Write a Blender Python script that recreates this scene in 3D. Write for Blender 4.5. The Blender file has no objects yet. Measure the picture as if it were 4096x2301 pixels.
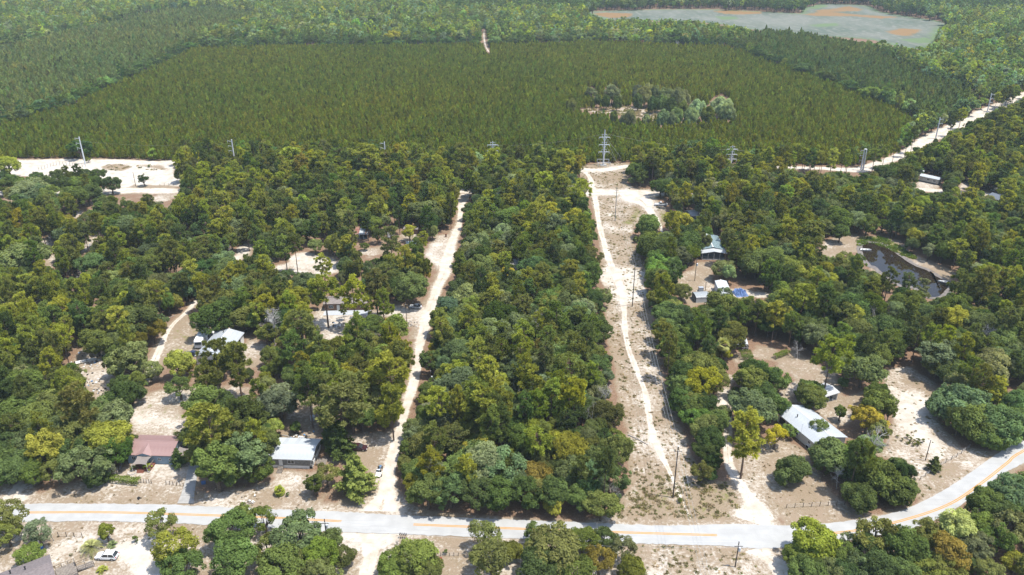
import bpy, math, random
import numpy as np
from mathutils import Vector
R = math.radians
rng = np.random.default_rng(7)
random.seed(7)

# ------------------------------------------------------------------ camera, sky, sun, exposure
F, PITCH, CAMH = 3186.0, R(25), 120.0          # focal length in photo pixels, tilt, height above ground
sc = bpy.context.scene
COL = sc.collection
cam = bpy.data.cameras.new('camera')
cam.sensor_width = 36.0
cam.lens = 36.0 * F / 4096
cam.clip_start = 1.0
cam.clip_end = 12000
cam_ob = bpy.data.objects.new('camera', cam)
COL.objects.link(cam_ob)
cam_ob.location = (0, 0, CAMH)
cam_ob.rotation_euler = (R(90) - PITCH, 0, 0)
sc.camera = cam_ob

SUN_AZ, SUN_EL = R(104), R(70)                 # azimuth clockwise from +Y
world = bpy.data.worlds.new('World')
sc.world = world
world.use_nodes = True
wn = world.node_tree
sky = wn.nodes.new('ShaderNodeTexSky')
sky.sky_type = 'NISHITA'
sky.sun_disc = False
sky.sun_elevation = SUN_EL
sky.sun_rotation = SUN_AZ
sky.air_density = 1.2
sky.dust_density = 1.5
wn.links.new(sky.outputs[0], wn.nodes['Background'].inputs[0])
wn.nodes['Background'].inputs[1].default_value = 0.14

sl = bpy.data.lights.new('sun', 'SUN')
sl.energy = 3.6
sl.angle = R(0.5)
sl.color = (1.0, 0.955, 0.88)
sun_ob = bpy.data.objects.new('sun', sl)
COL.objects.link(sun_ob)
sv = Vector((math.sin(SUN_AZ) * math.cos(SUN_EL), math.cos(SUN_AZ) * math.cos(SUN_EL), math.sin(SUN_EL)))
sun_ob.rotation_euler = sv.to_track_quat('Z', 'Y').to_euler()

sc.view_settings.view_transform = 'Standard'
sc.view_settings.look = 'None'
sc.view_settings.gamma = 1.0
sc.view_settings.exposure = 1.05
sc.cycles.max_bounces = 5
sc.cycles.diffuse_bounces = 3
sc.cycles.transmission_bounces = 3
sc.cycles.volume_bounces = 0
sc.cycles.use_denoising = True

# ------------------------------------------------------------------ pixels <-> ground
cp, sp = math.cos(PITCH), math.sin(PITCH)
def G(px, py, z=0.0):
    """photo pixel -> point on the level plane at height z"""
    xc, yc = (px - 2048) / F, -(py - 1150.5) / F
    d = Vector((xc, cp + yc * sp, -sp + yc * cp))
    t = (z - CAMH) / d.z
    return Vector((d.x * t, d.y * t, z))
def proj(x, y, z):
    """world -> photo pixel (arrays)"""
    zz = z - CAMH
    zc = y * cp - zz * sp
    yc = y * sp + zz * cp
    return 2048 + F * x / zc, 1150.5 - F * yc / zc
def ppm(x, y, z=0.0):
    return F / (y * cp - (z - CAMH) * sp)
TILE = {}
for i in range(4):
    TILE['T%d' % (i + 1)] = (1024 * i, 1550, 1.927)
    TILE['M%d' % (i + 1)] = (1024 * i, 1050, 2.412)
    TILE['U%d' % (i + 1)] = (1024 * i, 500, 2.412)
for i in range(3):
    TILE['F%d' % (i + 1)] = (1365 * i, 0, 1.887)
def N(t, x, y):
    a, b, s = TILE[t]
    return a + x / s, b + y / s

# ------------------------------------------------------------------ materials
MATS = {}
def mat(name, col, rough=0.7, metal=0.0, var=0.0, scale=3.0, spec=0.3, col2=None, bump=0.0):
    """procedural paint / metal / wood: base colour broken up by two octaves of noise"""
    if name in MATS:
        return MATS[name]
    m = bpy.data.materials.new(name)
    m.use_nodes = True
    nt = m.node_tree
    b = nt.nodes['Principled BSDF']
    b.inputs['Roughness'].default_value = rough
    b.inputs['Metallic'].default_value = metal
    b.inputs['Specular IOR Level'].default_value = spec
    if var or col2:
        tc = nt.nodes.new('ShaderNodeTexCoord')
        n = nt.nodes.new('ShaderNodeTexNoise')
        n.inputs['Scale'].default_value = scale
        n.inputs['Detail'].default_value = 5
        nt.links.new(tc.outputs['Object'], n.inputs['Vector'])
        cr = nt.nodes.new('ShaderNodeMapRange')
        cr.inputs[1].default_value, cr.inputs[2].default_value = 0.35, 0.65
        nt.links.new(n.outputs[0], cr.inputs[0])
        mx = nt.nodes.new('ShaderNodeMix')
        mx.data_type = 'RGBA'
        c2 = col2 or tuple(c * (1 - var) for c in col)
        mx.inputs['A'].default_value = (*col, 1)
        mx.inputs['B'].default_value = (*c2, 1)
        nt.links.new(cr.outputs[0], mx.inputs['Factor'])
        nt.links.new(mx.outputs['Result'], b.inputs['Base Color'])
        if bump:
            bp = nt.nodes.new('ShaderNodeBump')
            bp.inputs['Strength'].default_value = bump
            nt.links.new(n.outputs[0], bp.inputs['Height'])
            nt.links.new(bp.outputs[0], b.inputs['Normal'])
    else:
        b.inputs['Base Color'].default_value = (*col, 1)
    MATS[name] = m
    return m

def foliage_mat(name, transl=0.47, varamt=0.55):
    """leaf colour comes from each tree's own tint, varied leaf by leaf"""
    m = bpy.data.materials.new(name)
    m.use_nodes = True
    nt = m.node_tree
    nt.nodes.remove(nt.nodes['Principled BSDF'])
    t = nt.nodes.new('ShaderNodeAttribute')
    t.attribute_type, t.attribute_name = 'INSTANCER', 'tint'
    v = nt.nodes.new('ShaderNodeAttribute')
    v.attribute_name = 'var'
    mr = nt.nodes.new('ShaderNodeMapRange')
    mr.inputs[3].default_value, mr.inputs[4].default_value = 1 - varamt, 1 + varamt
    nt.links.new(v.outputs['Fac'], mr.inputs[0])
    ml = nt.nodes.new('ShaderNodeVectorMath')
    ml.operation = 'SCALE'
    nt.links.new(t.outputs['Vector'], ml.inputs[0])
    nt.links.new(mr.outputs[0], ml.inputs['Scale'])
    d = nt.nodes.new('ShaderNodeBsdfDiffuse')
    nt.links.new(ml.outputs[0], d.inputs[0])
    tr = nt.nodes.new('ShaderNodeBsdfTranslucent')
    m2 = nt.nodes.new('ShaderNodeVectorMath')
    m2.operation = 'MULTIPLY'
    m2.inputs[1].default_value = (1.25, 1.2, 0.55)
    nt.links.new(ml.outputs[0], m2.inputs[0])
    nt.links.new(m2.outputs[0], tr.inputs[0])
    mx = nt.nodes.new('ShaderNodeMixShader')
    mx.inputs[0].default_value = transl
    nt.links.new(d.outputs[0], mx.inputs[1])
    nt.links.new(tr.outputs[0], mx.inputs[2])
    nt.links.new(mx.outputs[0], nt.nodes['Material Output'].inputs[0])
    MATS[name] = m
    return m
LEAF = foliage_mat('leaves')
NEEDLE = foliage_mat('needles', 0.44, 0.5)
BARK = mat('bark', (0.13, 0.10, 0.075), 0.9, var=0.5, scale=6)
PINEBARK = mat('pine_bark', (0.16, 0.105, 0.075), 0.9, var=0.5, scale=6)
DEADWOOD = mat('dead_wood', (0.36, 0.34, 0.32), 0.9, var=0.35, scale=5)
MOSSWOOD = mat('mossy_dead_wood', (0.26, 0.25, 0.22), 0.9, var=0.4, scale=5)

# ------------------------------------------------------------------ mesh builder
class MB:
    def __init__(self):
        self.v, self.f = [], []
    def add(self, vs, fs):
        n = len(self.v)
        self.v += [tuple(p) for p in vs]
        self.f += [tuple(i + n for i in f) for f in fs]
        return self
    def box(self, x0, x1, y0, y1, z0, z1):
        return self.add([(x, y, z) for z in (z0, z1) for x, y in ((x0, y0), (x1, y0), (x1, y1), (x0, y1))],
                        [(3, 2, 1, 0), (4, 5, 6, 7), (0, 1, 5, 4), (1, 2, 6, 5), (2, 3, 7, 6), (3, 0, 4, 7)])
    def cbox(self, c, s):
        return self.box(c[0] - s[0] / 2, c[0] + s[0] / 2, c[1] - s[1] / 2, c[1] + s[1] / 2, c[2] - s[2] / 2, c[2] + s[2] / 2)
    def tube(self, pts, rad, n=6, cap=True):
        """tapered tube through points"""
        if not hasattr(rad, '__len__'):
            rad = [rad] * len(pts)
        pts = [Vector(p) for p in pts]
        vs, fs = [], []
        for i, p in enumerate(pts):
            d = (pts[min(i + 1, len(pts) - 1)] - pts[max(i - 1, 0)])
            d = d.normalized() if d.length > 1e-9 else Vector((0, 0, 1))
            a = d.cross(Vector((0, 0, 1)) if abs(d.z) < 0.9 else Vector((1, 0, 0))).normalized()
            b = d.cross(a)
            for k in range(n):
                t = 2 * math.pi * k / n
                vs.append(p + (a * math.cos(t) + b * math.sin(t)) * rad[i])
        for i in range(len(pts) - 1):
            for k in range(n):
                k2 = (k + 1) % n
                fs.append((i * n + k, i * n + k2, (i + 1) * n + k2, (i + 1) * n + k))
        if cap:
            fs.append(tuple(range(n))[::-1])
            fs.append(tuple((len(pts) - 1) * n + k for k in range(n)))
        return self.add(vs, fs)
    def prism(self, prof, y0, y1):
        """profile in xz extruded along y"""
        n = len(prof)
        vs = [(x, y0, z) for x, z in prof] + [(x, y1, z) for x, z in prof]
        fs = [tuple(range(n)), tuple(range(2 * n - 1, n - 1, -1))]
        fs += [((i + 1) % n, i, i + n, (i + 1) % n + n) for i in range(n)]
        return self.add(vs, fs)
    def poly(self, pts, z0, z1):
        n = len(pts)
        vs = [(p[0], p[1], z0) for p in pts] + [(p[0], p[1], z1) for p in pts]
        fs = [tuple(range(n))[::-1], tuple(range(n, 2 * n))]
        fs += [(i, (i + 1) % n, (i + 1) % n + n, i + n) for i in range(n)]
        return self.add(vs, fs)
    def slab(self, a, b, c, d, t):
        """quad a b c d thickened downwards by t"""
        q = [Vector(p) for p in (a, b, c, d)]
        nrm = (q[1] - q[0]).cross(q[2] - q[0]).normalized()
        if nrm.z < 0:
            nrm = -nrm
        return self.add(q + [p - nrm * t for p in q],
                        [(0, 1, 2, 3), (7, 6, 5, 4), (0, 4, 5, 1), (1, 5, 6, 2), (2, 6, 7, 3), (3, 7, 4, 0)])
    def ball(self, c, r, n=8, m=5):
        r = r if hasattr(r, '__len__') else (r, r, r)
        vs = [(c[0], c[1], c[2] + r[2]), (c[0], c[1], c[2] - r[2])]
        for j in range(1, m):
            p = math.pi * j / m
            for i in range(n):
                t = 2 * math.pi * i / n
                vs.append((c[0] + r[0] * math.sin(p) * math.cos(t), c[1] + r[1] * math.sin(p) * math.sin(t), c[2] + r[2] * math.cos(p)))
        fs = [(0, 2 + i, 2 + (i + 1) % n) for i in range(n)]
        for j in range(m - 2):
            fs += [(2 + j * n + i, 2 + (j + 1) * n + i, 2 + (j + 1) * n + (i + 1) % n, 2 + j * n + (i + 1) % n) for i in range(n)]
        o = 2 + (m - 2) * n
        fs += [(1, o + (i + 1) % n, o + i) for i in range(n)]
        return self.add(vs, fs)
    def mesh(self, name, m):
        me = bpy.data.meshes.new(name)
        me.from_pydata(self.v, [], self.f)
        me.materials.append(m)
        return me
    def build(self, name, m, parent=None, loc=None):
        return ob(name, self.mesh(name, m), parent, loc)

def ob(name, data, parent=None, loc=None):
    o = bpy.data.objects.new(name, data)
    COL.objects.link(o)
    if parent is not None:
        o.parent = parent
    if loc is not None:
        o.location = loc
    return o
def tag(o, label=None, cat=None, group=None, kind=None):
    if label: o['label'] = label
    if cat: o['category'] = cat
    if group: o['group'] = group
    if kind: o['kind'] = kind
    return o
def thing(name, label, cat, loc, rz=0.0, group=None):
    o = ob(name, None, None, loc)
    o.empty_display_size = 0.5
    o.rotation_euler = (0, 0, rz)
    return tag(o, label, cat, group)
def copy_tree(o, parent=None):
    c = o.copy()
    COL.objects.link(c)
    c.parent = parent
    for ch in list(o.children):
        copy_tree(ch, c)
    return c
def np_mesh(name, v, f, m, var=None):
    """numpy mesh: v (n,3), f (k,3|4) all one size"""
    me = bpy.data.meshes.new(name)
    k, c = f.shape
    me.vertices.add(len(v))
    me.vertices.foreach_set('co', v.astype(np.float32).ravel())
    me.loops.add(k * c)
    me.loops.foreach_set('vertex_index', f.astype(np.int32).ravel())
    me.polygons.add(k)
    me.polygons.foreach_set('loop_start', (np.arange(k) * c).astype(np.int32))
    me.update(calc_edges=True)
    if m is not None:
        me.materials.append(m)
    if var is not None:
        a = me.attributes.new('var', 'FLOAT', 'FACE')
        a.data.foreach_set('value', var.astype(np.float32))
    return me
# ------------------------------------------------------------------ polygons traced on the ground
def tp(t, *pts):
    return [N(t, x, y) for x, y in pts]
def W(poly):
    return np.array([G(*p)[:2] for p in poly])
def inside(x, y, poly):
    r = np.zeros(x.shape, bool)
    j = len(poly) - 1
    for i in range(len(poly)):
        xi, yi = poly[i]
        xj, yj = poly[j]
        if yi != yj:
            c = ((yi > y) != (yj > y)) & (x < (xj - xi) * (y - yi) / (yj - yi) + xi)
            r ^= c
        j = i
    return r
def sdist(x, y, poly):
    """signed distance, positive inside"""
    d = np.full(x.shape, 1e9)
    n = len(poly)
    for i in range(n):
        ax, ay = poly[i]
        bx, by = poly[(i + 1) % n]
        ex, ey = bx - ax, by - ay
        t = np.clip(((x - ax) * ex + (y - ay) * ey) / (ex * ex + ey * ey + 1e-9), 0, 1)
        d = np.minimum(d, np.hypot(x - ax - t * ex, y - ay - t * ey))
    return np.where(inside(x, y, poly), d, -d)

# asphalt edges in photo pixels
ROAD_N = [(-260, 2022), (52, 2020), (156, 2015), (467, 2017), (675, 2020), (1024, 2035), (1335, 2047), (1631, 2063), (2048, 2079),
          (2359, 2092), (2671, 2103), (2930, 2097), (3072, 2100), (3176, 2103), (3331, 2092), (3513, 2066), (3648, 2027),
          (3819, 1934), (3990, 1815), (4096, 1757), (4420, 1600)]
ROAD_S = [(-260, 2092), (67, 2090), (337, 2085), (571, 2090), (1024, 2110), (1382, 2131), (1595, 2137), (1854, 2147), (2100, 2157),
          (2546, 2175), (2878, 2184), (3034, 2195), (3165, 2188), (3394, 2162), (3643, 2116), (3788, 2057), (3923, 1962),
          (3996, 1906), (4096, 1852), (4420, 1680)]
LINES = [[(114, 2052), (467, 2052), (1024, 2070), (1366, 2087)], [(1654, 2100), (2048, 2116), (2500, 2132), (2868, 2143)],
         [(3199, 2143), (3409, 2126), (3622, 2080), (3798, 2018), (3923, 1936), (4027, 1855), (4096, 1804), (4420, 1640)]]

# bare tracks: centre line and width in photo pixels
TRACKS = {
 'sandy_road': [(1522, 2046, 230), (1530, 2015, 150), (1543, 1965, 75), (1558, 1872, 56), (1579, 1789, 54), (1600, 1721, 44), (1629, 1612, 40),
                (1650, 1547, 46), (1671, 1448, 36), (1677, 1390, 36), (1687, 1348, 44), (1712, 1257, 52), (1749, 1154, 46),
                (1778, 1091, 54), (1787, 1039, 58), (1812, 956, 46), (1837, 894, 26), (1843, 840, 24), (1853, 798, 40), (1868, 770, 60)],
 'power_line_track': [(2762, 2075, 10), (2712, 1965, 14), (2671, 1872, 24), (2634, 1799, 34), (2608, 1721, 32), (2593, 1643, 28), (2580, 1568, 27),
                      (2550, 1489, 26), (2516, 1402, 26), (2500, 1319, 25), (2496, 1237, 27), (2487, 1170, 46), (2463, 1100, 46), (2442, 1055, 34),
                      (2421, 989, 26), (2396, 894, 22), (2384, 811, 24), (2371, 749, 24), (2362, 716, 20), (2340, 687, 18)],
 'sandy_driveway': [(3010, 2090, 190), (3024, 2040, 110), (2995, 1990, 66), (2966, 1945, 52), (2925, 1880, 46), (2912, 1830, 42), (2909, 1768, 40),
                    (2912, 1721, 38), (2908, 1660, 34), (2885, 1600, 40)],
 'southern_dirt_road': [(1495, 2138, 190), (1488, 2165, 105), (1481, 2225, 84), (1465, 2301, 90), (1450, 2400, 100)],
 'southeastern_dirt_road': [(3035, 2192, 150), (3065, 2225, 80), (3113, 2262, 90), (3150, 2320, 110), (3200, 2420, 120)],
 'western_dirt_entrance': [(60, 2018, 150), (50, 1985, 90), (80, 1945, 50), (105, 1915, 36), (130, 1880, 30)],
 'village_dirt_road': [(-200, 772, 20), (200, 770, 24), (402, 766, 26), (560, 763, 24), (712, 765, 22), (1000, 768, 18), (1300, 770, 18), (1690, 770, 18),
                       (1870, 764, 26), (2100, 768, 18), (2355, 770, 30), (2480, 771, 30), (2612, 774, 26), (2800, 770, 18), (2895, 768, 18),
                       (3150, 745, 16), (3335, 740, 16), (3700, 760, 16), (4250, 800, 16)],
 'transmission_line_road': [(-200, 652, 14), (60, 648, 14), (350, 645, 18), (700, 655, 14), (1040, 668, 14), (1500, 665, 13), (1900, 678, 14), (2317, 681, 14),
                            (2421, 680, 14), (2512, 667, 13), (2750, 665, 12), (3000, 668, 12), (3159, 672, 13), (3279, 674, 13), (3433, 680, 20),
                            (3511, 657, 16), (3611, 618, 14), (3710, 558, 17), (3800, 517, 17), (3870, 482, 16), (3971, 435, 13), (4120, 372, 9)],
 'northern_firebreak': [(1956, 208, 6), (1945, 190, 6), (1938, 165, 5), (1936, 140, 5), (1938, 122, 4)],
 'pickup_spur': [(2510, 771, 30), (2560, 800, 46), (2590, 830, 40), (2610, 860, 34), (2640, 900, 14), (2648, 940, 8)],
 'western_farm_track': [(590, 1520, 40), (620, 1440, 40), (640, 1395, 32), (663, 1340, 26), (700, 1290, 22), (738, 1257, 20), (790, 1200, 16)],
}
# patches of open ground the photo shows: (polygon px, sand, green, litter)
OPEN = []
def patch(poly, sand=0.35, green=0.0, litter=0.0, soft=1.5, mask=True):
    OPEN.append((poly, sand, green, litter, soft, mask))
# whole strip by the road
patch([(-300, 1995), (60, 1935), (110, 1920), (130, 1935), (115, 1985), (260, 1960), (300, 1930), (430, 1925), (500, 1850), (690, 1845), (790, 1835),
       (770, 1960), (800, 1985), (950, 1965), (1100, 1925), (1105, 1890), (1260, 1890), (1300, 1900), (1235, 1965), (1240, 2000), (1330, 2025),
       (1420, 2000), (1500, 1960), (1565, 1850), (1590, 1780), (1620, 1700), (1600, 1690), (1560, 1735), (1425, 1735), (1410, 1760), (1425, 1810),
       (1330, 1820), (1340, 1840), (1400, 1850), (1470, 1860), (1500, 1900), (1490, 1960), (1570, 1990), (1580, 1930), (1600, 1960), (1640, 2020), (1760, 2050), (2048, 2072),
       (2360, 2085), (2470, 2060), (2500, 1990), (2840, 1925), (2930, 1940), (2960, 2060), (3010, 2090), (3180, 2100), (3500, 2060), (3650, 2020),
       (3820, 1925), (3990, 1800), (4090, 1750), (4500, 1560), (4500, 1720), (4090, 1870), (3980, 1930), (3890, 2000), (3780, 2075), (3600, 2130), (3300, 2185), (3200, 2230), (3000, 2215),
       (2546, 2185), (2000, 2165), (1600, 2150), (1380, 2140), (1000, 2115), (500, 2096), (-300, 2100)], 0.42, 0.05)
patch([(-300, 2090), (571, 2092), (1000, 2112), (1385, 2134), (1640, 2142), (2100, 2160), (2546, 2178), (3030, 2200), (3110, 2230), (3250, 2450), (-300, 2450)], 0.4, 0.08, 0.08)
patch([(3150, 2200), (3300, 2180), (3640, 2125), (3800, 2065), (3940, 1965), (4100, 1868), (4500, 1690), (4500, 2450), (3200, 2450)], 0.05, 0.0, 0.75)
# white gravel drive with the white car
patch([(430, 2200), (470, 2175), (560, 2160), (620, 2140), (660, 2165), (700, 2240), (700, 2320), (560, 2330), (540, 2270), (470, 2240)], 1.0)
# yards left of the sandy road
patch([(1115, 1755), (1130, 1700), (1185, 1640), (1190, 1600), (1300, 1600), (1330, 1640), (1262, 1690), (1268, 1740), (1240, 1765)], 0.2, 0.0, 0.25)
patch([(540, 1758), (522, 1690), (530, 1640), (560, 1590), (640, 1565), (760, 1555), (820, 1545), (780, 1590), (710, 1625), (735, 1670), (735, 1758)], 0.55, 0.3)
patch([(632, 1440), (622, 1400), (650, 1330), (700, 1290), (735, 1265), (760, 1290), (850, 1312), (960, 1300), (985, 1320), (960, 1350), (820, 1400), (780, 1420), (700, 1435)], 0.3, 0.35)
patch([(560, 1440), (640, 1440), (640, 1480), (600, 1500)], 0.4)
patch([(300, 1440), (330, 1400), (420, 1395), (430, 1460), (445, 1500), (450, 1560), (440, 1600), (415, 1620), (370, 1590), (345, 1530), (310, 1500)], 0.55, 0.1)
patch([(790, 1590), (850, 1555), (960, 1540), (1010, 1580), (960, 1600), (850, 1600)], 0.4, 0, 0.3)
patch([(960, 1480), (1000, 1350), (1050, 1380), (1060, 1440), (1010, 1470)], 0.35, 0.1)
patch([(1290, 1330), (1240, 1290), (1250, 1245), (1290, 1235), (1490, 1245), (1600, 1220), (1640, 1240), (1700, 1210), (1740, 1180), (1730, 1260), (1700, 1340),
       (1660, 1350), (1640, 1290), (1560, 1265), (1440, 1270), (1400, 1340), (1390, 1360), (1300, 1360)], 0.55, 0.05, 0.1)
patch([(1170, 1090), (1160, 1030), (1200, 1010), (1300, 1020), (1360, 1050), (1350, 1090), (1260, 1100)], 0.75)
patch([(1090, 1085), (1110, 1060), (1150, 1060), (1150, 1085)], 0.7)
patch([(925, 1050), (960, 990), (1010, 950), (1012, 975), (990, 1020), (940, 1055)], 0.7)
patch([(1420, 1010), (1530, 985), (1560, 1000), (1500, 1020)], 0.6)
patch([(1600, 960), (1610, 935), (1670, 940), (1665, 965)], 0.6)
patch([(1720, 990), (1740, 945), (1800, 935), (1830, 900), (1810, 960), (1790, 1020), (1760, 1070), (1720, 1050), (1700, 1010)], 0.65, 0.0, 0.15)
patch([(250, 870), (325, 845), (320, 862), (270, 885), (240, 885)], 0.6)
patch([(150, 985), (200, 940), (220, 960), (210, 985), (170, 1000)], 0.6)
patch([(310, 1010), (340, 970), (410, 915), (400, 940), (370, 975), (345, 1010)], 0.55)
patch([(180, 1050), (210, 1020), (230, 1055), (200, 1070)], 0.55)
# sand pit far left
patch([(-120, 660), (60, 640), (200, 642), (320, 640), (450, 642), (560, 655), (680, 640), (705, 650), (690, 690), (725, 720), (720, 745), (560, 742), (540, 735), (495, 760),
       (470, 740), (440, 715), (400, 720), (330, 700), (200, 725), (150, 710), (60, 700), (20, 715), (-60, 720)], 1.0)
patch(tp('U1', (975, 400), (1040, 385), (1130, 378), (1270, 395), (1260, 415), (1180, 445), (1080, 440), (1000, 425)), 0.15, 0.2, 0.1, mask=False)
patch(tp('U1', (1330, 388), (1430, 385), (1560, 392), (1640, 435), (1560, 440), (1440, 415)), 0.2, 0.25, mask=False)
patch([(500, 752), (540, 742), (700, 742), (690, 756)], 0.25, 0.2)
patch([(600, 800), (640, 778), (720, 780), (660, 805)], 0.45, 0.2)
# power line corridor
ROW = [(2380, 2085), (2473, 2053), (2499, 1991), (2520, 1913), (2515, 1799), (2499, 1680), (2480, 1610), (2463, 1547), (2463, 1465), (2435, 1394), (2423, 1257),
       (2429, 1166), (2409, 1104), (2402, 1060), (2400, 935), (2380, 852), (2357, 769), (2338, 728), (2313, 687), (2330, 662), (2420, 650), (2535, 655), (2512, 680), (2505, 735),
       (2540, 752), (2610, 760), (2615, 785), (2600, 800), (2650, 820), (2660, 870), (2640, 900), (2600, 890), (2570, 870), (2537, 894), (2530, 956), (2550, 1010), (2590, 1075), (2587, 1091),
       (2572, 1154), (2604, 1228), (2616, 1299), (2630, 1423), (2657, 1518), (2690, 1630), (2697, 1654), (2743, 1758), (2774, 1841), (2800, 1920), (2842, 1928), (2935, 1935), (2975, 2070)]
patch(ROW, 0.40, 0.10, 0.03)
patch([(2395, 1100), (2430, 1060), (2470, 1075), (2600, 1085), (2560, 1120), (2590, 1190), (2520, 1210), (2440, 1180)], 0.95, mask=False)
patch([(2640, 850), (2660, 830), (2665, 890), (2645, 905)], 0.1, 0.8)
patch([(2520, 860), (2545, 810), (2570, 850), (2540, 900), (2470, 905)], 0.2, 0.55, mask=False)
patch([(2390, 690), (2500, 685), (2505, 750), (2420, 752)], 0.2, 0.12, mask=False)
patch([(2355, 672), (2390, 655), (2440, 662), (2400, 677)], 0.15, 0.25, mask=False)
patch([(2520, 2060), (2560, 1960), (2700, 1930), (2740, 2060)], 0.25, 0.36, mask=False)
patch([(2760, 2085), (2760, 1960), (2860, 1935), (2930, 1960), (2960, 2070)], 0.15, 0.40, mask=False)
# right yards
patch([(2700, 1150), (2730, 1090), (2770, 1080), (2790, 1050), (2850, 1045), (2850, 1130), (2890, 1200), (2850, 1215), (2790, 1215), (2770, 1230), (2720, 1190)], 0.35, 0.12)
patch([(2900, 1160), (2950, 1150), (3020, 1165), (3080, 1170), (3070, 1195), (3000, 1185), (2900, 1215)], 0.65)
patch([(2890, 1690), (2860, 1620), (2870, 1570), (2920, 1540), (2960, 1500), (2900, 1500), (2930, 1590), (2900, 1690)], 0.6, 0.2)
patch([(2930, 1480), (2925, 1420), (2950, 1405), (3000, 1410), (3020, 1380), (3100, 1390), (3130, 1420), (3100, 1450), (3010, 1430), (2960, 1460)], 0.25, 0.0, 0.3)
patch([(3100, 1480), (3120, 1420), (3170, 1400), (3230, 1430), (3300, 1470), (3360, 1470), (3350, 1530), (3380, 1580), (3460, 1560), (3440, 1640), (3390, 1700), (3340, 1720), (3260, 1640),
       (3160, 1610), (3110, 1640), (3120, 1560), (3180, 1520), (3160, 1500)], 0.3, 0.0, 0.2)
patch([(2930, 1950), (2935, 1800), (3000, 1760), (3080, 1740), (3150, 1760), (3230, 1810), (3260, 1870), (3350, 1990), (3480, 2060), (3300, 2095), (3180, 2100), (3020, 2060)], 0.3, 0.02, 0.22)
patch([(3500, 1820), (3540, 1770), (3560, 1700), (3580, 1640), (3560, 1560), (3520, 1500), (3580, 1470), (3640, 1465), (3740, 1530), (3790, 1580), (3750, 1640), (3780, 1720), (3850, 1790),
       (3960, 1800), (3990, 1815), (3820, 1930), (3680, 2000), (3670, 1930), (3640, 1860)], 0.5, 0.02, 0.05)
patch([(3545, 1530), (3600, 1560), (3700, 1600), (3720, 1650), (3690, 1720), (3780, 1780), (3740, 1830), (3660, 1750), (3600, 1680), (3570, 1600)], 0.95, mask=False)
patch([(3600, 1490), (3720, 1540), (3780, 1590), (3740, 1600), (3620, 1530)], 0.15, 0.12, mask=False)
patch([(3560, 1950), (3700, 1880), (3850, 1830), (3840, 1900), (3680, 1990)], 0.15, 0.25, mask=False)
# pond surroundings
patch([(3280, 1010), (3290, 965), (3390, 930), (3430, 935), (3440, 960), (3500, 950), (3600, 960), (3640, 1010), (3720, 1040), (3800, 1080), (3840, 1100), (3800, 1130), (3770, 1180), (3700, 1180), (3480, 1080), (3460, 1040), (3420, 1010), (3330, 1040)], 0.3, 0.12, 0.15)
POND = tp('U4', (905, 1200), (915, 1165), (960, 1140), (1040, 1145), (1110, 1165), (1180, 1210), (1250, 1255), (1330, 1310), (1420, 1365), (1520, 1400), (1600, 1440)) + \
       tp('M4', (1560, 85), (1610, 130), (1690, 175), (1740, 210), (1720, 260), (1650, 330), (1570, 335), (1500, 280), (1380, 230), (1290, 220), (1200, 170), (1100, 100), (1040, 40)) + \
       tp('U4', (1000, 1360), (940, 1290), (915, 1245))
patch([(3430, 965), (3440, 945), (3530, 945), (3600, 985), (3660, 1030), (3600, 1010), (3500, 980), (3460, 985)], 0.05, 0.95, mask=False)
patch([(3655, 740), (3690, 715), (3760, 735), (3750, 760), (3690, 770)], 0.5)
patch([(3830, 760), (3850, 720), (3890, 710), (3880, 750), (3850, 775)], 0.5, 0.1)
# clearing inside the plantation
ISLAND_SAND = tp('F2', (1800, 830), (1870, 815), (1950, 820), (2060, 815), (2170, 800), (2280, 815), (2400, 825), (2400, 860), (2370, 920), (2240, 890), (2120, 870), (2000, 860), (1880, 848))
patch(ISLAND_SAND, 0.45, 0.05)
# roofs and vehicles must stay in sight
KEEP = [
 [(495, 1835), (500, 1790), (555, 1752), (728, 1756), (735, 1800), (690, 1850), (560, 1860)],
 [(1085, 1850), (1085, 1770), (1275, 1770), (1285, 1800), (1260, 1885), (1100, 1885)],
 [(765, 1420), (800, 1335), (850, 1320), (915, 1315), (965, 1330), (960, 1370), (890, 1420), (800, 1440)],
 [(1280, 1240), (1290, 1195), (1480, 1195), (1480, 1240)], [(1050, 1295), (1055, 1258), (1100, 1258), (1095, 1290)],
 [(3105, 1655), (3165, 1612), (3350, 1700), (3350, 1790), (3240, 1790)], [(3285, 1600), (3300, 1535), (3365, 1570), (3350, 1600)],
 [(2930, 1400), (2960, 1345), (3000, 1350), (3000, 1410)], [(2850, 1120), (2880, 1110), (2930, 1170), (2915, 1180), (2870, 1180)],
 [(2770, 1165), (2845, 1160), (2850, 1210), (2780, 1212)], [(2920, 1150), (2990, 1150), (2995, 1190), (2950, 1195)],
 [(2800, 1035), (2850, 950), (2880, 945), (2920, 1010), (2915, 1040)], [(2735, 845), (2760, 825), (2800, 850), (2800, 880), (2740, 870)],
 [(3670, 715), (3680, 685), (3760, 710), (3770, 745)], [(3925, 765), (3975, 760), (4010, 785), (4005, 805)], [(2620, 795), (2670, 795), (2670, 830), (2620, 830)],
 [(1405, 940), (1412, 900), (1470, 900), (1475, 945)], [(1548, 945), (1550, 903), (1585, 903), (1585, 945)], [(1615, 925), (1620, 900), (1675, 900), (1670, 920)],
 [(1640, 1240), (1640, 1205), (1690, 1210), (1690, 1245)], [(2030, 1075), (2040, 1045), (2080, 1060), (2095, 1080)],
]
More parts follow.
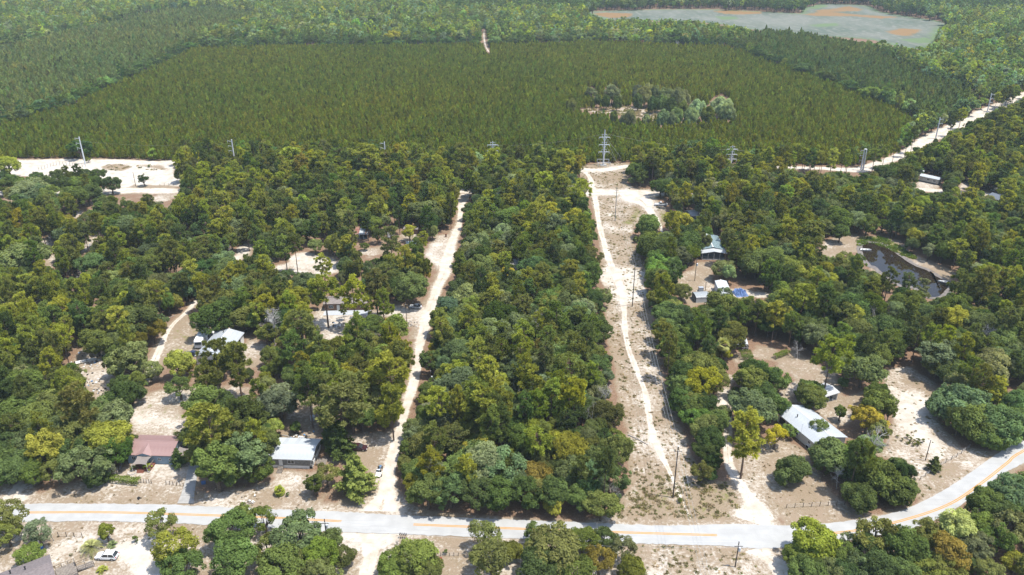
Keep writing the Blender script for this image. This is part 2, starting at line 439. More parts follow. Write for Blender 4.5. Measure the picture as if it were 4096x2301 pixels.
POLES_SEEN = [[(2388, 512), (2452, 512), (2452, 660), (2388, 660)], [(912, 556), (934, 556), (948, 640), (926, 640)], [(1528, 566), (1548, 566), (1552, 622), (1532, 622)], [(1945, 562), (1995, 562), (1995, 600), (1945, 600)],
         [(2896, 582), (2966, 582), (2960, 655), (2900, 655)], [(3440, 592), (3475, 592), (3460, 682), (3430, 682)], [(3745, 470), (3770, 470), (3755, 556), (3730, 556)], [(3955, 372), (3980, 372), (3958, 454), (3936, 454)],
         [(2610, 785), (2690, 790), (2680, 840), (2600, 840)], [(1415, 1770), (1490, 1770), (1490, 1815), (1415, 1815)], [(1720, 1484), (1735, 1484), (1735, 1520), (1720, 1520)]]
MARSH = tp('F2', (1860, 90), (2000, 85), (2300, 75), (2576, 72)) + tp('F3', (300, 75), (600, 90), (900, 105), (930, 60), (1060, 30), (1250, 35), (1400, 45), (1480, 90), (1650, 120),
        (2020, 175), (1940, 215), (1900, 270), (1890, 330), (1820, 375), (1700, 365), (1560, 335), (1440, 300), (1250, 285), (1000, 270), (800, 255), (500, 220), (300, 185), (100, 165)) + \
        tp('F2', (2500, 165), (2250, 150), (2000, 150), (1900, 120))
ORANGE = [tp('F2', (1890, 100), (2000, 97), (2200, 103), (2180, 130), (2050, 138), (1950, 125)), tp('F3', (230, 85), (430, 75), (600, 88), (590, 105), (420, 112), (300, 105)),
          tp('F3', (910, 112), (1010, 95), (1020, 75), (1120, 70), (1250, 48), (1360, 70), (1340, 85), (1130, 92), (1300, 110), (1640, 130), (1500, 142), (1300, 125), (1000, 122)),
          tp('F3', (1540, 240), (1650, 215), (1800, 225), (1780, 250), (1700, 275), (1600, 262)), tp('F3', (1910, 155), (2020, 175), (1980, 182))]
GREENP = [tp('F3', (250, 125), (400, 128), (410, 148), (300, 150)), tp('F3', (960, 190), (1150, 175), (1180, 195), (1020, 205)), tp('F3', (1640, 300), (1850, 285), (1890, 320), (1780, 330)),
          tp('F3', (960, 60), (1060, 35), (1100, 50), (1000, 70))]
PLANT1 = [(-350, 640), (0, 640), (400, 635), (800, 648), (1040, 655), (1500, 652), (1950, 665), (2330, 655), (2600, 648), (3000, 655), (3300, 664), (3440, 660), (3530, 632), (3590, 600), (3660, 545),
          (3679, 515), (3573, 456), (3366, 366), (3170, 297), (2942, 212), (2889, 200), (2730, 195), (2425, 182), (2054, 190), (1577, 196), (1113, 198), (768, 210),
          (700, 250), (480, 350), (260, 456), (0, 520), (-350, 640)]
PLANT2 = [(-350, 300), (0, 216), (175, 172), (477, 104), (652, 56), (874, 46), (1060, 82), (950, 124), (800, 182), (740, 208), (650, 252), (430, 350), (205, 450), (-30, 512), (-350, 620)]
PLANT3 = [(2960, 208), (2990, 150), (3080, 140), (3190, 152), (3450, 200), (3560, 260), (3700, 330), (3850, 370), (3900, 430), (3840, 482), (3720, 520), (3700, 505), (3590, 452), (3380, 362), (3190, 293)]
ISLAND = tp('F2', (1690, 840), (1700, 750), (1850, 650), (2000, 640), (2150, 700), (2290, 660), (2480, 680), (2576, 690)) + tp('F3', (60, 690), (200, 740), (380, 770), (420, 870), (300, 925), (60, 925)) + \
         tp('F2', (2500, 930), (2300, 925), (2170, 945), (2050, 900), (1900, 870))
# ------------------------------------------------------------------ ground material
def ground_material(name, sand=(0.455, 0.42, 0.372), cream=False):
    m = bpy.data.materials.new(name)
    m.use_nodes = True
    nt = m.node_tree
    L = nt.links.new
    b = nt.nodes['Principled BSDF']
    b.inputs['Roughness'].default_value = 0.95
    b.inputs['Specular IOR Level'].default_value = 0.1
    geo = nt.nodes.new('ShaderNodeNewGeometry')
    at = nt.nodes.new('ShaderNodeAttribute')
    at.attribute_name = 'mask'
    sx = nt.nodes.new('ShaderNodeSeparateXYZ')
    L(at.outputs['Vector'], sx.inputs[0])
    def noise(scale, detail=5, off=0.0, rough=0.6):
        mp = nt.nodes.new('ShaderNodeMapping')
        mp.inputs['Location'].default_value = (off, off * 1.7, 0)
        L(geo.outputs['Position'], mp.inputs[0])
        n = nt.nodes.new('ShaderNodeTexNoise')
        n.inputs['Scale'].default_value = scale
        n.inputs['Detail'].default_value = detail
        n.inputs['Roughness'].default_value = rough
        L(mp.outputs[0], n.inputs['Vector'])
        return n.outputs[0]
    def math_(op, a, c, d=None):
        n = nt.nodes.new('ShaderNodeMath')
        n.operation = op
        for i, v in enumerate((a, c, d)):
            if v is None:
                continue
            if isinstance(v, (int, float)):
                n.inputs[i].default_value = v
            else:
                L(v, n.inputs[i])
        return n.outputs[0]
    def thr(v, lo, hi):
        n = nt.nodes.new('ShaderNodeMapRange')
        n.interpolation_type = 'SMOOTHSTEP'
        n.inputs[1].default_value, n.inputs[2].default_value = lo, hi
        L(v, n.inputs[0])
        return n.outputs[0]
    def mix(f, a, c):
        n = nt.nodes.new('ShaderNodeMix')
        n.data_type = 'RGBA'
        L(f, n.inputs['Factor'])
        for s, v in (('A', a), ('B', c)):
            if isinstance(v, tuple):
                n.inputs[s].default_value = (*v, 1)
            else:
                L(v, n.inputs[s])
        return n.outputs['Result']
    n1, n2, n3, n4 = noise(1.25, 6, 0, 0.7), noise(0.085, 4, 31), noise(3.2, 4, 11), noise(0.3, 5, 77)
    tan = mix(thr(n3, 0.35, 0.65), (0.238, 0.188, 0.130), (0.160, 0.122, 0.078))
    tan = mix(thr(n4, 0.35, 0.7), tan, (0.222, 0.170, 0.120))
    sandc = mix(thr(n4, 0.3, 0.7), sand, tuple(c * 0.74 * k for c, k in zip(sand, (1.0, 0.95, 0.87))))
    grn = mix(thr(n3, 0.35, 0.65), (0.17, 0.155, 0.06), (0.105, 0.11, 0.036))
    lit = mix(thr(n3, 0.38, 0.62), (0.20, 0.130, 0.085), (0.12, 0.074, 0.047))
    lit = mix(thr(n1, 0.5, 0.75), lit, (0.26, 0.19, 0.135))
    s = math_('ADD', sx.outputs[0], math_('MULTIPLY', math_('SUBTRACT', n1, 0.5), 1.9))
    s = math_('ADD', s, math_('MULTIPLY', math_('SUBTRACT', n2, 0.5), 1.7))
    s = math_('ADD', s, math_('MULTIPLY', math_('SUBTRACT', n3, 0.5), 0.8))
    g = math_('ADD', sx.outputs[1], math_('MULTIPLY', math_('SUBTRACT', n4, 0.5), 1.6))
    g = math_('ADD', g, math_('MULTIPLY', math_('SUBTRACT', n1, 0.5), 1.0))
    l = math_('ADD', sx.outputs[2], math_('MULTIPLY', math_('SUBTRACT', n4, 0.5), 1.2))
    l = math_('ADD', l, math_('MULTIPLY', math_('SUBTRACT', n1, 0.5), 0.9))
    c = mix(thr(s, 0.25, 0.8), tan, sandc)
    c = mix(thr(g, 0.4, 0.7), c, grn)
    c = mix(thr(l, 0.4, 0.68), c, lit)
    L(c, b.inputs['Base Color'])
    bp = nt.nodes.new('ShaderNodeBump')
    bp.inputs['Strength'].default_value = 0.5
    bp.inputs['Distance'].default_value = 0.12
    L(math_('ADD', n1, math_('MULTIPLY', n3, 0.5)), bp.inputs['Height'])
    L(bp.outputs[0], b.inputs['Normal'])
    MATS[name] = m
    return m
GROUND = ground_material('sandy_ground')
TRACK = ground_material('bare_sand', (0.48, 0.438, 0.383))

def set_mask(me, a):
    at = me.attributes.new('mask', 'FLOAT_COLOR', 'POINT')
    at.data.foreach_set('color', np.concatenate([a, np.ones((len(a), 1))], 1).astype(np.float32).ravel())

def spline(pts, step=2.0):
    """Catmull-Rom through rows of numbers, resampled about every step metres (first two columns x, y)"""
    P = np.array(pts, float)
    P = np.vstack([2 * P[0] - P[1], P, 2 * P[-1] - P[-2]])
    out = []
    for i in range(1, len(P) - 2):
        p0, p1, p2, p3 = P[i - 1:i + 3]
        n = max(2, int(np.hypot(*(p2 - p1)[:2]) / step))
        t = np.linspace(0, 1, n, endpoint=False)[:, None]
        out.append(0.5 * ((2 * p1) + (-p0 + p2) * t + (2 * p0 - 5 * p1 + 4 * p2 - p3) * t ** 2 + (-p0 + 3 * p1 - 3 * p2 + p3) * t ** 3))
    out.append(P[-2][None])
    return np.vstack(out)

def track_rows(pts):
    rows = []
    for k, (px, py, w) in enumerate(pts):
        a, b = pts[max(k - 1, 0)], pts[min(k + 1, len(pts) - 1)]
        c = G(px, py)
        if abs(b[0] - a[0]) > 1.2 * abs(b[1] - a[1]):
            wid = abs(G(px, py - w / 2).y - G(px, py + w / 2).y)
        else:
            wid = w / ppm(c.x, c.y)
        rows.append((c.x, c.y, wid))
    return spline(rows)
TROWS = {k: track_rows(v) for k, v in TRACKS.items()}

# ------------------------------------------------------------------ ground sheet
def growing(start, stop, step, ratio):
    out, v = [], start
    while v < stop:
        v += step
        step *= ratio
        out.append(v)
    out[-1] = stop
    return out
xs = np.arange(-300, 300.1, 1.15)
ext = growing(300, 3000, 3, 1.18)
xs = np.array([-e for e in ext[::-1]] + list(xs) + ext)
ys = np.array([-e for e in growing(-95, 900, 6, 1.3)[::-1]] + list(np.arange(95, 430, 1.0)) + growing(430, 4200, 1.6, 1.03))
gx, gy = np.meshgrid(xs, ys)
gxf, gyf = gx.ravel(), gy.ravel()
def ground_mask(x, y):
    a = np.zeros((len(x), 3))
    a[:, 2] = np.where(x < np.interp(y, TROWS['sandy_road'][:, 1], TROWS['sandy_road'][:, 0]), 0.66, 1.0)
    a[:, 0] = np.where(a[:, 2] < 0.9, 0.22, 0.0)
    for poly, s, g, l, soft, _ in OPEN:
        wp = W(poly)
        lo, hi = wp.min(0) - soft, wp.max(0) + soft
        ix = np.nonzero((x > lo[0]) & (x < hi[0]) & (y > lo[1]) & (y < hi[1]))[0]
        if not len(ix):
            continue
        d = sdist(x[ix], y[ix], wp)
        w = np.clip(0.5 + d / (2 * soft), 0, 1)[:, None]
        a[ix] = a[ix] * (1 - w) + np.array((s, g, l)) * w
    for rows in TROWS.values():
        for k in range(0, len(rows), 1):
            cx, cy, wd = rows[k]
            rr = wd / 2 + 1.1
            ix = np.nonzero((np.abs(x - cx) < rr) & (np.abs(y - cy) < rr))[0]
            if len(ix):
                d = np.hypot(x[ix] - cx, y[ix] - cy)
                w = np.clip((rr - d) / 1.4, 0, 1) * 0.55
                a[ix, 0] = np.maximum(a[ix, 0], w)
                a[ix, 2] *= (1 - w)
    return a
nx, ny = len(xs), len(ys)
idx = np.arange(nx * ny).reshape(ny, nx)
faces = np.stack([idx[:-1, :-1], idx[:-1, 1:], idx[1:, 1:], idx[1:, :-1]], -1).reshape(-1, 4)
gm = np_mesh('ground', np.stack([gxf, gyf, np.zeros_like(gxf)], 1), faces, GROUND)
set_mask(gm, ground_mask(gxf, gyf))
tag(ob('ground', gm), kind='structure')

# ------------------------------------------------------------------ bare tracks
prof = np.array([-1.12, -0.9, -0.62, -0.42, -0.2, 0, 0.2, 0.42, 0.62, 0.9, 1.12])
def strip(name, rows, z, m, center_low=0.0):
    c = rows[:, :2]
    d = np.gradient(c, axis=0)
    d /= np.linalg.norm(d, axis=1)[:, None] + 1e-9
    nrm = np.stack([-d[:, 1], d[:, 0]], 1)
    w = rows[:, 2] / 2 * 0.86 * (1 + 0.10 * np.interp(np.arange(len(rows)), np.arange(0, len(rows) + 8, 4), rng.normal(size=len(np.arange(0, len(rows) + 8, 4)))))
    v = c[:, None] + nrm[:, None] * (w[:, None] * prof[None])[..., None]
    k = len(prof)
    v3 = np.concatenate([v, np.full(v.shape[:2] + (1,), z)], -1).reshape(-1, 3)
    ii = np.arange(len(v3)).reshape(-1, k)
    f = np.stack([ii[:-1, :-1], ii[:-1, 1:], ii[1:, 1:], ii[1:, :-1]], -1).reshape(-1, 4)
    me = np_mesh(name, v3, f[:, ::-1], m)
    s = np.array([0.25, 0.7, 1.25, 1.3, 1.15, 1.0 - center_low, 1.15, 1.3, 1.25, 0.7, 0.25])
    a = np.zeros((len(v3), 3))
    gmk = ground_mask(v3[:, 0], v3[:, 1])
    own = np.tile(s, len(rows))
    a = gmk * np.clip(1.3 - own, 0, 1)[:, None]
    a[:, 0] = np.where(own > 0.5, own, np.maximum(own, gmk[:, 0]))
    set_mask(me, a)
    return tag(ob(name, me), kind='structure')
for k, (nm, rows) in enumerate(TROWS.items()):
    strip(nm, rows, 0.012 + 0.005 * k, TRACK, 0.6 if nm in ('power_line_track', 'sandy_driveway', 'western_farm_track') else 0.3)

# ------------------------------------------------------------------ paved road and its centre lines
def asphalt_material():
    m = mat('asphalt', (0.335, 0.335, 0.325), 0.85, var=0.13, scale=0.35, spec=0.2)
    nt = m.node_tree
    b = nt.nodes['Principled BSDF']
    src = b.inputs['Base Color'].links[0].from_socket
    geo = nt.nodes.new('ShaderNodeNewGeometry')
    mp = nt.nodes.new('ShaderNodeMapping')
    mp.inputs['Scale'].default_value = (0.04, 1.6, 1)
    nt.links.new(geo.outputs['Position'], mp.inputs[0])
    n = nt.nodes.new('ShaderNodeTexNoise')
    n.inputs['Scale'].default_value = 1.0
    n.inputs['Detail'].default_value = 6
    nt.links.new(mp.outputs[0], n.inputs['Vector'])
    mr = nt.nodes.new('ShaderNodeMapRange')
    mr.inputs[1].default_value, mr.inputs[2].default_value = 0.52, 0.75
    mr.inputs[4].default_value = 0.5
    nt.links.new(n.outputs[0], mr.inputs[0])
    mx = nt.nodes.new('ShaderNodeMix')
    mx.data_type = 'RGBA'
    mx.inputs['B'].default_value = (0.262, 0.262, 0.255, 1)
    nt.links.new(mr.outputs[0], mx.inputs['Factor'])
    nt.links.new(src, mx.inputs['A'])
    nt.links.new(mx.outputs['Result'], b.inputs['Base Color'])
    return m
ASPHALT = asphalt_material()
def resample(pts, n):
    c = spline([tuple(G(*p)[:2]) for p in pts], 1.0)
    s = np.concatenate([[0], np.cumsum(np.hypot(*np.diff(c, axis=0).T))])
    t = np.linspace(0, s[-1], n)
    return np.stack([np.interp(t, s, c[:, 0]), np.interp(t, s, c[:, 1])], 1)
n_r = 420
en, es = resample(ROAD_N, n_r), resample(ROAD_S, n_r)
jn = rng.normal(size=n_r) * 0.10
js = rng.normal(size=n_r) * 0.10
ac = (en - es) / np.linalg.norm(en - es, axis=1)[:, None]
en, es = en + ac * jn[:, None], es - ac * js[:, None]
mid = [es + (en - es) * t for t in (0, 0.25, 0.5, 0.75, 1)]
rv = np.stack(mid, 1)
rz = np.array([0.075, 0.11, 0.13, 0.11, 0.075])
rv3 = np.concatenate([rv, np.broadcast_to(rz[None, :, None], rv.shape[:2] + (1,))], -1).reshape(-1, 3)
ii = np.arange(len(rv3)).reshape(-1, 5)
road = tag(ob('paved_road', np_mesh('paved_road', rv3, np.stack([ii[:-1, :-1], ii[1:, :-1], ii[1:, 1:], ii[:-1, 1:]], -1).reshape(-1, 4)[:, ::-1], ASPHALT)), kind='structure')
YELLOW = mat('yellow_paint', (0.46, 0.19, 0.02), 0.7, col2=(0.42, 0.22, 0.06), scale=1.2)
for seg in LINES:
    c = spline([tuple(G(*p)[:2]) for p in seg], 1.5)
    d = np.gradient(c, axis=0)
    d /= np.linalg.norm(d, axis=1)[:, None]
    nr = np.stack([-d[:, 1], d[:, 0]], 1)
    for side in (-1, 1):
        v = np.stack([c + nr * (side * 0.19 - 0.11), c + nr * (side * 0.19 + 0.11)], 1)
        v3 = np.concatenate([v, np.full(v.shape[:2] + (1,), 0.136)], -1).reshape(-1, 3)
        ii = np.arange(len(v3)).reshape(-1, 2)
        ob('centre_line', np_mesh('centre_line', v3, np.stack([ii[:-1, 0], ii[:-1, 1], ii[1:, 1], ii[1:, 0]], -1)[:, ::-1], YELLOW), road)
CONC = mat('concrete', (0.30, 0.292, 0.275), 0.9, var=0.2, scale=0.8)
# concrete drive of the red-roofed house: separate poured slabs
dr = [(742, 2015, 66), (752, 1975, 52), (764, 1920, 44), (778, 1860, 40), (790, 1800, 36), (800, 1740, 34)]
rows = np.array([(*G(a, b)[:2], w / ppm(G(a, b).x, G(a, b).y)) for a, b, w in dr])
drive = tag(ob('concrete_driveway', None), kind='structure')
cs = spline(rows, 0.5)
acc = np.concatenate([[0], np.cumsum(np.hypot(*np.diff(cs[:, :2], axis=0).T))])
cut = np.linspace(0, acc[-1], 11)
for k in range(10):
    q = []
    for t in (cut[k] + 0.02, cut[k + 1] - 0.02):
        x, y, w = (np.interp(t, acc, cs[:, j]) for j in range(3))
        q.append((x - w / 2, y)); q.append((x + w / 2, y))
    MB().poly([q[0], q[1], q[3], q[2]], 0.0, 0.10).build('concrete_slab', CONC, drive)

# ------------------------------------------------------------------ pond and marsh
def poly_sheet(name, pts, z, m, inset=0.0, step=1.5, jit=0.3):
    """flat sheet with a softly uneven outline"""
    c = spline([tuple(p) for p in np.vstack([pts, pts[:1]])], step)[:-1]
    cen = c.mean(0)
    if inset:
        d = np.roll(c, -1, 0) - np.roll(c, 1, 0)
        d /= np.linalg.norm(d, axis=1)[:, None] + 1e-9
        nr = np.stack([-d[:, 1], d[:, 0]], 1)
        if np.sum((c - cen) * nr) < 0:
            nr = -nr
        c = c + nr * inset
    c = c + rng.normal(size=c.shape) * jit
    me = bpy.data.meshes.new(name)
    me.from_pydata([(x, y, z) for x, y in c], [], [tuple(range(len(c)))])
    me.materials.append(m)
    return tag(ob(name, me), kind='structure')
water = mat('pond_water', (0.020, 0.014, 0.010), 0.04, spec=0.22, var=0.3, scale=0.05)
pw = W(POND)
poly_sheet('pond_bank', pw, 0.10, mat('pond_mud', (0.17, 0.15, 0.135), 0.8, var=0.4, scale=0.8), inset=2.0)
poly_sheet('pond', pw, 0.13, water, jit=0.1)

def marsh_material():
    m = bpy.data.materials.new('marsh_reeds')
    m.use_nodes = True
    nt = m.node_tree
    L = nt.links.new
    b = nt.nodes['Principled BSDF']
    b.inputs['Roughness'].default_value = 0.9
    at = nt.nodes.new('ShaderNodeAttribute')
    at.attribute_name = 'mask'
    sx = nt.nodes.new('ShaderNodeSeparateXYZ')
    L(at.outputs['Vector'], sx.inputs[0])
    geo = nt.nodes.new('ShaderNodeNewGeometry')
    def noise(scale, sc3):
        mp = nt.nodes.new('ShaderNodeMapping')
        mp.inputs['Scale'].default_value = sc3
        L(geo.outputs['Position'], mp.inputs[0])
        n = nt.nodes.new('ShaderNodeTexNoise')
        n.inputs['Scale'].default_value = scale
        n.inputs['Detail'].default_value = 7
        L(mp.outputs[0], n.inputs['Vector'])
        return n.outputs[0]
    def mr(v, lo, hi):
        n = nt.nodes.new('ShaderNodeMapRange')
        n.inputs[1].default_value, n.inputs[2].default_value = lo, hi
        L(v, n.inputs[0])
        return n.outputs[0]
    def mix(f, a, c):
        n = nt.nodes.new('ShaderNodeMix')
        n.data_type = 'RGBA'
        L(f, n.inputs['Factor'])
        for s, v in (('A', a), ('B', c)):
            if isinstance(v, tuple): n.inputs[s].default_value = (*v, 1)
            else: L(v, n.inputs[s])
        return n.outputs['Result']
    def add(a, c, k):
        n = nt.nodes.new('ShaderNodeMath')
        n.operation = 'MULTIPLY_ADD'
        L(c, n.inputs[0])
        n.inputs[1].default_value = k
        L(a, n.inputs[2])
        return n.outputs[0]
    n1, n2 = noise(0.02, (1, 0.45, 1)), noise(0.16, (1, 0.5, 1))
    c = mix(mr(n1, 0.40, 0.60), (0.050, 0.068, 0.042), (0.105, 0.110, 0.084))
    c = mix(mr(n2, 0.5, 0.72), c, (0.15, 0.145, 0.118))
    c = mix(mr(add(sx.outputs[0], n2, 1.3), 1.0, 1.35), c, (0.155, 0.085, 0.02))
    c = mix(mr(add(sx.outputs[1], n2, 1.2), 0.85, 1.25), c, (0.07, 0.11, 0.035))
    L(c, b.inputs['Base Color'])
    return m
mw = W(MARSH)
lo, hi = mw.min(0), mw.max(0)
X, Y = np.meshgrid(np.arange(lo[0] - 6, hi[0] + 6, 3.0), np.arange(lo[1] - 6, hi[1] + 6, 4.0))
sdm = sdist(X.ravel(), Y.ravel(), mw)
ii = np.arange(X.size).reshape(X.shape)
f = np.stack([ii[:-1, :-1], ii[:-1, 1:], ii[1:, 1:], ii[1:, :-1]], -1).reshape(-1, 4)
keep = (sdm[f] > -4).all(1)
f = f[keep]
used, inv = np.unique(f, return_inverse=True)
mx_, my_ = X.ravel()[used], Y.ravel()[used]
mm = np_mesh('marsh', np.stack([mx_, my_, np.full(len(mx_), 0.15)], 1), inv.reshape(-1, 4), marsh_material())
a = np.zeros((len(mx_), 3))
for P in ORANGE:
    a[:, 0] = np.maximum(a[:, 0], np.clip(0.5 + sdist(mx_, my_, W(P)) / 14, 0, 1))
for P in GREENP:
    a[:, 1] = np.maximum(a[:, 1], np.clip(0.5 + sdist(mx_, my_, W(P)) / 14, 0, 1))
a[:, 1] = np.maximum(a[:, 1], np.clip((16 - sdm[used]) / 26, 0, 0.8))
set_mask(mm, a)
tag(ob('marsh', mm), kind='structure')
# ------------------------------------------------------------------ tree shapes (real geometry: leaf-sized faces on limbs)
def unit(v):
    return v / (np.linalg.norm(v, axis=-1, keepdims=True) + 1e-9)
def leaf_faces(c, nrm, size, g, aspect=1.5):
    """one small four-sided leaf spray per centre"""
    n = len(c)
    nrm = unit(nrm)
    t = unit(np.cross(nrm, g.normal(size=(n, 3))))
    b = np.cross(nrm, t)
    s = (size * g.uniform(0.6, 1.25, n))[:, None]
    k = nrm * s * 0.22
    v = np.stack([c - t * s * 0.5 * aspect - k, c - b * s * 0.5, c + t * s * 0.5 * aspect - k, c + b * s * 0.5 + k], 1).reshape(-1, 3)
    return v, np.arange(4 * n).reshape(-1, 4)
def oak_shape(seed, Rr=5.0, Hh=10.0, lobes=60, per=300, leaf=0.295, flat=0.72, gap=0.12, zc_=0.55, low=-0.68):
    g = np.random.default_rng(seed)
    zc = Hh * zc_
    cs, rs = [], []
    squash = g.uniform(0.75, 1.2, 2)
    dent = unit(g.normal(size=(3, 3)))
    while len(cs) < lobes:
        d = unit(g.normal(size=3))
        if d[2] < low:
            continue
        r = Rr * g.uniform(0.12, 0.29)
        q = (Rr - r * 0.8) * g.uniform(0.45, 1.12) ** 0.55
        q *= 1 - 0.32 * max(0.0, float((dent @ d).max()) - 0.55) / 0.45
        p = d * q * np.array([squash[0], squash[1], flat])
        cs.append(p); rs.append(r)
    cs, rs = np.array(cs), np.array(rs)
    C, Nn, V = [], [], []
    for p, r in zip(cs, rs):
        if g.random() < gap:
            n = int(per * 0.3)
        else:
            n = int(per * 0.92 * (r / (0.22 * Rr)) ** 2)
        d = unit(g.normal(size=(n, 3)))
        out = unit(p + np.array([0, 0, 0.6 * Rr]))
        d = d[(d @ out) > g.uniform(-0.75, 0.1, n)]
        rad = r * g.uniform(0.72, 1.08, len(d)) * (1 + 0.16 * np.sin(d[:, 0] * 7 + seed) * np.sin(d[:, 1] * 6 + p[0]))
        C.append(p + d * rad[:, None] * np.array([1, 1, 0.8]))
        Nn.append(d + g.normal(size=d.shape) * 0.38 + np.array([0, 0, 0.6]))
        V.append(np.clip(g.normal(0.5, 0.17) + g.normal(size=len(d)) * 0.16, 0, 1))
    C, Nn, V = np.vstack(C), np.vstack(Nn), np.concatenate(V)
    C[:, 2] += zc
    C[:, 2] = np.maximum(C[:, 2], 0.3)
    v, f = leaf_faces(C, Nn, leaf, g)
    t = MB()
    r0 = 0.035 * Hh
    fork = Hh * g.uniform(0.2, 0.3)
    t.tube([(0, 0, -0.3), (g.normal() * 0.1, g.normal() * 0.1, fork * 0.5), (g.normal() * 0.2, g.normal() * 0.2, fork)], [r0 * 1.25, r0, r0 * 0.85], 7)
    for i in g.choice(len(cs), 11, replace=False):
        e = cs[i] + np.array([0, 0, zc])
        m = e * 0.5 + np.array([0, 0, fork * 0.5]) + g.normal(size=3) * 0.25
        t.tube([(0, 0, fork * 0.9), m, e], [r0 * 0.55, r0 * 0.33, r0 * 0.12], 5, False)
    return (v, f, V), t
def pine_shape(seed, Rr=3.0, Hh=15.0, tufts=115, needles=60, nl=0.66, low=0.5, nw=0.10):
    """tall pine: bare stem, level boughs ending in round needle tufts"""
    g = np.random.default_rng(seed)
    t = MB()
    lean = g.normal(size=2) * 0.3
    def stem(z):
        return np.array([lean[0] * (z / Hh) ** 2, lean[1] * (z / Hh) ** 2, z])
    t.tube([stem(z) - np.array([0, 0, 0.3 if z == 0 else 0]) for z in np.linspace(0, Hh * 0.97, 6)], list(np.linspace(0.21, 0.035, 6)), 7)
    C, D, L_, V = [], [], [], []
    k = 0
    while k < tufts:
        u = g.uniform(0, 1)
        z0 = Hh * (low + (1 - low) * u)
        spread = Rr * (0.35 + 0.75 * math.sin(math.pi * (0.22 + 0.72 * u)) ** 0.8) * (0.55 if u > 0.9 else 1)
        a = g.uniform(0, 2 * math.pi)
        rr = spread * g.uniform(0.35, 1.0)
        e = stem(z0) + np.array([math.cos(a) * rr, math.sin(a) * rr, g.uniform(0.0, 0.9)])
        if k % 2 == 0:
            t.tube([stem(z0 - 0.4), (stem(z0) + e) / 2 + np.array([0, 0, -0.15]), e], [0.06, 0.045, 0.025], 4, False)
        sub = g.integers(1, 4)
        for q in range(sub):
            c = e + g.normal(size=3) * np.array([0.45, 0.45, 0.2]) * (q > 0)
            n = needles
            d = unit(g.normal(size=(n, 3)) + np.array([0, 0, 0.55]))
            C.append(np.repeat(c[None], n, 0)); D.append(d)
            L_.append(nl * g.uniform(0.7, 1.2, n) * g.uniform(0.85, 1.3))
            V.append(np.clip(g.normal(0.5, 0.16) + g.normal(size=n) * 0.15, 0, 1))
        k += sub
    C, D, L_, V = np.vstack(C), np.vstack(D), np.concatenate(L_), np.concatenate(V)
    s = unit(np.cross(D, g.normal(size=D.shape)))
    w = nw * g.uniform(0.7, 1.3, len(C))[:, None]
    tip = C + D * L_[:, None]
    mid = C + D * (L_ * 0.55)[:, None]
    v = np.stack([C, mid + s * w, tip, mid - s * w], 1).reshape(-1, 3)
    return (v, np.arange(len(v)).reshape(-1, 4), V), t
def cedar_shape(seed, Rr=3.2, Hh=9.0, n=5200, leaf=0.34, base=0.08):
    """full conical evergreen with drooping layered boughs"""
    g = np.random.default_rng(seed)
    nb = 62
    C, Nn, V = [], [], []
    t = MB()
    t.tube([(0, 0, -0.3), (0, 0, Hh * 0.95)], [0.17, 0.03], 6)
    for i in range(nb):
        u = (i + g.uniform(0, 1)) / nb
        z = Hh * (base + (0.94 - base) * u)
        ln = Rr * (1 - u) ** 0.75 * g.uniform(0.75, 1.15) + 0.25
        a = i * 2.4 + g.normal() * 0.3
        dr = np.array([math.cos(a), math.sin(a), g.uniform(0.0, 0.35)])
        m = int(n / nb * (0.35 + 1.3 * (1 - u)))
        q = g.uniform(0.15, 1, m) ** 0.7
        wd = ln * 0.3 * (1.1 - q * 0.6)
        p = dr * (q * ln)[:, None] + np.array([0, 0, z]) + g.normal(size=(m, 3)) * wd[:, None] * np.array([0.6, 0.6, 0.22])
        p[:, 2] -= 0.3 * q ** 2 * ln * 0.3
        C.append(p)
        Nn.append(np.array([0, 0, 1.0]) + dr * 0.6 + g.normal(size=(m, 3)) * 0.55)
        V.append(np.clip(g.normal(0.5, 0.15) + g.normal(size=m) * 0.16, 0, 1))
        if i % 3 == 0:
            t.tube([(0, 0, z - 0.1), dr * ln * 0.8 + np.array([0, 0, z - 0.1])], [0.05, 0.02], 4, False)
    C, Nn, V = np.vstack(C), np.vstack(Nn), np.concatenate(V)
    C[:, 2] = np.maximum(C[:, 2], 0.15)
    v, f = leaf_faces(C, Nn, leaf, g)
    return (v, f, V), t
def bare_shape(seed, Hh=9.0, Rr=3.5, twigs=True):
    """leafless branching skeleton"""
    g = np.random.default_rng(seed)
    t, tw = MB(), MB()
    def grow(p, d, ln, r, lv):
        q = p + d * ln * 0.5 + g.normal(size=3) * ln * 0.06
        e = q + unit(d + g.normal(size=3) * 0.3) * ln * 0.5
        (t if lv < 2 else tw).tube([p, q, e], [r, r * 0.8, r * 0.55], 5 if lv < 2 else 3, False)
        if lv >= 4:
            return
        for k in range(g.integers(3, 6) if lv else 9):
            s = g.uniform(0.35, 1.0)
            b = p + (e - p) * s if lv else p + (e - p) * g.uniform(0.45, 1.0)
            nd = unit(d * 0.55 + g.normal(size=3) * 0.75 + np.array([0, 0, 0.12]))
            grow(b, nd, ln * g.uniform(0.40, 0.66) * (0.72 if lv == 0 else 1), r * 0.44, lv + 1)
    grow(np.array([0, 0, -0.2]), unit(np.array([g.normal() * 0.08, g.normal() * 0.08, 1])), Hh * 0.8, 0.018 * Hh + 0.03, 0)
    return t, tw
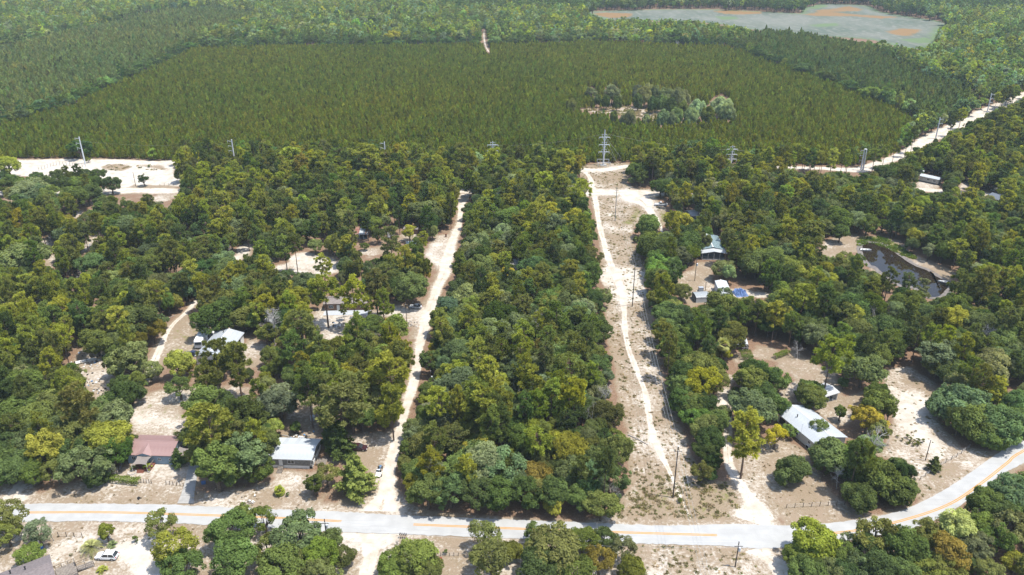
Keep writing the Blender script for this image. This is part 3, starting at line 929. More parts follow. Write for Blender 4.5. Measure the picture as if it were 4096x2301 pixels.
def plantation_shape(seed, n=120, Hh=7.6, Rr=2.1, w=0.33):
    g = np.random.default_rng(seed)
    u = g.uniform(0.12, 1, n) ** 0.8
    a = g.uniform(0, 2 * math.pi, n)
    z = Hh * u
    rr = Rr * (1 - u ** 1.6) ** 0.8 + 0.2
    b = np.stack([np.cos(a) * rr * 0.12, np.sin(a) * rr * 0.12, z - 0.5], 1)
    tip = np.stack([np.cos(a) * rr, np.sin(a) * rr, z + g.uniform(0.0, 0.9, n)], 1)
    m = (b + tip) / 2
    s = unit(np.cross(tip - b, g.normal(size=(n, 3)))) * (w * g.uniform(0.7, 1.5, n))[:, None]
    v = np.stack([b, m + s, tip, m - s], 1).reshape(-1, 3)
    t = MB().tube([(0, 0, -0.2), (0, 0, Hh * 0.9)], [0.12, 0.03], 4, False)
    return (v, np.arange(4 * n).reshape(-1, 4), np.clip(g.normal(0.5, 0.22, n), 0, 1)), t
def fan_palm_shape(seed, Hh=5.0, fronds=34, ln=1.7):
    g = np.random.default_rng(seed)
    t = MB().tube([(0, 0, -0.2), (0.1, 0, Hh * 0.5), (0, 0.1, Hh)], [0.24, 0.19, 0.17], 7)
    V, Fc, K = [], [], []
    for i in range(fronds):
        a = i * 2.4
        el = R(g.uniform(-55, 75))
        d = np.array([math.cos(a) * math.cos(el), math.sin(a) * math.cos(el), math.sin(el)])
        s0 = np.array([0, 0, Hh]) + d * ln * 0.45
        side = unit(np.cross(d, [0, 0, 1]))
        up = np.cross(side, d)
        K0 = g.uniform(0.3, 0.8)
        for j in range(11):
            b = R(-75 + 15 * j)
            dd = d * math.cos(b) + side * math.sin(b)
            e = s0 + dd * ln * 0.62 - np.array([0, 0, 0.22 * ln]) * abs(math.sin(b)) + up * 0.05
            pw = unit(np.cross(dd, up)) * 0.10
            m = (s0 + e) / 2 + up * 0.06
            n = len(V)
            V += [s0, m + pw, e, m - pw]
            Fc.append((n, n + 1, n + 2, n + 3)); K.append(K0)
        t.tube([(0, 0, Hh - 0.1), tuple(s0)], 0.025, 3, False)
    return (np.array(V), np.array(Fc), np.array(K)), t
def feather_palm_shape(seed, Hh=1.6, fronds=38, ln=3.0, droop=1.0):
    g = np.random.default_rng(seed)
    t = MB().tube([(0, 0, -0.2), (0, 0, Hh)], [0.34, 0.26], 8)
    V, Fc, K = [], [], []
    for i in range(fronds):
        a = i * 2.4 + g.normal() * 0.1
        el = R(g.uniform(5, 80))
        K0 = g.uniform(0.25, 0.8)
        P = []
        for s in np.linspace(0, 1, 9):
            r = ln * s * math.cos(el) + ln * 0.15 * s
            z = Hh + ln * s * math.sin(el) - droop * ln * 0.75 * s ** 2.2 * math.cos(el * 0.6)
            P.append(np.array([math.cos(a) * r, math.sin(a) * r, max(z, 0.08)]))
        t.tube([tuple(p) for p in P], list(np.linspace(0.035, 0.008, 9)), 3, False)
        side = np.array([-math.sin(a), math.cos(a), 0])
        for j in range(1, 8):
            for sg in (-1, 1):
                for o in (0.0, 0.5):
                    p = P[j] + (P[j + 1] - P[j]) * o
                    dd = unit(side * sg + (P[j + 1] - P[j - 1]) * 0.9 + np.array([0, 0, 0.25]))
                    L0 = ln * 0.2 * (1 - 0.5 * abs(j - 4) / 4)
                    e = p + dd * L0
                    wv = unit(np.cross(dd, [0, 0, 1])) * 0.05
                    n = len(V)
                    V += [p - wv, p + wv, e + wv * 0.3, e - wv * 0.3]
                    Fc.append((n, n + 1, n + 2, n + 3)); K.append(K0)
    return (np.array(V), np.array(Fc), np.array(K)), t

SHAPES = {}
def shape(kind, i):
    """(trunk mesh, crown mesh) of variant i, made once"""
    key = (kind, i)
    if key in SHAPES:
        return SHAPES[key]
    m, bk = LEAF, BARK
    if kind == 'oak':
        c, t = oak_shape(100 + i, flat=[0.72, 0.6, 0.8, 0.68, 0.76, 0.62, 0.85][i % 7], lobes=[62, 70, 54, 66][i % 4])
    elif kind == 'mound':           # live oak with limbs down to the ground
        c, t = oak_shape(150 + i, 5.0, 8.0, 84, 300, 0.295, 0.66, 0.06, 0.46, -0.75)
    elif kind == 'tall':            # upright broadleaf
        c, t = oak_shape(200 + i, 4.2, 11.5, 60, 300, 0.295, 1.05, 0.12)
    elif kind == 'thin':            # open crown with sky holes
        c, t = oak_shape(250 + i, 4.6, 10.5, 34, 240, 0.29, 0.9, 0.25)
    elif kind == 'pine':
        c, t = pine_shape(300 + i, Rr=[3.0, 3.6, 2.6, 3.2, 2.8][i % 5], low=[0.5, 0.55, 0.42, 0.6, 0.35][i % 5]); m, bk = NEEDLE, PINEBARK
    elif kind == 'cedar':
        c, t = cedar_shape(400 + i); m = NEEDLE
    elif kind == 'shrub':
        c, t = oak_shape(500 + i, 1.3, 2.2, 16, 120, 0.17, 0.8)
    elif kind == 'palm':
        c, t = fan_palm_shape(600 + i)
    elif kind == 'palmetto':
        c, t = fan_palm_shape(610 + i, 1.3, 30, 1.5)
    elif kind == 'feather':
        c, t = feather_palm_shape(620 + i, 1.5, 44, 3.2)
    elif kind == 'sago':
        c, t = feather_palm_shape(640 + i, 0.5, 44, 1.5, 0.9)
    elif kind == 'agave':
        c, t = feather_palm_shape(660 + i, 0.2, 30, 1.3, 0.35)
    elif kind == 'plantation':
        c, t = plantation_shape(700 + i); m, bk = NEEDLE, PINEBARK
    elif kind == 'far_oak':
        c, t = oak_shape(800 + i, 5.0, 10.0, 26, 46, 0.95, [0.72, 0.62, 0.9][i % 3], 0.1)
    elif kind == 'far_pine':
        c, t = pine_shape(850 + i, 3.2, 15.0, 34, 14, 1.0, 0.45, 0.24); m, bk = NEEDLE, PINEBARK
    tm = t.mesh('trunk_%s' % kind, bk)
    cm = np_mesh('crown_%s' % kind, c[0], c[1], m, c[2])
    SHAPES[key] = (tm, cm)
    return SHAPES[key]
VAR = dict(oak=9, mound=5, tall=4, thin=3, pine=5, cedar=3, shrub=4, palm=2, palmetto=1, feather=1, sago=1, agave=1, plantation=6, far_oak=6, far_pine=4)
# crown width, total height and crown-centre height of each shape
DIM = dict(oak=(9.0, 9.0, 5.5), mound=(9.2, 7.2, 3.7), tall=(7.7, 10.8, 6.3), thin=(8.2, 9.8, 5.8), pine=(6.0, 15.0, 11.3), cedar=(6.4, 9.0, 3.6), shrub=(2.6, 2.2, 1.3),
           palm=(3.4, 6.0, 5.0), palmetto=(3.0, 2.4, 1.4), feather=(6.0, 3.5, 1.7), sago=(3.0, 1.4, 0.8), agave=(2.6, 1.2, 0.6), plantation=(3.1, 8.5, 5.0), far_oak=(9.2, 9.0, 5.6), far_pine=(6.4, 15.0, 11.0))
TINT = dict(dark=(0.043, 0.058, 0.021), mid=(0.070, 0.087, 0.027), lime=(0.108, 0.126, 0.029), yell=(0.178, 0.168, 0.028), blue=(0.080, 0.095, 0.045), grey=(0.116, 0.121, 0.066),
            oliv=(0.098, 0.096, 0.030), oran=(0.165, 0.115, 0.026), gold=(0.23, 0.185, 0.022), pale=(0.15, 0.165, 0.095), straw=(0.21, 0.20, 0.09), bright=(0.092, 0.135, 0.032))
TWORD = dict(dark='dark green', mid='mid green', lime='light green', yell='yellow-green', blue='blue-green', grey='grey-green', oliv='olive', oran='orange-tinged', gold='golden yellow',
             pale='pale green', straw='straw-coloured', bright='bright green')
for _k in TINT:
    TINT[_k] = tuple((v * 0.82 + o * 0.18) * s for v, o, s in zip(TINT[_k], (0.084, 0.097, 0.030), (1.80, 1.97, 1.78)))
def tint_of(name, amt=0.13):
    c = np.array(TINT[name])
    return tuple(float(x) for x in c * (1 + random.gauss(0, amt)) * np.array([1 + random.gauss(0, amt * 0.5), 1, 1 + random.gauss(0, amt)]))
NAME = dict(oak='oak_tree', mound='oak_tree', tall='oak_tree', thin='oak_tree', pine='pine_tree', cedar='cedar_tree', shrub='shrub', palm='palm_tree', palmetto='palm_tree', feather='palm_tree', sago='palm_tree', agave='agave_plant',
            plantation='plantation_pine')
CAT = dict(oak='oak', mound='oak', tall='oak', thin='oak', pine='pine', cedar='cedar', shrub='shrub', palm='palm', palmetto='palm', feather='palm', sago='palm', agave='agave', plantation='young pine')
def tree(kind, x, y, k, tint, label, group=None, kz=1.0, z=0.0):
    i = random.randrange(VAR[kind])
    tm, cm = shape(kind, i)
    e = thing(NAME[kind], label, CAT[kind], (x, y, z), random.uniform(0, 6.28), group)
    e.scale = (k, k, k * kz)
    ob('trunk' if kind not in ('shrub', 'agave') else 'stem', tm, e)
    c = ob('crown' if kind not in ('shrub', 'agave') else 'foliage', cm, e)
    c['tint'] = tint_of(tint) if isinstance(tint, str) else tint
    return e
BARE = {}
def bare(x, y, k, label, mossy=False, group=None, kz=1.0):
    i = random.randrange(4)
    if (i, mossy) not in BARE:
        t, tw = bare_shape(900 + i)
        m = MOSSWOOD if mossy else DEADWOOD
        BARE[(i, mossy)] = (t.mesh('trunk_bare', m), tw.mesh('branches_bare', m))
    e = thing('dead_tree', label, 'dead tree', (x, y, 0), random.uniform(0, 6.28), group)
    e.scale = (k, k, k * kz)
    ob('trunk', BARE[(i, mossy)][0], e)
    ob('branches', BARE[(i, mossy)][1], e)
    return e
# ------------------------------------------------------------------ where trees may stand
CELL = 8
MX0, MY0, MW, MH = -480, -60, 640, 320
cxg, cyg = np.meshgrid(MX0 + CELL * (np.arange(MW) + 0.5), MY0 + CELL * (np.arange(MH) + 0.5))
SEEN = np.zeros((MH, MW), bool)
for poly, _, _, _, _, on in OPEN:
    if on:
        SEEN |= inside(cxg, cyg, poly)
for poly in KEEP + [ROAD_N + ROAD_S[::-1], POND, MARSH]:
    SEEN |= inside(cxg, cyg, poly)
for nm, pts in TRACKS.items():
    for (xa, ya, wa), (xb, yb, wb) in zip(pts[:-1], pts[1:]):
        if nm in ('village_dirt_road', 'transmission_line_road') and not (ya > 0 and ((690 < xa < 2310) or (2600 < xa < 3400 and nm[0] == 'v') or (2500 < xa < 3150) or xa > 3400 and nm[0] == 'v')) or nm not in ('village_dirt_road', 'transmission_line_road'):
            n = int(max(abs(xb - xa), abs(yb - ya)) / 4) + 1
            horiz = abs(xb - xa) > 1.2 * abs(yb - ya)
            for t in np.linspace(0, 1, n):
                x, y, w = xa + (xb - xa) * t, ya + (yb - ya) * t, wa + (wb - wa) * t
                hx, hy = (4, w / 2 * 0.8) if horiz else (w / 2 * 0.85, 4)
                j0, j1 = int((y - hy - MY0) / CELL), int((y + hy - MY0) / CELL) + 1
                i0, i1 = int((x - hx - MX0) / CELL), int((x + hx - MX0) / CELL) + 1
                SEEN[max(j0, 0):j1, max(i0, 0):i1] = True
ALL = SEEN.copy()
for poly in POLES_SEEN:
    ALL |= inside(cxg, cyg, poly)
PLANTED = SEEN.copy()
MASK = ALL
def seen(px, py):
    i = np.clip(((px - MX0) / CELL).astype(int), 0, MW - 1)
    j = np.clip(((py - MY0) / CELL).astype(int), 0, MH - 1)
    return MASK[j, i]
ring = [(0, 0)] + [(0.85 * math.cos(a), 0.85 * math.sin(a)) for a in np.linspace(0, 2 * math.pi, 10, endpoint=False)] + [(0.45 * math.cos(a), 0.45 * math.sin(a)) for a in np.linspace(0.3, 6.5, 6)]
def clear_hits(x, y, r, zc, rz):
    """how many of 17 points of the crown's outline would hide ground that the photo shows"""
    px, py = proj(x, y, zc)
    s = F / (y * cp - (zc - CAMH) * sp)
    th = np.arctan2(CAMH, y)
    hv = np.sqrt((rz * np.cos(th)) ** 2 + (r * np.sin(th)) ** 2) * s
    h = np.zeros(x.shape, int)
    for a, b in ring:
        h += seen(px + a * r * s, py + b * hv)
    bx, by = proj(x, y, np.zeros_like(x))
    return h + 2 * seen(bx, by)

ycl = TROWS['transmission_line_road']
o_ = np.argsort(ycl[:, 0])
def back_line(x):
    return np.interp(x, ycl[o_, 0], ycl[o_, 1])

# ------------------------------------------------------------------ trees read one by one from the photo: tile, x, y, crown width, shape, tint, label
HAND = [
 # left woods by the road and the red-roofed house
 ('T1', 620, 340, 330, 'oak', 'oliv', 'large olive oak left of the red-roofed house'), ('T1', 850, 390, 330, 'oak', 'yell', 'large yellow-green oak touching the red-roofed house on its left'),
 ('T1', 640, 590, 340, 'oak', 'blue', 'blue-green oak at the corner of the red-roofed house yard'), ('T1', 880, 230, 320, 'oak', 'grey', 'wispy grey-green oak behind the red-roofed house'),
 ('T1', 340, 470, 280, 'tall', 'yell', 'upright yellow-green oak beside the western dirt entrance'), ('T1', 150, 600, 280, 'oak', 'mid', None), ('T1', 80, 440, 280, 'oak', 'dark', None),
 ('T1', 290, 260, 320, 'oak', 'oliv', None), ('T1', 110, 170, 300, 'oak', 'mid', None), ('T1', 420, 140, 300, 'oak', 'oliv', None), ('T1', 600, 120, 260, 'pine', 'oliv', None),
 ('T1', 430, 640, 190, 'thin', 'oliv', 'thin mossy olive oak on the verge near the western dirt entrance'),
 ('T1', 930, 70, 260, 'oak', 'dark', 'dark green oak at the corner of the sandy back yard'), ('T1', 1560, 130, 330, 'thin', 'mid', None), ('T1', 1620, 280, 320, 'pine', 'yell', 'spreading yellow-green pine behind the red-roofed house drive'),
 ('T1', 1770, 380, 260, 'cedar', 'mid', None), ('T1', 1900, 220, 330, 'oak', 'dark', None), ('T1', 1660, 590, 360, 'tall', 'mid', 'tall mid green oak over the concrete driveway'),
 ('T1', 1890, 500, 340, 'tall', 'blue', 'tall blue-green oak left of the white-roofed mobile home'), ('T2', 20, 610, 230, 'oak', 'dark', 'dark green oak hiding the left end of the white-roofed mobile home'),
 ('T1', 1370, 550, 130, 'cedar', 'dark', 'small dark evergreen at the right corner of the red-roofed house'), ('T1', 1790, 640, 240, 'oak', 'mid', 'low mid green oak on the verge between the two front houses'),
 # south of the road
 ('T1', 20, 1000, 270, 'thin', 'oliv', 'sparse olive oak at the left edge beside the paved road'), ('T1', 40, 1110, 240, 'oak', 'oliv', 'low olive oak at the left edge south of the paved road'),
 ('T1', 290, 1110, 210, 'thin', 'grey', 'grey-green mossy oak south of the paved road'), ('T1', 815, 1110, 130, 'tall', 'yell', 'small upright yellow-green oak above the big feathery palm'),
 ('T1', 700, 1225, 175, 'feather', 'straw', 'big feathery straw-coloured palm beside the white car'), ('T1', 865, 1205, 80, 'agave', 'grey', 'spiky blue-grey agave by the gravel drive'),
 ('T1', 1040, 1170, 66, 'shrub', 'mid', 'round green shrub at the edge of the gravel drive'), ('T1', 1230, 1040, 230, 'thin', 'oliv', 'sparse olive oak leaning over the paved road'),
 ('T1', 1330, 1260, 330, 'thin', 'yell', 'broad yellow-green oak beside the gravel drive'), ('T1', 1400, 1370, 300, 'oak', 'mid', 'mid green oak at the bottom edge beside the gravel drive'),
 ('T1', 230, 1280, 190, 'oak', 'lime', 'light green bushy tree behind the grey-roofed house'), ('T1', 785, 1395, 90, 'sago', 'yell', 'small spiky sago palm with yellow crown by the wooden deck'),
 ('T1', 545, 1287, 28, 'shrub', 'oliv', 'tiny olive shrub in the yard left of the white car'), ('T1', 1760, 1090, 330, 'oak', 'mid', 'mid green oak beside the paved road left of the utility pole'),
 ('T1', 1800, 1310, 380, 'oak', 'mid', 'large mid green oak at the bottom edge left of the dirt road'), ('T1', 1880, 980, 180, 'tall', 'mid', 'narrow green oak top reaching over the paved road'),
 ('T2', 60, 1010, 200, 'thin', 'oliv', 'thin olive oak reaching up over the yellow centre line'), ('T2', 330, 1120, 360, 'oak', 'blue', 'broad blue-green oak just south of the paved road'),
 ('T2', 570, 1170, 230, 'oak', 'mid', 'mid green oak under the utility pole top'), ('T2', 480, 1290, 280, 'oak', 'lime', 'light green oak below the blue-green oak south of the road'),
 ('T2', 200, 1390, 380, 'oak', 'mid', 'broad green oak cut by the bottom edge left of the dirt road'), ('T2', 90, 1230, 250, 'thin', 'oliv', 'open olive oak between the two groves south of the road'),
 ('T2', 480, 1440, 300, 'oak', 'oliv', None),
 ('T2', 1230, 1290, 320, 'oak', 'mid', 'mid green oak right of the southern dirt road'), ('T2', 1040, 1390, 260, 'oak', 'lime', 'light green oak at the bottom edge right of the southern dirt road'),
 ('T2', 1330, 1390, 240, 'oak', 'mid', None), ('T2', 1760, 1130, 260, 'thin', 'oliv', 'tall olive oak standing over the centre line of the paved road'), ('T2', 1810, 1310, 330, 'thin', 'oliv', 'broad olive oak above the fenced yard south of the road'),
 ('T2', 1460, 1265, 50, 'shrub', 'mid', 'small green shrub on the fence line south of the road'), ('T2', 1930, 1260, 200, 'oak', 'oliv', None),
 ('T3', 330, 1240, 420, 'oak', 'oliv', 'big rounded olive-green oak south of the road in the middle'), ('T3', 240, 1390, 360, 'oak', 'dark', 'dark green oak at the bottom edge below the big rounded oak'),
 ('T3', 540, 1170, 230, 'oak', 'mid', 'mid green oak right of the big rounded oak'), ('T3', 740, 1170, 210, 'oak', 'dark', 'dark green oak at the right end of the roadside grove'),
 ('T3', 670, 1320, 260, 'thin', 'oran', 'orange-tinged oak in the roadside grove'), ('T3', 880, 1250, 220, 'thin', 'grey', 'grey-green mossy oak at the right of the roadside grove'), ('T3', 920, 1400, 240, 'oak', 'oliv', None),
 ('T3', 30, 1260, 130, 'oak', 'yell', 'small yellow-green tree left of the big rounded oak'), ('T3', 500, 1420, 300, 'oak', 'mid', None), ('T3', 200, 1130, 200, 'oak', 'mid', None),
 # left of the sandy road
 ('T2', 765, 700, 290, 'cedar', 'lime', 'big light green conical pine beside the sandy road junction'), ('T2', 440, 740, 150, 'tall', 'dark', 'dark green small oak in front of the white-roofed mobile home'),
 ('T2', 545, 660, 190, 'thin', 'oliv', 'sparse mossy oak in front of the white-roofed mobile home'), ('T2', 180, 790, 95, 'palmetto', 'yell', 'small cabbage palm in the front yard of the mobile home'),
 ('T2', 650, 430, 230, 'cedar', 'dark', 'dark green cedar beside the maroon car'), ('T2', 560, 380, 150, 'cedar', 'dark', 'slim dark cedar behind the white-roofed mobile home'), ('T2', 130, 300, 170, 'oak', 'lime', None),
 ('T2', 180, 110, 290, 'oak', 'grey', 'rounded grey-green oak at the edge of the littered back yard'), ('T2', 640, 140, 330, 'pine', 'oliv', None), ('T2', 820, 230, 220, 'oak', 'mid', None),
 ('T2', 1020, 200, 220, 'oak', 'yell', None), ('T2', 400, 0, 200, 'pine', 'mid', 'slender pine with bare trunk in the littered back yard'), ('T2', 530, 10, 190, 'pine', 'oliv', 'leaning pine with bare trunk in the littered back yard'),
 ('T2', 60, 370, 190, 'oak', 'mid', None),
 # centre block edge
 ('T2', 1750, 130, 280, 'pine', 'yell', None), ('T2', 1240, 300, 190, 'oak', 'blue', None), ('T2', 1300, 460, 260, 'oak', 'oliv', None), ('T2', 1260, 650, 240, 'oak', 'mid', None),
 ('T2', 1320, 790, 300, 'oak', 'mid', None), ('T2', 1500, 780, 300, 'oak', 'blue', None), ('T2', 1700, 780, 300, 'oak', 'dark', None), ('T2', 1560, 600, 280, 'oak', 'mid', None), ('T2', 1880, 800, 300, 'oak', 'mid', None),
 ('T3', 100, 800, 280, 'oak', 'dark', None), ('T3', 320, 800, 280, 'oak', 'dark', None), ('T3', 480, 640, 260, 'oak', 'blue', None), ('T3', 520, 850, 240, 'oak', 'mid', None), ('T3', 690, 900, 260, 'oak', 'oliv', None),
 ('T3', 320, 900, 170, 'oak', 'yell', 'yellow-flecked bush at the front edge of the central wood'), ('T3', 780, 700, 240, 'oak', 'dark', None), ('T3', 700, 560, 280, 'oak', 'dark', None),
 # strip right of the power line
 ('T3', 1420, 230, 200, 'oak', 'bright', None), ('T3', 1300, 90, 220, 'oak', 'dark', None), ('T3', 1540, 400, 230, 'oak', 'dark', None), ('T3', 1550, 575, 150, 'tall', 'dark', 'dark green oak at the tip of the strip beside the sandy driveway'),
 ('T3', 1470, 640, 170, 'thin', 'oliv', 'thin olive oak at the tip of the strip beside the power line'), ('T3', 1850, 150, 330, 'oak', 'blue', 'smooth blue-green oak at the head of the sandy driveway'),
 ('T3', 1620, 200, 170, 'oak', 'blue', None), ('T3', 1815, 345, 290, 'pine', 'yell', 'flat-topped yellow-green pine casting its shade beside the sandy driveway'),
 # right yards
 ('T4', 190, 630, 290, 'mound', 'mid', 'rounded green oak alone in the yard left of the spreading live oak'), ('T4', 480, 530, 340, 'mound', 'blue', 'blue-green live oak in front of the large white-roofed house'),
 ('T4', 700, 560, 380, 'mound', 'mid', 'live oak crown above the middle of the roadside live oaks'), ('T4', 850, 690, 400, 'mound', 'mid', 'broad live oak beside the bend of the paved road'),
 ('T4', 1010, 790, 300, 'mound', 'mid', 'live oak limb reaching the paved road at the bend'), ('T4', 1000, 620, 220, 'mound', 'blue', 'smaller live oak at the back right of the roadside live oaks'),
 ('T4', 720, 830, 280, 'mound', 'dark', 'dark green live oak lowest in the roadside group'), ('T4', 400, 320, 150, 'thin', 'blue', 'thin oak rising against the large white roof'),
 ('T4', 1480, 120, 400, 'mound', 'blue', 'broad live oak at the back of the white sand lot'), ('T4', 1620, 270, 380, 'mound', 'mid', 'live oak in the middle of the group right of the white sand lot'),
 ('T4', 1790, 280, 400, 'mound', 'blue', 'large live oak at the right of the white sand lot'), ('T4', 1720, 390, 270, 'mound', 'mid', 'low live oak nearest the paved road by the sand lot'), ('T4', 1900, 240, 270, 'mound', 'mid', None),
 ('T4', 770, 230, 250, 'oak', 'gold', 'golden yellow tree behind the white garden fence'), ('T4', 850, 130, 290, 'oak', 'mid', 'green oak behind the golden yellow tree'), ('T4', 860, 340, 170, 'tall', 'oliv', 'olive tree right of the golden yellow tree'),
 ('T4', 560, 190, 100, 'tall', 'mid', 'small upright green tree behind the large white roof'), ('T4', 345, 70, 230, 'oak', 'mid', 'green oak between the large white roof and the carport'), ('T4', 60, 370, 180, 'thin', 'gold', 'golden autumn-tinted tree left of the large white-roofed house'),
 ('T4', 160, 330, 115, 'oak', 'lime', 'bright round bush against the wall of the large white-roofed house'), ('T4', 1285, 595, 105, 'cedar', 'mid', 'round dense green bush beside the wire fence in the sand lot'),
 ('T4', 40, 130, 230, 'oak', 'mid', None), ('T3', 1950, 60, 240, 'oak', 'dark', None),
 # bottom right
 ('T4', 370, 1190, 370, 'oak', 'yell', 'yellow-green oak in the fork of the southeastern dirt road'), ('T4', 300, 1400, 280, 'oak', 'mid', 'green oak at the bottom edge by the southeastern dirt road'), ('T4', 480, 1400, 260, 'oak', 'grey', None),
 ('T4', 620, 1170, 110, 'thin', 'pale', 'thin pale sapling beside the paved road at the bottom right'), ('T4', 840, 1130, 330, 'thin', 'oliv', 'tall olive oak overhanging the paved road at the bottom right'),
 ('T4', 1050, 1230, 360, 'oak', 'dark', 'big dark green oak at the bottom right below the bend'), ('T4', 1240, 1120, 240, 'oak', 'oliv', 'olive oak beside the road right of the big dark oak'), ('T4', 1400, 1260, 300, 'thin', 'oran', 'orange-tinged oak at the bottom right'),
 ('T4', 1470, 1080, 330, 'oak', 'straw', 'pale straw-coloured oak beside the bend south of the road'), ('T4', 1690, 900, 300, 'oak', 'mid', 'green oak at the roadside below the bend near the right edge'), ('T4', 1890, 820, 330, 'oak', 'blue', 'blue-green oak at the right edge below the road'),
 ('T4', 1870, 1070, 280, 'thin', 'grey', None), ('T4', 1560, 1360, 160, 'oak', 'dark', None), ('T4', 1240, 1410, 260, 'oak', 'oliv', None), ('T4', 900, 1390, 320, 'oak', 'dark', None), ('T4', 700, 1380, 240, 'thin', 'blue', None),
 ('T4', 1920, 1340, 200, 'oak', 'yell', None), ('T4', 1720, 1430, 230, 'oak', 'oliv', None), ('T4', 1770, 780, 140, 'thin', 'mid', None),
 # middle left
 ('M1', 530, 840, 150, 'palm', 'yell', 'cabbage palm among the trees above the junk yard'), ('M1', 1240, 930, 400, 'oak', 'grey', 'big grey-green oak right of the junk yard'), ('M1', 1260, 1240, 260, 'oak', 'dark', 'dark green oak below the big grey-green oak'),
 ('M1', 1440, 1020, 220, 'oak', 'grey', None), ('M1', 1720, 970, 300, 'oak', 'yell', 'yellow-green oak in front of the white workshop roof'), ('M1', 1720, 1180, 240, 'thin', 'mid', None),
 ('M1', 2070, 930, 260, 'pine', 'oliv', 'olive pine screening the white workshop roof'), ('M1', 2270, 930, 300, 'pine', 'oliv', 'tall olive pine with dark bare trunk by the white workshop'), ('M1', 1950, 1380, 260, 'oak', 'yell', None), ('M1', 2050, 520, 380, 'oak', 'dark', None),
 ('M1', 1290, 560, 420, 'oak', 'dark', None), ('M1', 930, 740, 300, 'oak', 'oliv', None), ('M1', 800, 560, 320, 'oak', 'mid', None), ('M1', 250, 780, 320, 'oak', 'mid', None), ('M1', 250, 1180, 420, 'oak', 'mid', None), ('M1', 640, 1130, 300, 'oak', 'oliv', None),
 ('M1', 2350, 520, 280, 'oak', 'oliv', None),
 ('M2', 660, 270, 290, 'pine', 'yell', 'yellow-green pine with bare trunk before the brown mobile home'), ('M2', 930, 290, 230, 'pine', 'yell', 'yellow-green pine before the middle of the brown mobile home'),
 ('M2', 1150, 210, 260, 'pine', 'oliv', 'tall olive pine right of the brown mobile home'), ('M2', 1080, 390, 110, 'pine', 'yell', 'slim pine at the right end of the brown mobile home'), ('M2', 1225, 370, 160, 'pine', 'yell', 'yellow-green pine beside the dirt yard of the brown mobile home'),
 ('M2', 1300, 460, 80, 'pine', 'yell', 'small young pine standing alone in the white dirt yard'), ('M2', 840, 445, 70, 'pine', 'oliv', 'small young pine on the edge of the concrete before the brown mobile home'), ('M2', 1500, 230, 330, 'oak', 'blue', 'dense blue-green oak above the white parked car'),
 ('M2', 350, 370, 330, 'oak', 'yell', 'yellow-green oak left of the brown mobile home'), ('M2', 1330, 640, 330, 'oak', 'lime', 'dense light green oak beside the sandy road'), ('M2', 1120, 600, 220, 'oak', 'mid', None), ('M2', 970, 650, 220, 'pine', 'lime', 'light green pine in front of the brown mobile home yard'),
 ('M2', 440, 640, 280, 'pine', 'oliv', None), ('M2', 680, 1060, 270, 'pine', 'lime', None), ('M2', 1300, 1060, 320, 'pine', 'yell', None), ('M2', 900, 1230, 320, 'pine', 'oliv', None), ('M2', 1250, 900, 350, 'oak', 'lime', None), ('M2', 200, 1290, 330, 'oak', 'grey', None),
 ('M2', 1050, 830, 280, 'oak', 'mid', None), ('M2', 1300, 1330, 250, 'pine', 'yell', None), ('M2', 1430, 880, 200, 'oak', 'lime', None), ('M2', 540, 870, 260, 'oak', 'yell', None), ('M2', 1950, 850, 330, 'oak', 'blue', None), ('M2', 1690, 940, 220, 'tall', 'dark', None),
 ('M2', 1780, 540, 240, 'tall', 'oliv', None), ('M2', 2050, 300, 320, 'oak', 'grey', None), ('M2', 2350, 680, 260, 'oak', 'dark', None), ('M2', 2130, 880, 200, 'pine', 'yell', None), ('M2', 2240, 1080, 260, 'pine', 'yell', None), ('M2', 2170, 1320, 280, 'pine', 'lime', None),
 ('M3', 350, 740, 300, 'oak', 'lime', None), ('M3', 120, 680, 180, 'pine', 'yell', None), ('M3', 300, 560, 180, 'pine', 'yell', None), ('M3', 560, 1060, 300, 'pine', 'oliv', None), ('M3', 200, 1150, 240, 'pine', 'yell', None), ('M3', 600, 1280, 260, 'pine', 'yell', None),
 ('M3', 680, 450, 300, 'oak', 'grey', None), ('M3', 850, 330, 220, 'oak', 'grey', None),
 ('M3', 1420, 100, 230, 'oak', 'bright', 'bright green oak at the corner of the white sand crossing'), ('M3', 1640, 270, 200, 'oak', 'oliv', None), ('M3', 2040, 790, 150, 'palm', 'straw', 'cabbage palm with pale fronds beside the brown shed'),
 ('M3', 1980, 590, 330, 'oak', 'blue', 'dense blue-green oak behind the cabbage palm and brown shed'), ('M3', 2060, 420, 360, 'oak', 'oliv', None), ('M3', 2060, 320, 180, 'thin', 'blue', 'thin blue-green oak before the white single-wide trailer'),
 ('M3', 2400, 480, 280, 'oak', 'oliv', None), ('M3', 1560, 540, 260, 'oak', 'blue', None), ('M3', 1660, 720, 260, 'oak', 'mid', None), ('M3', 1820, 1000, 360, 'oak', 'oliv', None),
 ('M4', 605, 900, 290, 'pine', 'yell', 'flat-topped yellow-green pine with curved trunk in the back yard'), ('M4', 930, 1010, 380, 'oak', 'grey', 'large grey-green oak behind the carport'), ('M4', 430, 1240, 260, 'oak', 'mid', None), ('M4', 1060, 1250, 260, 'oak', 'dark', None),
 ('M4', 470, 720, 320, 'oak', 'blue', None), ('M4', 60, 1120, 260, 'oak', 'mid', None), ('M4', 100, 500, 320, 'oak', 'yell', None), ('M4', 2400, 1330, 200, 'oak', 'pale', None), ('M4', 1820, 1060, 300, 'oak', 'dark', None),
 ('M4', 370, 330, 300, 'oak', 'yell', None), ('M4', 1170, 150, 140, 'pine', 'oliv', 'dark olive pine on the near bank of the pond'), ('M4', 1360, 190, 130, 'pine', 'grey', 'grey-green pine standing against the pond water'),
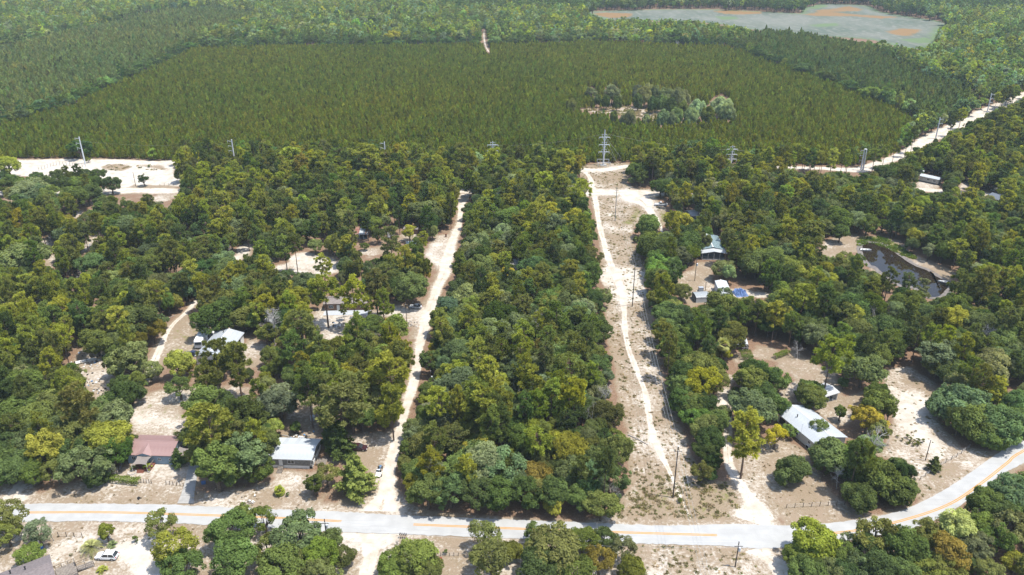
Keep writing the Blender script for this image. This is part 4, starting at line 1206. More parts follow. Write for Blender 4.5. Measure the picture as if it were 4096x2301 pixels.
 ('M4', 1490, 260, 140, 'pine', 'grey', 'round-topped pine at the near right of the pond'), ('M4', 2100, 180, 220, 'pine', 'oliv', 'tall olive pine right of the pond'), ('M4', 1850, 190, 180, 'pine', 'oliv', 'olive pine beside the right end of the pond'),
 ('U4', 420, 1050, 220, 'pine', 'oliv', 'round-topped olive pine left of the pond'), ('U4', 700, 1030, 190, 'oak', 'dark', 'dark green oak at the head of the pond'), ('U4', 1560, 1210, 150, 'thin', 'grey', 'thin grey-green tree on the far bank of the pond'),
 # upper middle
 ('U3', 1600, 920, 250, 'oak', 'gold', 'golden yellow oak beside the parked silver pickup'), ('U3', 1310, 960, 250, 'oak', 'mid', None), ('U3', 1420, 1340, 240, 'oak', 'bright', None), ('U3', 1440, 590, 190, 'oak', 'dark', 'dark green oak above the silver pickup truck'),
 ('U3', 1880, 610, 300, 'oak', 'grey', None), ('U3', 1610, 735, 180, 'oak', 'oliv', None), ('U3', 1900, 740, 300, 'oak', 'grey', None), ('U3', 1650, 620, 160, 'tall', 'dark', None), ('U3', 1200, 430, 200, 'oak', 'dark', None), ('U3', 1370, 330, 180, 'pine', 'oliv', None),
 ('U3', 520, 330, 180, 'pine', 'yell', None), ('U3', 500, 580, 170, 'pine', 'yell', None), ('U3', 300, 560, 180, 'pine', 'yell', None), ('U3', 650, 640, 170, 'pine', 'yell', None), ('U3', 240, 870, 200, 'pine', 'yell', None), ('U3', 2080, 1100, 150, 'pine', 'oliv', 'slender pine rising past the blue-roofed house porch'),
 ('U2', 330, 310, 250, 'pine', 'yell', 'broad yellow-green pine at the back edge of the wood near a steel pole'), ('U2', 1080, 300, 260, 'pine', 'yell', 'tallest yellow-green pine at the back edge of the wood'), ('U2', 590, 350, 190, 'pine', 'yell', None), ('U2', 440, 390, 160, 'pine', 'oran', None),
 ('U2', 1980, 270, 160, 'pine', 'oliv', None), ('U2', 2290, 330, 180, 'pine', 'yell', 'yellow-green pine hiding the base of a steel tower'), ('U2', 1540, 290, 150, 'thin', 'pale', None), ('U2', 2300, 1310, 240, 'oak', 'yell', None), ('U2', 290, 1020, 150, 'pine', 'yell', None),
 ('U2', 1180, 830, 260, 'oak', 'yell', None), ('U2', 1640, 830, 300, 'oak', 'blue', None), ('U2', 1480, 1030, 150, 'thin', 'yell', None), ('U2', 650, 1350, 150, 'pine', 'yell', None), ('U2', 1300, 1120, 200, 'pine', 'oliv', None), ('U2', 2090, 1200, 220, 'oak', 'grey', None),
 ('U1', 70, 380, 230, 'oak', 'yell', 'yellow-green oak at the left edge of the sand pit'), ('U1', 1380, 520, 110, 'thin', 'dark', 'lone dark tree by the fence in the sand pit'), ('U1', 1070, 560, 180, 'oak', 'dark', None), ('U1', 845, 330, 70, 'shrub', 'oliv', 'olive bush at the foot of the left steel pole'),
 ('U1', 1740, 330, 130, 'pine', 'yell', None), ('U1', 1960, 450, 130, 'pine', 'yell', None), ('U1', 1830, 530, 170, 'oak', 'yell', None), ('U1', 300, 620, 330, 'oak', 'grey', None), ('U1', 1180, 1000, 330, 'oak', 'blue', None), ('U1', 230, 1260, 420, 'oak', 'grey', None), ('U1', 1440, 390, 40, 'shrub', 'oliv', 'small olive bush on the sand mound'),
 ('U1', 550, 480, 140, 'oak', 'dark', None), ('U1', 690, 500, 140, 'oak', 'dark', None), ('U1', 830, 470, 140, 'oak', 'dark', None), ('U1', 940, 470, 140, 'oak', 'dark', None), ('U1', 350, 500, 130, 'oak', 'dark', None),
 # fillers read from the photo where crowns close up
 ('M3', 1380, 330, 190, 'oak', 'oliv', None), ('M3', 1470, 480, 250, 'oak', 'blue', None), ('M3', 1500, 640, 270, 'oak', 'mid', None), ('M3', 1560, 820, 290, 'oak', 'dark', None), ('M3', 1640, 880, 260, 'oak', 'mid', None), ('M3', 1640, 1060, 280, 'oak', 'dark', None), ('M3', 1700, 1200, 280, 'oak', 'mid', None), ('M3', 1740, 1340, 260, 'oak', 'oliv', None), ('M3', 1880, 880, 220, 'oak', 'oliv', None), ('M3', 1960, 1150, 260, 'thin', 'oliv', None), ('M3', 1350, 200, 160, 'oak', 'lime', None),
 ('T3', 1330, 30, 200, 'oak', 'dark', None), ('T3', 1390, 140, 220, 'oak', 'mid', None), ('T3', 1480, 300, 230, 'oak', 'oliv', None), ('T3', 1570, 250, 200, 'oak', 'mid', None), ('T3', 1500, 490, 190, 'oak', 'dark', None), ('T3', 1515, 660, 140, 'mound', 'mid', None), ('T3', 1555, 430, 150, 'oak', 'mid', None),
 ('U1', 100, 540, 170, 'oak', 'dark', None), ('U1', 220, 570, 190, 'oak', 'mid', None), ('U1', 450, 560, 200, 'oak', 'mid', None), ('U1', 600, 570, 210, 'oak', 'dark', None), ('U1', 760, 570, 210, 'oak', 'mid', None), ('U1', 900, 550, 190, 'oak', 'dark', None), ('U1', 330, 660, 250, 'oak', 'blue', None), ('U1', 520, 680, 250, 'oak', 'oliv', None), ('U1', 700, 690, 260, 'oak', 'mid', None), ('U1', 840, 650, 210, 'oak', 'dark', None), ('U1', 150, 660, 210, 'oak', 'oliv', None), ('U1', 930, 640, 120, 'cedar', 'dark', None), ('U1', 20, 580, 180, 'oak', 'mid', None), ('U1', 30, 480, 120, 'oak', 'dark', None), ('U1', 740, 440, 90, 'pine', 'dark', None), ('U1', 640, 460, 90, 'pine', 'oliv', None),
 ('T4', 560, 1290, 240, 'oak', 'mid', None), ('T4', 780, 1250, 270, 'oak', 'dark', None), ('T4', 1150, 1340, 270, 'oak', 'dark', None), ('T4', 1340, 1190, 230, 'oak', 'oliv', None), ('T4', 1610, 1230, 260, 'oak', 'grey', None), ('T4', 1790, 1160, 260, 'thin', 'mid', None), ('T4', 1640, 1040, 230, 'oak', 'mid', None), ('T4', 1800, 960, 270, 'oak', 'dark', None), ('T4', 1950, 960, 250, 'oak', 'mid', None), ('T4', 1360, 1400, 270, 'oak', 'oliv', None), ('T4', 1040, 1430, 280, 'oak', 'mid', None), ('T4', 1650, 1330, 180, 'oak', 'oliv', None), ('T4', 250, 1300, 260, 'oak', 'lime', None), ('T4', 560, 1420, 260, 'oak', 'dark', None),
 ('T1', 230, 640, 240, 'oak', 'mid', None), ('T1', 530, 470, 270, 'oak', 'dark', None), ('T1', 740, 690, 210, 'mound', 'dark', None), ('T1', 40, 640, 230, 'oak', 'dark', None), ('T1', 190, 470, 240, 'oak', 'oliv', None), ('T1', 1000, 420, 130, 'oak', 'mid', None), ('T1', 1450, 380, 190, 'oak', 'mid', None), ('T1', 1530, 480, 220, 'oak', 'oliv', None), ('T1', 1720, 130, 260, 'oak', 'dark', None), ('T1', 480, 320, 260, 'oak', 'mid', None), ('T1', 720, 190, 280, 'oak', 'mid', None), ('T1', 240, 60, 280, 'oak', 'dark', None),
 ('T2', 300, 300, 90, 'oak', 'mid', None), ('T2', 960, 80, 240, 'oak', 'oliv', None), ('T2', 560, 260, 160, 'oak', 'dark', None), ('T2', 800, 60, 240, 'oak', 'oliv', None), ('T2', 1180, 480, 180, 'oak', 'mid', None), ('T2', 1150, 590, 150, 'oak', 'oliv', None), ('T2', 640, 1290, 200, 'oak', 'mid', None), ('T2', 330, 1290, 240, 'oak', 'oliv', None),
 ('T4', 2090, 760, 300, 'oak', 'mid', None), ('T4', 2120, 950, 320, 'oak', 'dark', None), ('T4', 2060, 1120, 300, 'oak', 'oliv', None), ('T4', 2150, 1280, 300, 'oak', 'mid', None), ('T4', 2080, 1430, 300, 'oak', 'oliv', None),
 # ring of oaks inside the plantation
 ('F2', 1890, 700, 90, 'tall', 'grey', 'leftmost tall blue-green oak of the ring in the plantation'), ('F2', 2045, 710, 140, 'mound', 'pale', 'rounded pale oak second from left in the plantation ring'), ('F2', 2000, 775, 70, 'mound', 'dark', None), ('F2', 2080, 780, 70, 'mound', 'dark', None),
 ('F2', 2290, 730, 130, 'mound', 'grey', None), ('F2', 2240, 770, 90, 'mound', 'dark', None), ('F2', 2370, 720, 110, 'mound', 'grey', None), ('F2', 2350, 790, 90, 'mound', 'dark', None), ('F2', 2450, 740, 130, 'mound', 'grey', None), ('F2', 2540, 740, 120, 'mound', 'grey', None), ('F2', 2490, 810, 100, 'mound', 'dark', None),
 ('F2', 1740, 800, 80, 'mound', 'grey', 'lone blue-green oak at the left end of the plantation clearing'), ('F2', 2180, 900, 110, 'mound', 'pale', None), ('F2', 2060, 890, 70, 'mound', 'mid', None), ('F2', 2430, 900, 110, 'mound', 'pale', None), ('F2', 2530, 890, 110, 'mound', 'pale', None),
 ('F2', 2240, 700, 80, 'mound', 'grey', None), ('F2', 2320, 690, 90, 'mound', 'pale', None), ('F2', 2420, 780, 90, 'mound', 'mid', None), ('F2', 1930, 760, 60, 'mound', 'dark', None), ('F2', 2570, 830, 100, 'mound', 'mid', None), ('F2', 2490, 910, 90, 'mound', 'grey', None), ('F2', 2300, 910, 60, 'mound', 'pale', None), ('F2', 2120, 920, 60, 'mound', 'grey', None),
 ('F3', 110, 830, 150, 'mound', 'pale', None), ('F3', 290, 810, 200, 'mound', 'pale', 'biggest pale oak at the right end of the plantation ring'), ('F3', 190, 880, 120, 'mound', 'mid', None), ('F3', 340, 860, 130, 'mound', 'pale', None), ('F3', 15, 740, 90, 'mound', 'grey', None), ('F3', 70, 890, 110, 'mound', 'pale', None),
]
def zone(x, y):
    px, py = proj(x, y, 0.0)
    if y < 128 or (px > 3000 and py > 2330 - 0.35 * (px - 3000) * (px < 3700) - (px >= 3700) * (245 + 0.95 * (px - 3700))):
        return 'south of the paved road'
    c = TROWS['sandy_road']
    xr = np.interp(y, c[:, 1], c[:, 0])
    c2 = TROWS['power_line_track']
    xl = np.interp(y, c2[::1, 1], c2[::1, 0])
    yv = np.interp(x, TROWS['village_dirt_road'][:, 0], TROWS['village_dirt_road'][:, 1])
    if y > back_line(x):
        return 'inside the pine plantation'
    if y > yv + 3:
        return 'in the belt between the village dirt road and the transmission line'
    if x < xr:
        return 'in the woods left of the sandy road'
    if x < xl:
        return 'in the dense wood between sandy road and power line clearing'
    if x < xl + 28 and y < 300:
        return 'in the tree strip along the right of the power line clearing'
    return 'in the woods right of the power line clearing'
KW = dict(bare='bare tree', oak='oak', mound='oak', tall='oak', thin='oak', pine='pine', cedar='cedar')
def zone_label(kind, tint, x, y):
    z = zone(x, y)
    return '%s %s %s' % (TWORD[tint], KW[kind], z), 'trees ' + z
taken = []
REC = []           # woodland trees whose label is written from the nearest landmark below
LOAD = []          # (size in picture, record) of every woodland tree
for t, x, y, w, kind, tint, lab in HAND:
    px, py = N(t, x, y)
    wp = w / TILE[t][2]
    D = DIM[kind]
    k, kz = 1.0, 1.0
    for _ in range(4):
        p = G(px, py, D[2] * k * kz)
        k = wp / ppm(p.x, p.y, p.z) / D[0]
        kz = min(1.0, (13.0 if kind != 'pine' else 17.5) / (D[1] * k)) if kind in ('oak', 'mound', 'tall', 'thin', 'pine') else 1.0
        if kind == 'pine' and k * kz * D[1] < 11 and wp / ppm(p.x, p.y, p.z) > 3.5:
            kz = 11 / (D[1] * k)
    if kind == 'mound' and t[0] == 'F':
        kz = max(9.0, min(15.0, 10.0 * k + 3.5)) / (D[1] * k)
        p = G(px, py, 0.5 * D[1] * k * kz)
    taken.append((p.x, p.y, 0.5 * D[0] * k))
    grp = None
    if lab is None:
        lab, grp = zone_label(kind, tint, p.x, p.y)
    tob = tree(kind, p.x, p.y, k, tint, lab, grp, kz)
    if grp: REC.append((tob, kind, tint, p.x, p.y))
n_hand = {c: sum(1 for h in HAND if NAME[h[4]] == c) for c in ('oak_tree', 'pine_tree')}

# bare and dead trees
DEAD = [('T1', 395, 1120, 110, 1, 'grey mossy dead tree south of the paved road at the left'), ('T1', 375, 690, 70, 1, 'hanging grey moss-covered dead tree by the western dirt entrance'), ('T2', 560, 700, 90, 0, 'bare white-limbed tree before the mobile home'),
        ('T3', 650, 690, 150, 1, 'larger bare grey tree at the front of the central wood'), ('T3', 770, 820, 130, 1, 'lower bare grey tree at the front corner of the central wood'), ('T3', 1440, 380, 120, 1, 'bare grey tree in the strip right of the power line'),
        ('M2', 165, 640, 290, 0, 'large white dead tree with spreading crown'), ('M1', 800, 130, 130, 0, 'pale dead tree in the left woods below the village road'), ('M1', 60, 470, 150, 1, 'pale grey dead tree at the left edge'),
        ('M1', 2110, 220, 110, 0, 'white snag with broken limbs above the farm track'), ('M4', 300, 830, 150, 0, 'white dead tree standing in the right back yard'), ('U3', 2110, 960, 90, 1, 'bare grey tree right of the blue-roofed house'),
        ('U2', 820, 930, 150, 1, 'twisted grey bare tree beside the rusty roof'), ('U2', 1140, 515, 70, 0, 'small bare white tree in the belt below the transmission line'), ('M3', 1900, 1290, 120, 0, 'pale bare tree beside the driveway head'),
        ('U2', 2110, 1230, 110, 1, 'bare grey tree right of the sandy road'), ('T2', 1078, 1180, 60, 1, 'small charred snag beside the row of mailboxes'), ('M4', 1770, 830, 170, 1, 'pale mossy bare tree in the right woods'), ('U4', 2380, 1070, 160, 1, 'pinkish grey bare tree at the right edge'),
        ('U3', 1410, 430, 80, 1, 'bare grey tree in the belt right of the lattice tower'), ('M1', 2060, 1000, 90, 1, 'grey dead limbs before the white workshop'), ('U4', 380, 850, 70, 0, 'white bare tree in the right woods above the pond'), ('F2', 2530, 345, 50, 0, 'white dead snag at the far edge of the plantation')]
for t, x, y, w, mossy, lab in DEAD:
    px, py = N(t, x, y)
    k = 1.0
    for _ in range(4):
        p = G(px, py, 5.2 * k)
        k = w / TILE[t][2] / ppm(p.x, p.y, p.z) / 7.0
    bare(p.x, p.y, k, lab, bool(mossy))
    taken.append((p.x, p.y, 2.0 * k))

# ------------------------------------------------------------------ the rest of the woodland, wherever the photo shows no open ground
def jitter_grid(x0, x1, y0, y1, s, j=0.38):
    X, Y = np.meshgrid(np.arange(x0, x1, s), np.arange(y0, y1, s * 0.87))
    X = X + (np.arange(X.shape[0]) % 2)[:, None] * s / 2
    X, Y = X.ravel(), Y.ravel()
    return X + rng.uniform(-j, j, X.size) * s, Y + rng.uniform(-j, j, Y.size) * s
def in_view(x, y, m=0.10):
    px, py = proj(x, y, 4.0)
    return (px > -4096 * m) & (px < 4096 * (1 + m)) & (py < 2301 + 160) & (py > -180)
X, Y = jitter_grid(-420, 420, 96, 720, 4.2)
ok = in_view(X, Y, 0.08) & (Y < back_line(X) - 3)
sx_, sy_ = proj(X, Y, 0.0)
ok &= ~((sy_ > 2120) | ((sx_ > 3100) & (sy_ > 1990 - 1.0 * np.clip(sx_ - 3800, 0, 900))))      # south of the road every tree is listed above
lf_ = X < np.interp(Y, TROWS['sandy_road'][:, 1], TROWS['sandy_road'][:, 0])
cn_ = X < np.interp(Y, TROWS['power_line_track'][:, 1], TROWS['power_line_track'][:, 0])
gl_ = np.sin(X * 0.075 + 1.3 * np.sin(Y * 0.05)) * np.sin(Y * 0.085 + 1.1 * np.sin(X * 0.06))
ok &= rng.uniform(size=X.size) < np.where(lf_, 0.78 - 0.5 * np.clip(gl_, -0.4, 1), np.where(cn_, 1.0, 0.90 - 0.2 * np.clip(gl_, 0, 1)))
X, Y = X[ok], Y[ok]
n = len(X)
u = rng.uniform(size=n)
kind = np.where(u < 0.60, 0, np.where(u < 0.74, 1, np.where(u < 0.80, 2, 3)))       # oak, tall, thin, pine
belt = Y > np.interp(X, TROWS['village_dirt_road'][:, 0], TROWS['village_dirt_road'][:, 1])
left = X < np.interp(Y, TROWS['sandy_road'][:, 1], TROWS['sandy_road'][:, 0])
u2 = rng.uniform(size=n)
kind = np.where((belt | left) & (u2 < 0.25), 3, kind)
KN = ['oak', 'tall', 'thin', 'pine']
dia = np.where(kind == 3, rng.uniform(4.2, 6.6, n), np.clip(rng.lognormal(1.80, 0.30, n), 3.2, 11.5))
hgt = np.where(kind == 3, rng.uniform(10.5, 15.5, n), 3.2 + 0.72 * dia + rng.normal(size=n) * 0.7)
pw_ = np.array([DIM[k][0] for k in KN])[kind]
ph_ = np.array([DIM[k][1] for k in KN])[kind]
pc_ = np.array([DIM[k][2] for k in KN])[kind]
kk = dia / pw_
kz = hgt / (ph_ * kk)
zc = pc_ * kk * kz
rz_ = np.where(kind == 3, hgt * 0.27, hgt * 0.4)
keep = clear_hits(X, Y, dia / 2, zc, rz_) <= 1
ta = np.array(taken)
for i in range(n):
    if keep[i]:
        d = np.hypot(ta[:, 0] - X[i], ta[:, 1] - Y[i])
        if (d < 0.42 * (ta[:, 2] + dia[i] / 2)).any():
            keep[i] = False
# second chance for small understorey trees hugging the edges of the clearings
ix = np.nonzero(~keep)[0]
dia[ix] *= 0.55; hgt[ix] *= 0.5; kk[ix] *= 0.55; zc[ix] *= 0.5; rz_[ix] *= 0.5
kz = hgt / (ph_ * kk)
sub = (clear_hits(X, Y, dia / 2, zc, rz_) == 0)
sub[keep] = False
for i in np.nonzero(sub)[0]:
    d = np.hypot(ta[:, 0] - X[i], ta[:, 1] - Y[i])
    if (d < 0.5 * (ta[:, 2] + dia[i] / 2)).any() or kind[i] == 3:
        sub[i] = False
keep |= sub
sel = np.nonzero(keep)[0]
oak_t = ['dark'] * 20 + ['mid'] * 26 + ['blue'] * 18 + ['oliv'] * 15 + ['grey'] * 14 + ['yell'] * 6 + ['lime'] * 6 + ['pale'] * 2 + ['oran'] * 1
pine_t = ['yell'] * 13 + ['oliv'] * 9 + ['lime'] * 4 + ['mid'] * 4 + ['dark'] * 2
tints = [random.choice(pine_t if kind[i] == 3 else oak_t) for i in range(n)]
area = (dia * ppm(X, Y, 5.0)) ** 2
px_, py_ = proj(X, Y, zc)
area = np.where((px_ > 0) & (px_ < 4096) & (py_ < 2301), area, 0)
order = sel[np.argsort(-area[sel])]
quota = {'oak_tree': 300 - n_hand['oak_tree'], 'pine_tree': 300 - n_hand['pine_tree']}
rest = []
order = list(order)
bare_i = set(int(q) for q in rng.choice(order[60:1100], 50, replace=False))
for i in order:
    if int(i) in bare_i:
        REC.append((bare(X[i], Y[i], hgt[i] / 9.0 * 0.68, 'x', bool(i % 2), 'bare trees in the woods'), 'bare', 'grey', X[i], Y[i]))
        continue
    kn = KN[kind[i]]
    nm = NAME[kn]
    if quota[nm] > 0 and area[i] > 0:
        quota[nm] -= 1
        lab, grp = zone_label(kn, tints[i], X[i], Y[i])
        REC.append((tree(kn, X[i], Y[i], kk[i], tints[i], lab, grp, kz[i]), kn, tints[i], X[i], Y[i]))
    else:
        rest.append(i)
LAND = {'the red-roofed house': (600, 1800), 'the white-roofed mobile home': (1180, 1810), 'the white workshop': (870, 1370), 'the brown mobile home': (1380, 1215), 'the junk yard': (390, 1480),
        'the sand pit': (450, 690), 'the rusty roof': (1443, 925), 'the white sand glade': (1260, 1060), 'the large white-roofed house': (3220, 1700), 'the brown shed': (2980, 1385), 'the blue tarpaulin': (2960, 1176),
        'the teal-roofed house': (2860, 990), 'the silver pickup': (2643, 820), 'the pond': (3600, 1060), 'the white sand lot': (3660, 1620), 'the far right mobile home': (3720, 715), 'the slate-roofed house': (3970, 785),
        'the nearest clearing pole': (2691, 1991), 'the middle clearing pole': (2529, 1226), 'the grey clearing pole': (2460, 884), 'the sandy road junction': (1530, 2040), 'the guyed tower': (2413, 662),
        'the sandy road head': (1868, 770), 'the white parked hatchback': (1663, 1230), 'the leftmost steel pole': (341, 657), 'the double steel pole': (3447, 682), 'the third steel pole': (1543, 652), 'the pole with white transformers': (1725, 1535),
        'the grey roof corner': (2055, 1055), 'the rightmost live oaks': (3900, 1700), 'the western dirt entrance': (90, 1930), 'the big grey-green oak': (515, 1440), 'the big white dead tree': (1092, 1315)}
LW = {k: (G(*v)[:2], v) for k, v in LAND.items()}
ORD = ['nearest', 'second', 'third', 'fourth', 'fifth', 'sixth', 'seventh', 'eighth', 'ninth', 'tenth', 'eleventh', 'twelfth', 'thirteenth', 'fourteenth', 'fifteenth', 'sixteenth', 'seventeenth', 'eighteenth', 'nineteenth', 'twentieth']
bins = {}
for tob, kd, tn_, x, y in REC:
    lm = min(LW, key=lambda k: math.hypot(LW[k][0][0] - x, LW[k][0][1] - y))
    dx, dy = x - LW[lm][0][0], y - LW[lm][0][1]
    side = ('left of' if dx < 0 else 'right of') if abs(dx) > abs(dy) else ('before' if dy < 0 else 'behind')
    bins.setdefault((TWORD[tn_], KW[kd], side, lm), []).append((math.hypot(dx, dy), tob))
for (tw_, kw_, side, lm), L_ in bins.items():
    for k, (_, tob) in enumerate(sorted(L_, key=lambda q: q[0])):
        tob["label"] = ('%s %s growing %s %s' % (tw_, kw_, side, lm)) if len(L_) == 1 else '%s %s, %s out in the wood %s %s' % (tw_, kw_, ORD[min(k, 19)], side, lm)
print('woodland trees', len(order), 'as mass', len(rest))

# ------------------------------------------------------------------ masses of trees as instanced geometry
def proto_collection(name, kinds):
    c = bpy.data.collections.new(name)
    k = 0
    for kd in kinds:
        for i in range(VAR[kd]):
            tm, cm = shape(kd, i)
            nv = len(cm.vertices)
            cv = np.empty(nv * 3, np.float32); cm.vertices.foreach_get('co', cv)
            cv = cv.reshape(-1, 3)
            tv = np.empty(len(tm.vertices) * 3, np.float32); tm.vertices.foreach_get('co', tv)
            tv = tv.reshape(-1, 3)
            var = np.empty(len(cm.polygons), np.float32); cm.attributes['var'].data.foreach_get('value', var)
            cl = [tuple(p.vertices) for p in tm.polygons]
            me = bpy.data.meshes.new('mass_%s' % kd)
            fl = np.arange(nv).reshape(-1, 4) if nv == 4 * len(cm.polygons) else None
            me.from_pydata(np.vstack([cv, tv]).tolist(), [], fl.tolist() + [tuple(j + nv for j in f) for f in cl])
            for m in list(cm.materials) + list(tm.materials):
                me.materials.append(m)
            mi = np.zeros(len(me.polygons), np.int32); mi[len(var):] = 1
            me.polygons.foreach_set('material_index', mi)
            a = me.attributes.new('var', 'FLOAT', 'FACE')
            a.data.foreach_set('value', np.concatenate([var, np.full(len(cl), 0.5, np.float32)]))
            o = bpy.data.objects.new('%s_%03d' % (name, k), me)
            c.objects.link(o)
            k += 1
    return c, k
GN = {}
def scatter(name, label, cat, coll, x, y, idx, scl, tint, z=None, group=None):
    """one stuff object: points carrying variant, turn, size and tint"""
    n = len(x)
    me = bpy.data.meshes.new(name)
    me.vertices.add(n)
    co = np.stack([x, y, np.zeros(n) if z is None else z], 1)
    me.vertices.foreach_set('co', co.astype(np.float32).ravel())
    for nm, tp_, dat in (('idx', 'INT', idx.astype(np.int32)), ('turn', 'FLOAT_VECTOR', np.stack([np.zeros(n), np.zeros(n), rng.uniform(0, 6.28, n)], 1)),
                         ('size', 'FLOAT_VECTOR', scl), ('tint', 'FLOAT_VECTOR', tint)):
        a = me.attributes.new(nm, tp_, 'POINT')
        a.data.foreach_set('vector' if tp_ == 'FLOAT_VECTOR' else 'value', dat.astype(np.int32 if tp_ == 'INT' else np.float32).ravel())
    o = tag(ob(name, me), label, cat, group, 'stuff')
    ng = bpy.data.node_groups.new('scatter_' + name, 'GeometryNodeTree')
    ng.interface.new_socket('Geometry', in_out='INPUT', socket_type='NodeSocketGeometry')
    ng.interface.new_socket('Geometry', in_out='OUTPUT', socket_type='NodeSocketGeometry')
    N_ = ng.nodes
    gi, go, ip, ci = N_.new('NodeGroupInput'), N_.new('NodeGroupOutput'), N_.new('GeometryNodeInstanceOnPoints'), N_.new('GeometryNodeCollectionInfo')
    ci.inputs['Collection'].default_value = coll
    ci.inputs['Separate Children'].default_value = True
    ci.inputs['Reset Children'].default_value = True
    ip.inputs['Pick Instance'].default_value = True
    for nm, dt, sock in (('idx', 'INT', 'Instance Index'), ('turn', 'FLOAT_VECTOR', 'Rotation'), ('size', 'FLOAT_VECTOR', 'Scale')):
        na = N_.new('GeometryNodeInputNamedAttribute')
        na.data_type = dt
        na.inputs['Name'].default_value = nm
        ng.links.new(na.outputs['Attribute'], ip.inputs[sock])
    ng.links.new(gi.outputs[0], ip.inputs['Points'])
    ng.links.new(ci.outputs[0], ip.inputs['Instance'])
    ng.links.new(ip.outputs[0], go.inputs[0])
    o.modifiers.new('scatter', 'NODES').node_group = ng
    return o
def tint_array(names, amt=0.16):
    b = np.array([TINT[t] for t in names])
    n = len(b)
    return b * (1 + rng.normal(size=(n, 1)) * amt).clip(0.5, 1.6) * (1 + rng.normal(size=(n, 3)) * np.array([amt * 0.5, 0, amt])).clip(0.5, 1.6)
oc, no = proto_collection('oak_mass', ['oak', 'tall', 'thin'])
pc, npn = proto_collection('pine_mass', ['pine'])
ri = np.array(rest)
base_k = {0: (0, VAR['oak']), 1: (VAR['oak'], VAR['tall']), 2: (VAR['oak'] + VAR['tall'], VAR['thin'])}
for is_pine in (False, True):
    j = ri[(kind[ri] == 3) == is_pine]
    if is_pine:
        scatter('pine_woodland', 'pines of the woods seen too small to tell apart', 'pines', pc, X[j], Y[j], rng.integers(0, npn, len(j)),
                np.stack([kk[j], kk[j], kk[j] * kz[j]], 1), tint_array([tints[q] for q in j]))
    else:
        id_ = np.array([base_k[kind[q]][0] + rng.integers(base_k[kind[q]][1]) for q in j])
        scatter('oak_woodland', 'oaks of the woods seen too small to tell apart', 'oaks', oc, X[j], Y[j], id_,
                np.stack([kk[j], kk[j], kk[j] * kz[j]], 1), tint_array([tints[q] for q in j]))

# ------------------------------------------------------------------ pine plantation
for t, x, y, w, kd_, _, _ in HAND:
    if t[0] == 'F':
        qx, qy = N(t, x, y)
        PLANTED |= ((cxg - qx) / (0.5 * w / 1.887)) ** 2 + ((cyg - qy) / (0.46 * w / 1.887)) ** 2 < 0.9
MASK = PLANTED
P1, P2, P3, IS = W(PLANT1), W(PLANT2), W(PLANT3), W(ISLAND)
def rows_grid(poly, a, s1, s2, j):
    """planted rows at angle a"""
    c = poly.mean(0)
    ca, sa = math.cos(a), math.sin(a)
    q = (poly - c) @ np.array([[ca, -sa], [sa, ca]])
    X, Y = np.meshgrid(np.arange(q[:, 0].min(), q[:, 0].max(), s1), np.arange(q[:, 1].min(), q[:, 1].max(), s2))
    X, Y = X.ravel() + rng.normal(size=X.size) * j, Y.ravel() + rng.normal(size=Y.size) * j
    x, y = c[0] + X * ca - Y * sa * -1 * -1, c[1] + X * sa + Y * ca
    return x, y
pl, npl = proto_collection('plantation_mass', ['plantation'])
POLE_X = [G(a, b).x for a, b in ((341, 657), (940, 652), (1543, 652), (1972, 668), (2413, 662), (2922, 662), (3447, 682))]
def front_place(x):
    w_ = ['the leftmost steel pole', 'the second steel pole', 'the third steel pole', 'the half-hidden tower', 'the guyed tower', 'the tower right of the clearing', 'the double steel pole']
    k = sum(x > p for p in POLE_X)
    return 'left of the leftmost steel pole' if k == 0 else ('right of ' + w_[-1] if k == 7 else 'between %s and %s' % (w_[k - 1], w_[k]))
def plantation(name, label, poly, a, s1, s2, size, tint_a, tint_b, individuals=0):
    x, y = rows_grid(poly, a, s1, s2, 0.42)
    ok = inside(x, y, poly) & in_view(x, y, 0.07)
    for tx, ty, tr in taken:
        if ty > 430:
            ok &= np.hypot(x - tx, y - ty) > tr * 0.7
    hits = clear_hits(x, y, np.full(x.shape, 1.0), np.full(x.shape, 2.8), np.full(x.shape, 2.0))
    ok &= hits < 2
    ok &= rng.uniform(size=x.size) > 0.06
    x, y = x[ok], y[ok]
    n = len(x)
    k = size * np.clip(rng.normal(1, 0.17, n), 0.5, 1.5)
    lf = 0.5 + 0.5 * np.sin(x * 0.021 + 1.3 * np.sin(y * 0.017)) * np.cos(y * 0.013 + np.sin(x * 0.01))
    t = np.array(tint_a)[None] * (1 - lf)[:, None] + np.array(tint_b)[None] * lf[:, None]
    t = t * (1 + rng.normal(size=(n, 1)) * 0.24).clip(0.4, 1.8) * (1 + rng.normal(size=(n, 3)) * np.array([0.10, 0, 0.12]))
    m = np.ones(n, bool)
    if individuals:
        px, py = proj(x, y, 0.0)
        cand = np.argsort(y - back_line(x) + 1e6 * ((px < 0) | (px > 4096)) + 1e3 * (x > 215))[:individuals]
        m[cand] = False
        for i in cand:
            tree('plantation', x[i], y[i], float(k[i]), tuple(float(q) for q in t[i]), 'young plantation pine ' + front_place(x[i]), 'front row plantation pines')
    scatter(name, label, 'plantation', pl, x[m], y[m], rng.integers(0, npl, m.sum()), np.stack([k[m], k[m], k[m] * np.clip(rng.normal(1, 0.1, m.sum()), 0.7, 1.3)], 1), t[m])
    print(name, n)
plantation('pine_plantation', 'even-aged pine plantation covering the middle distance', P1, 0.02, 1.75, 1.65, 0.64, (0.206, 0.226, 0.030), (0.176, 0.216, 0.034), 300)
plantation('western_pine_plantation', 'taller greyer pine plantation beyond the dark edge at left', P2, 0.4, 2.3, 2.1, 0.9, (0.225, 0.250, 0.085), (0.185, 0.235, 0.090))
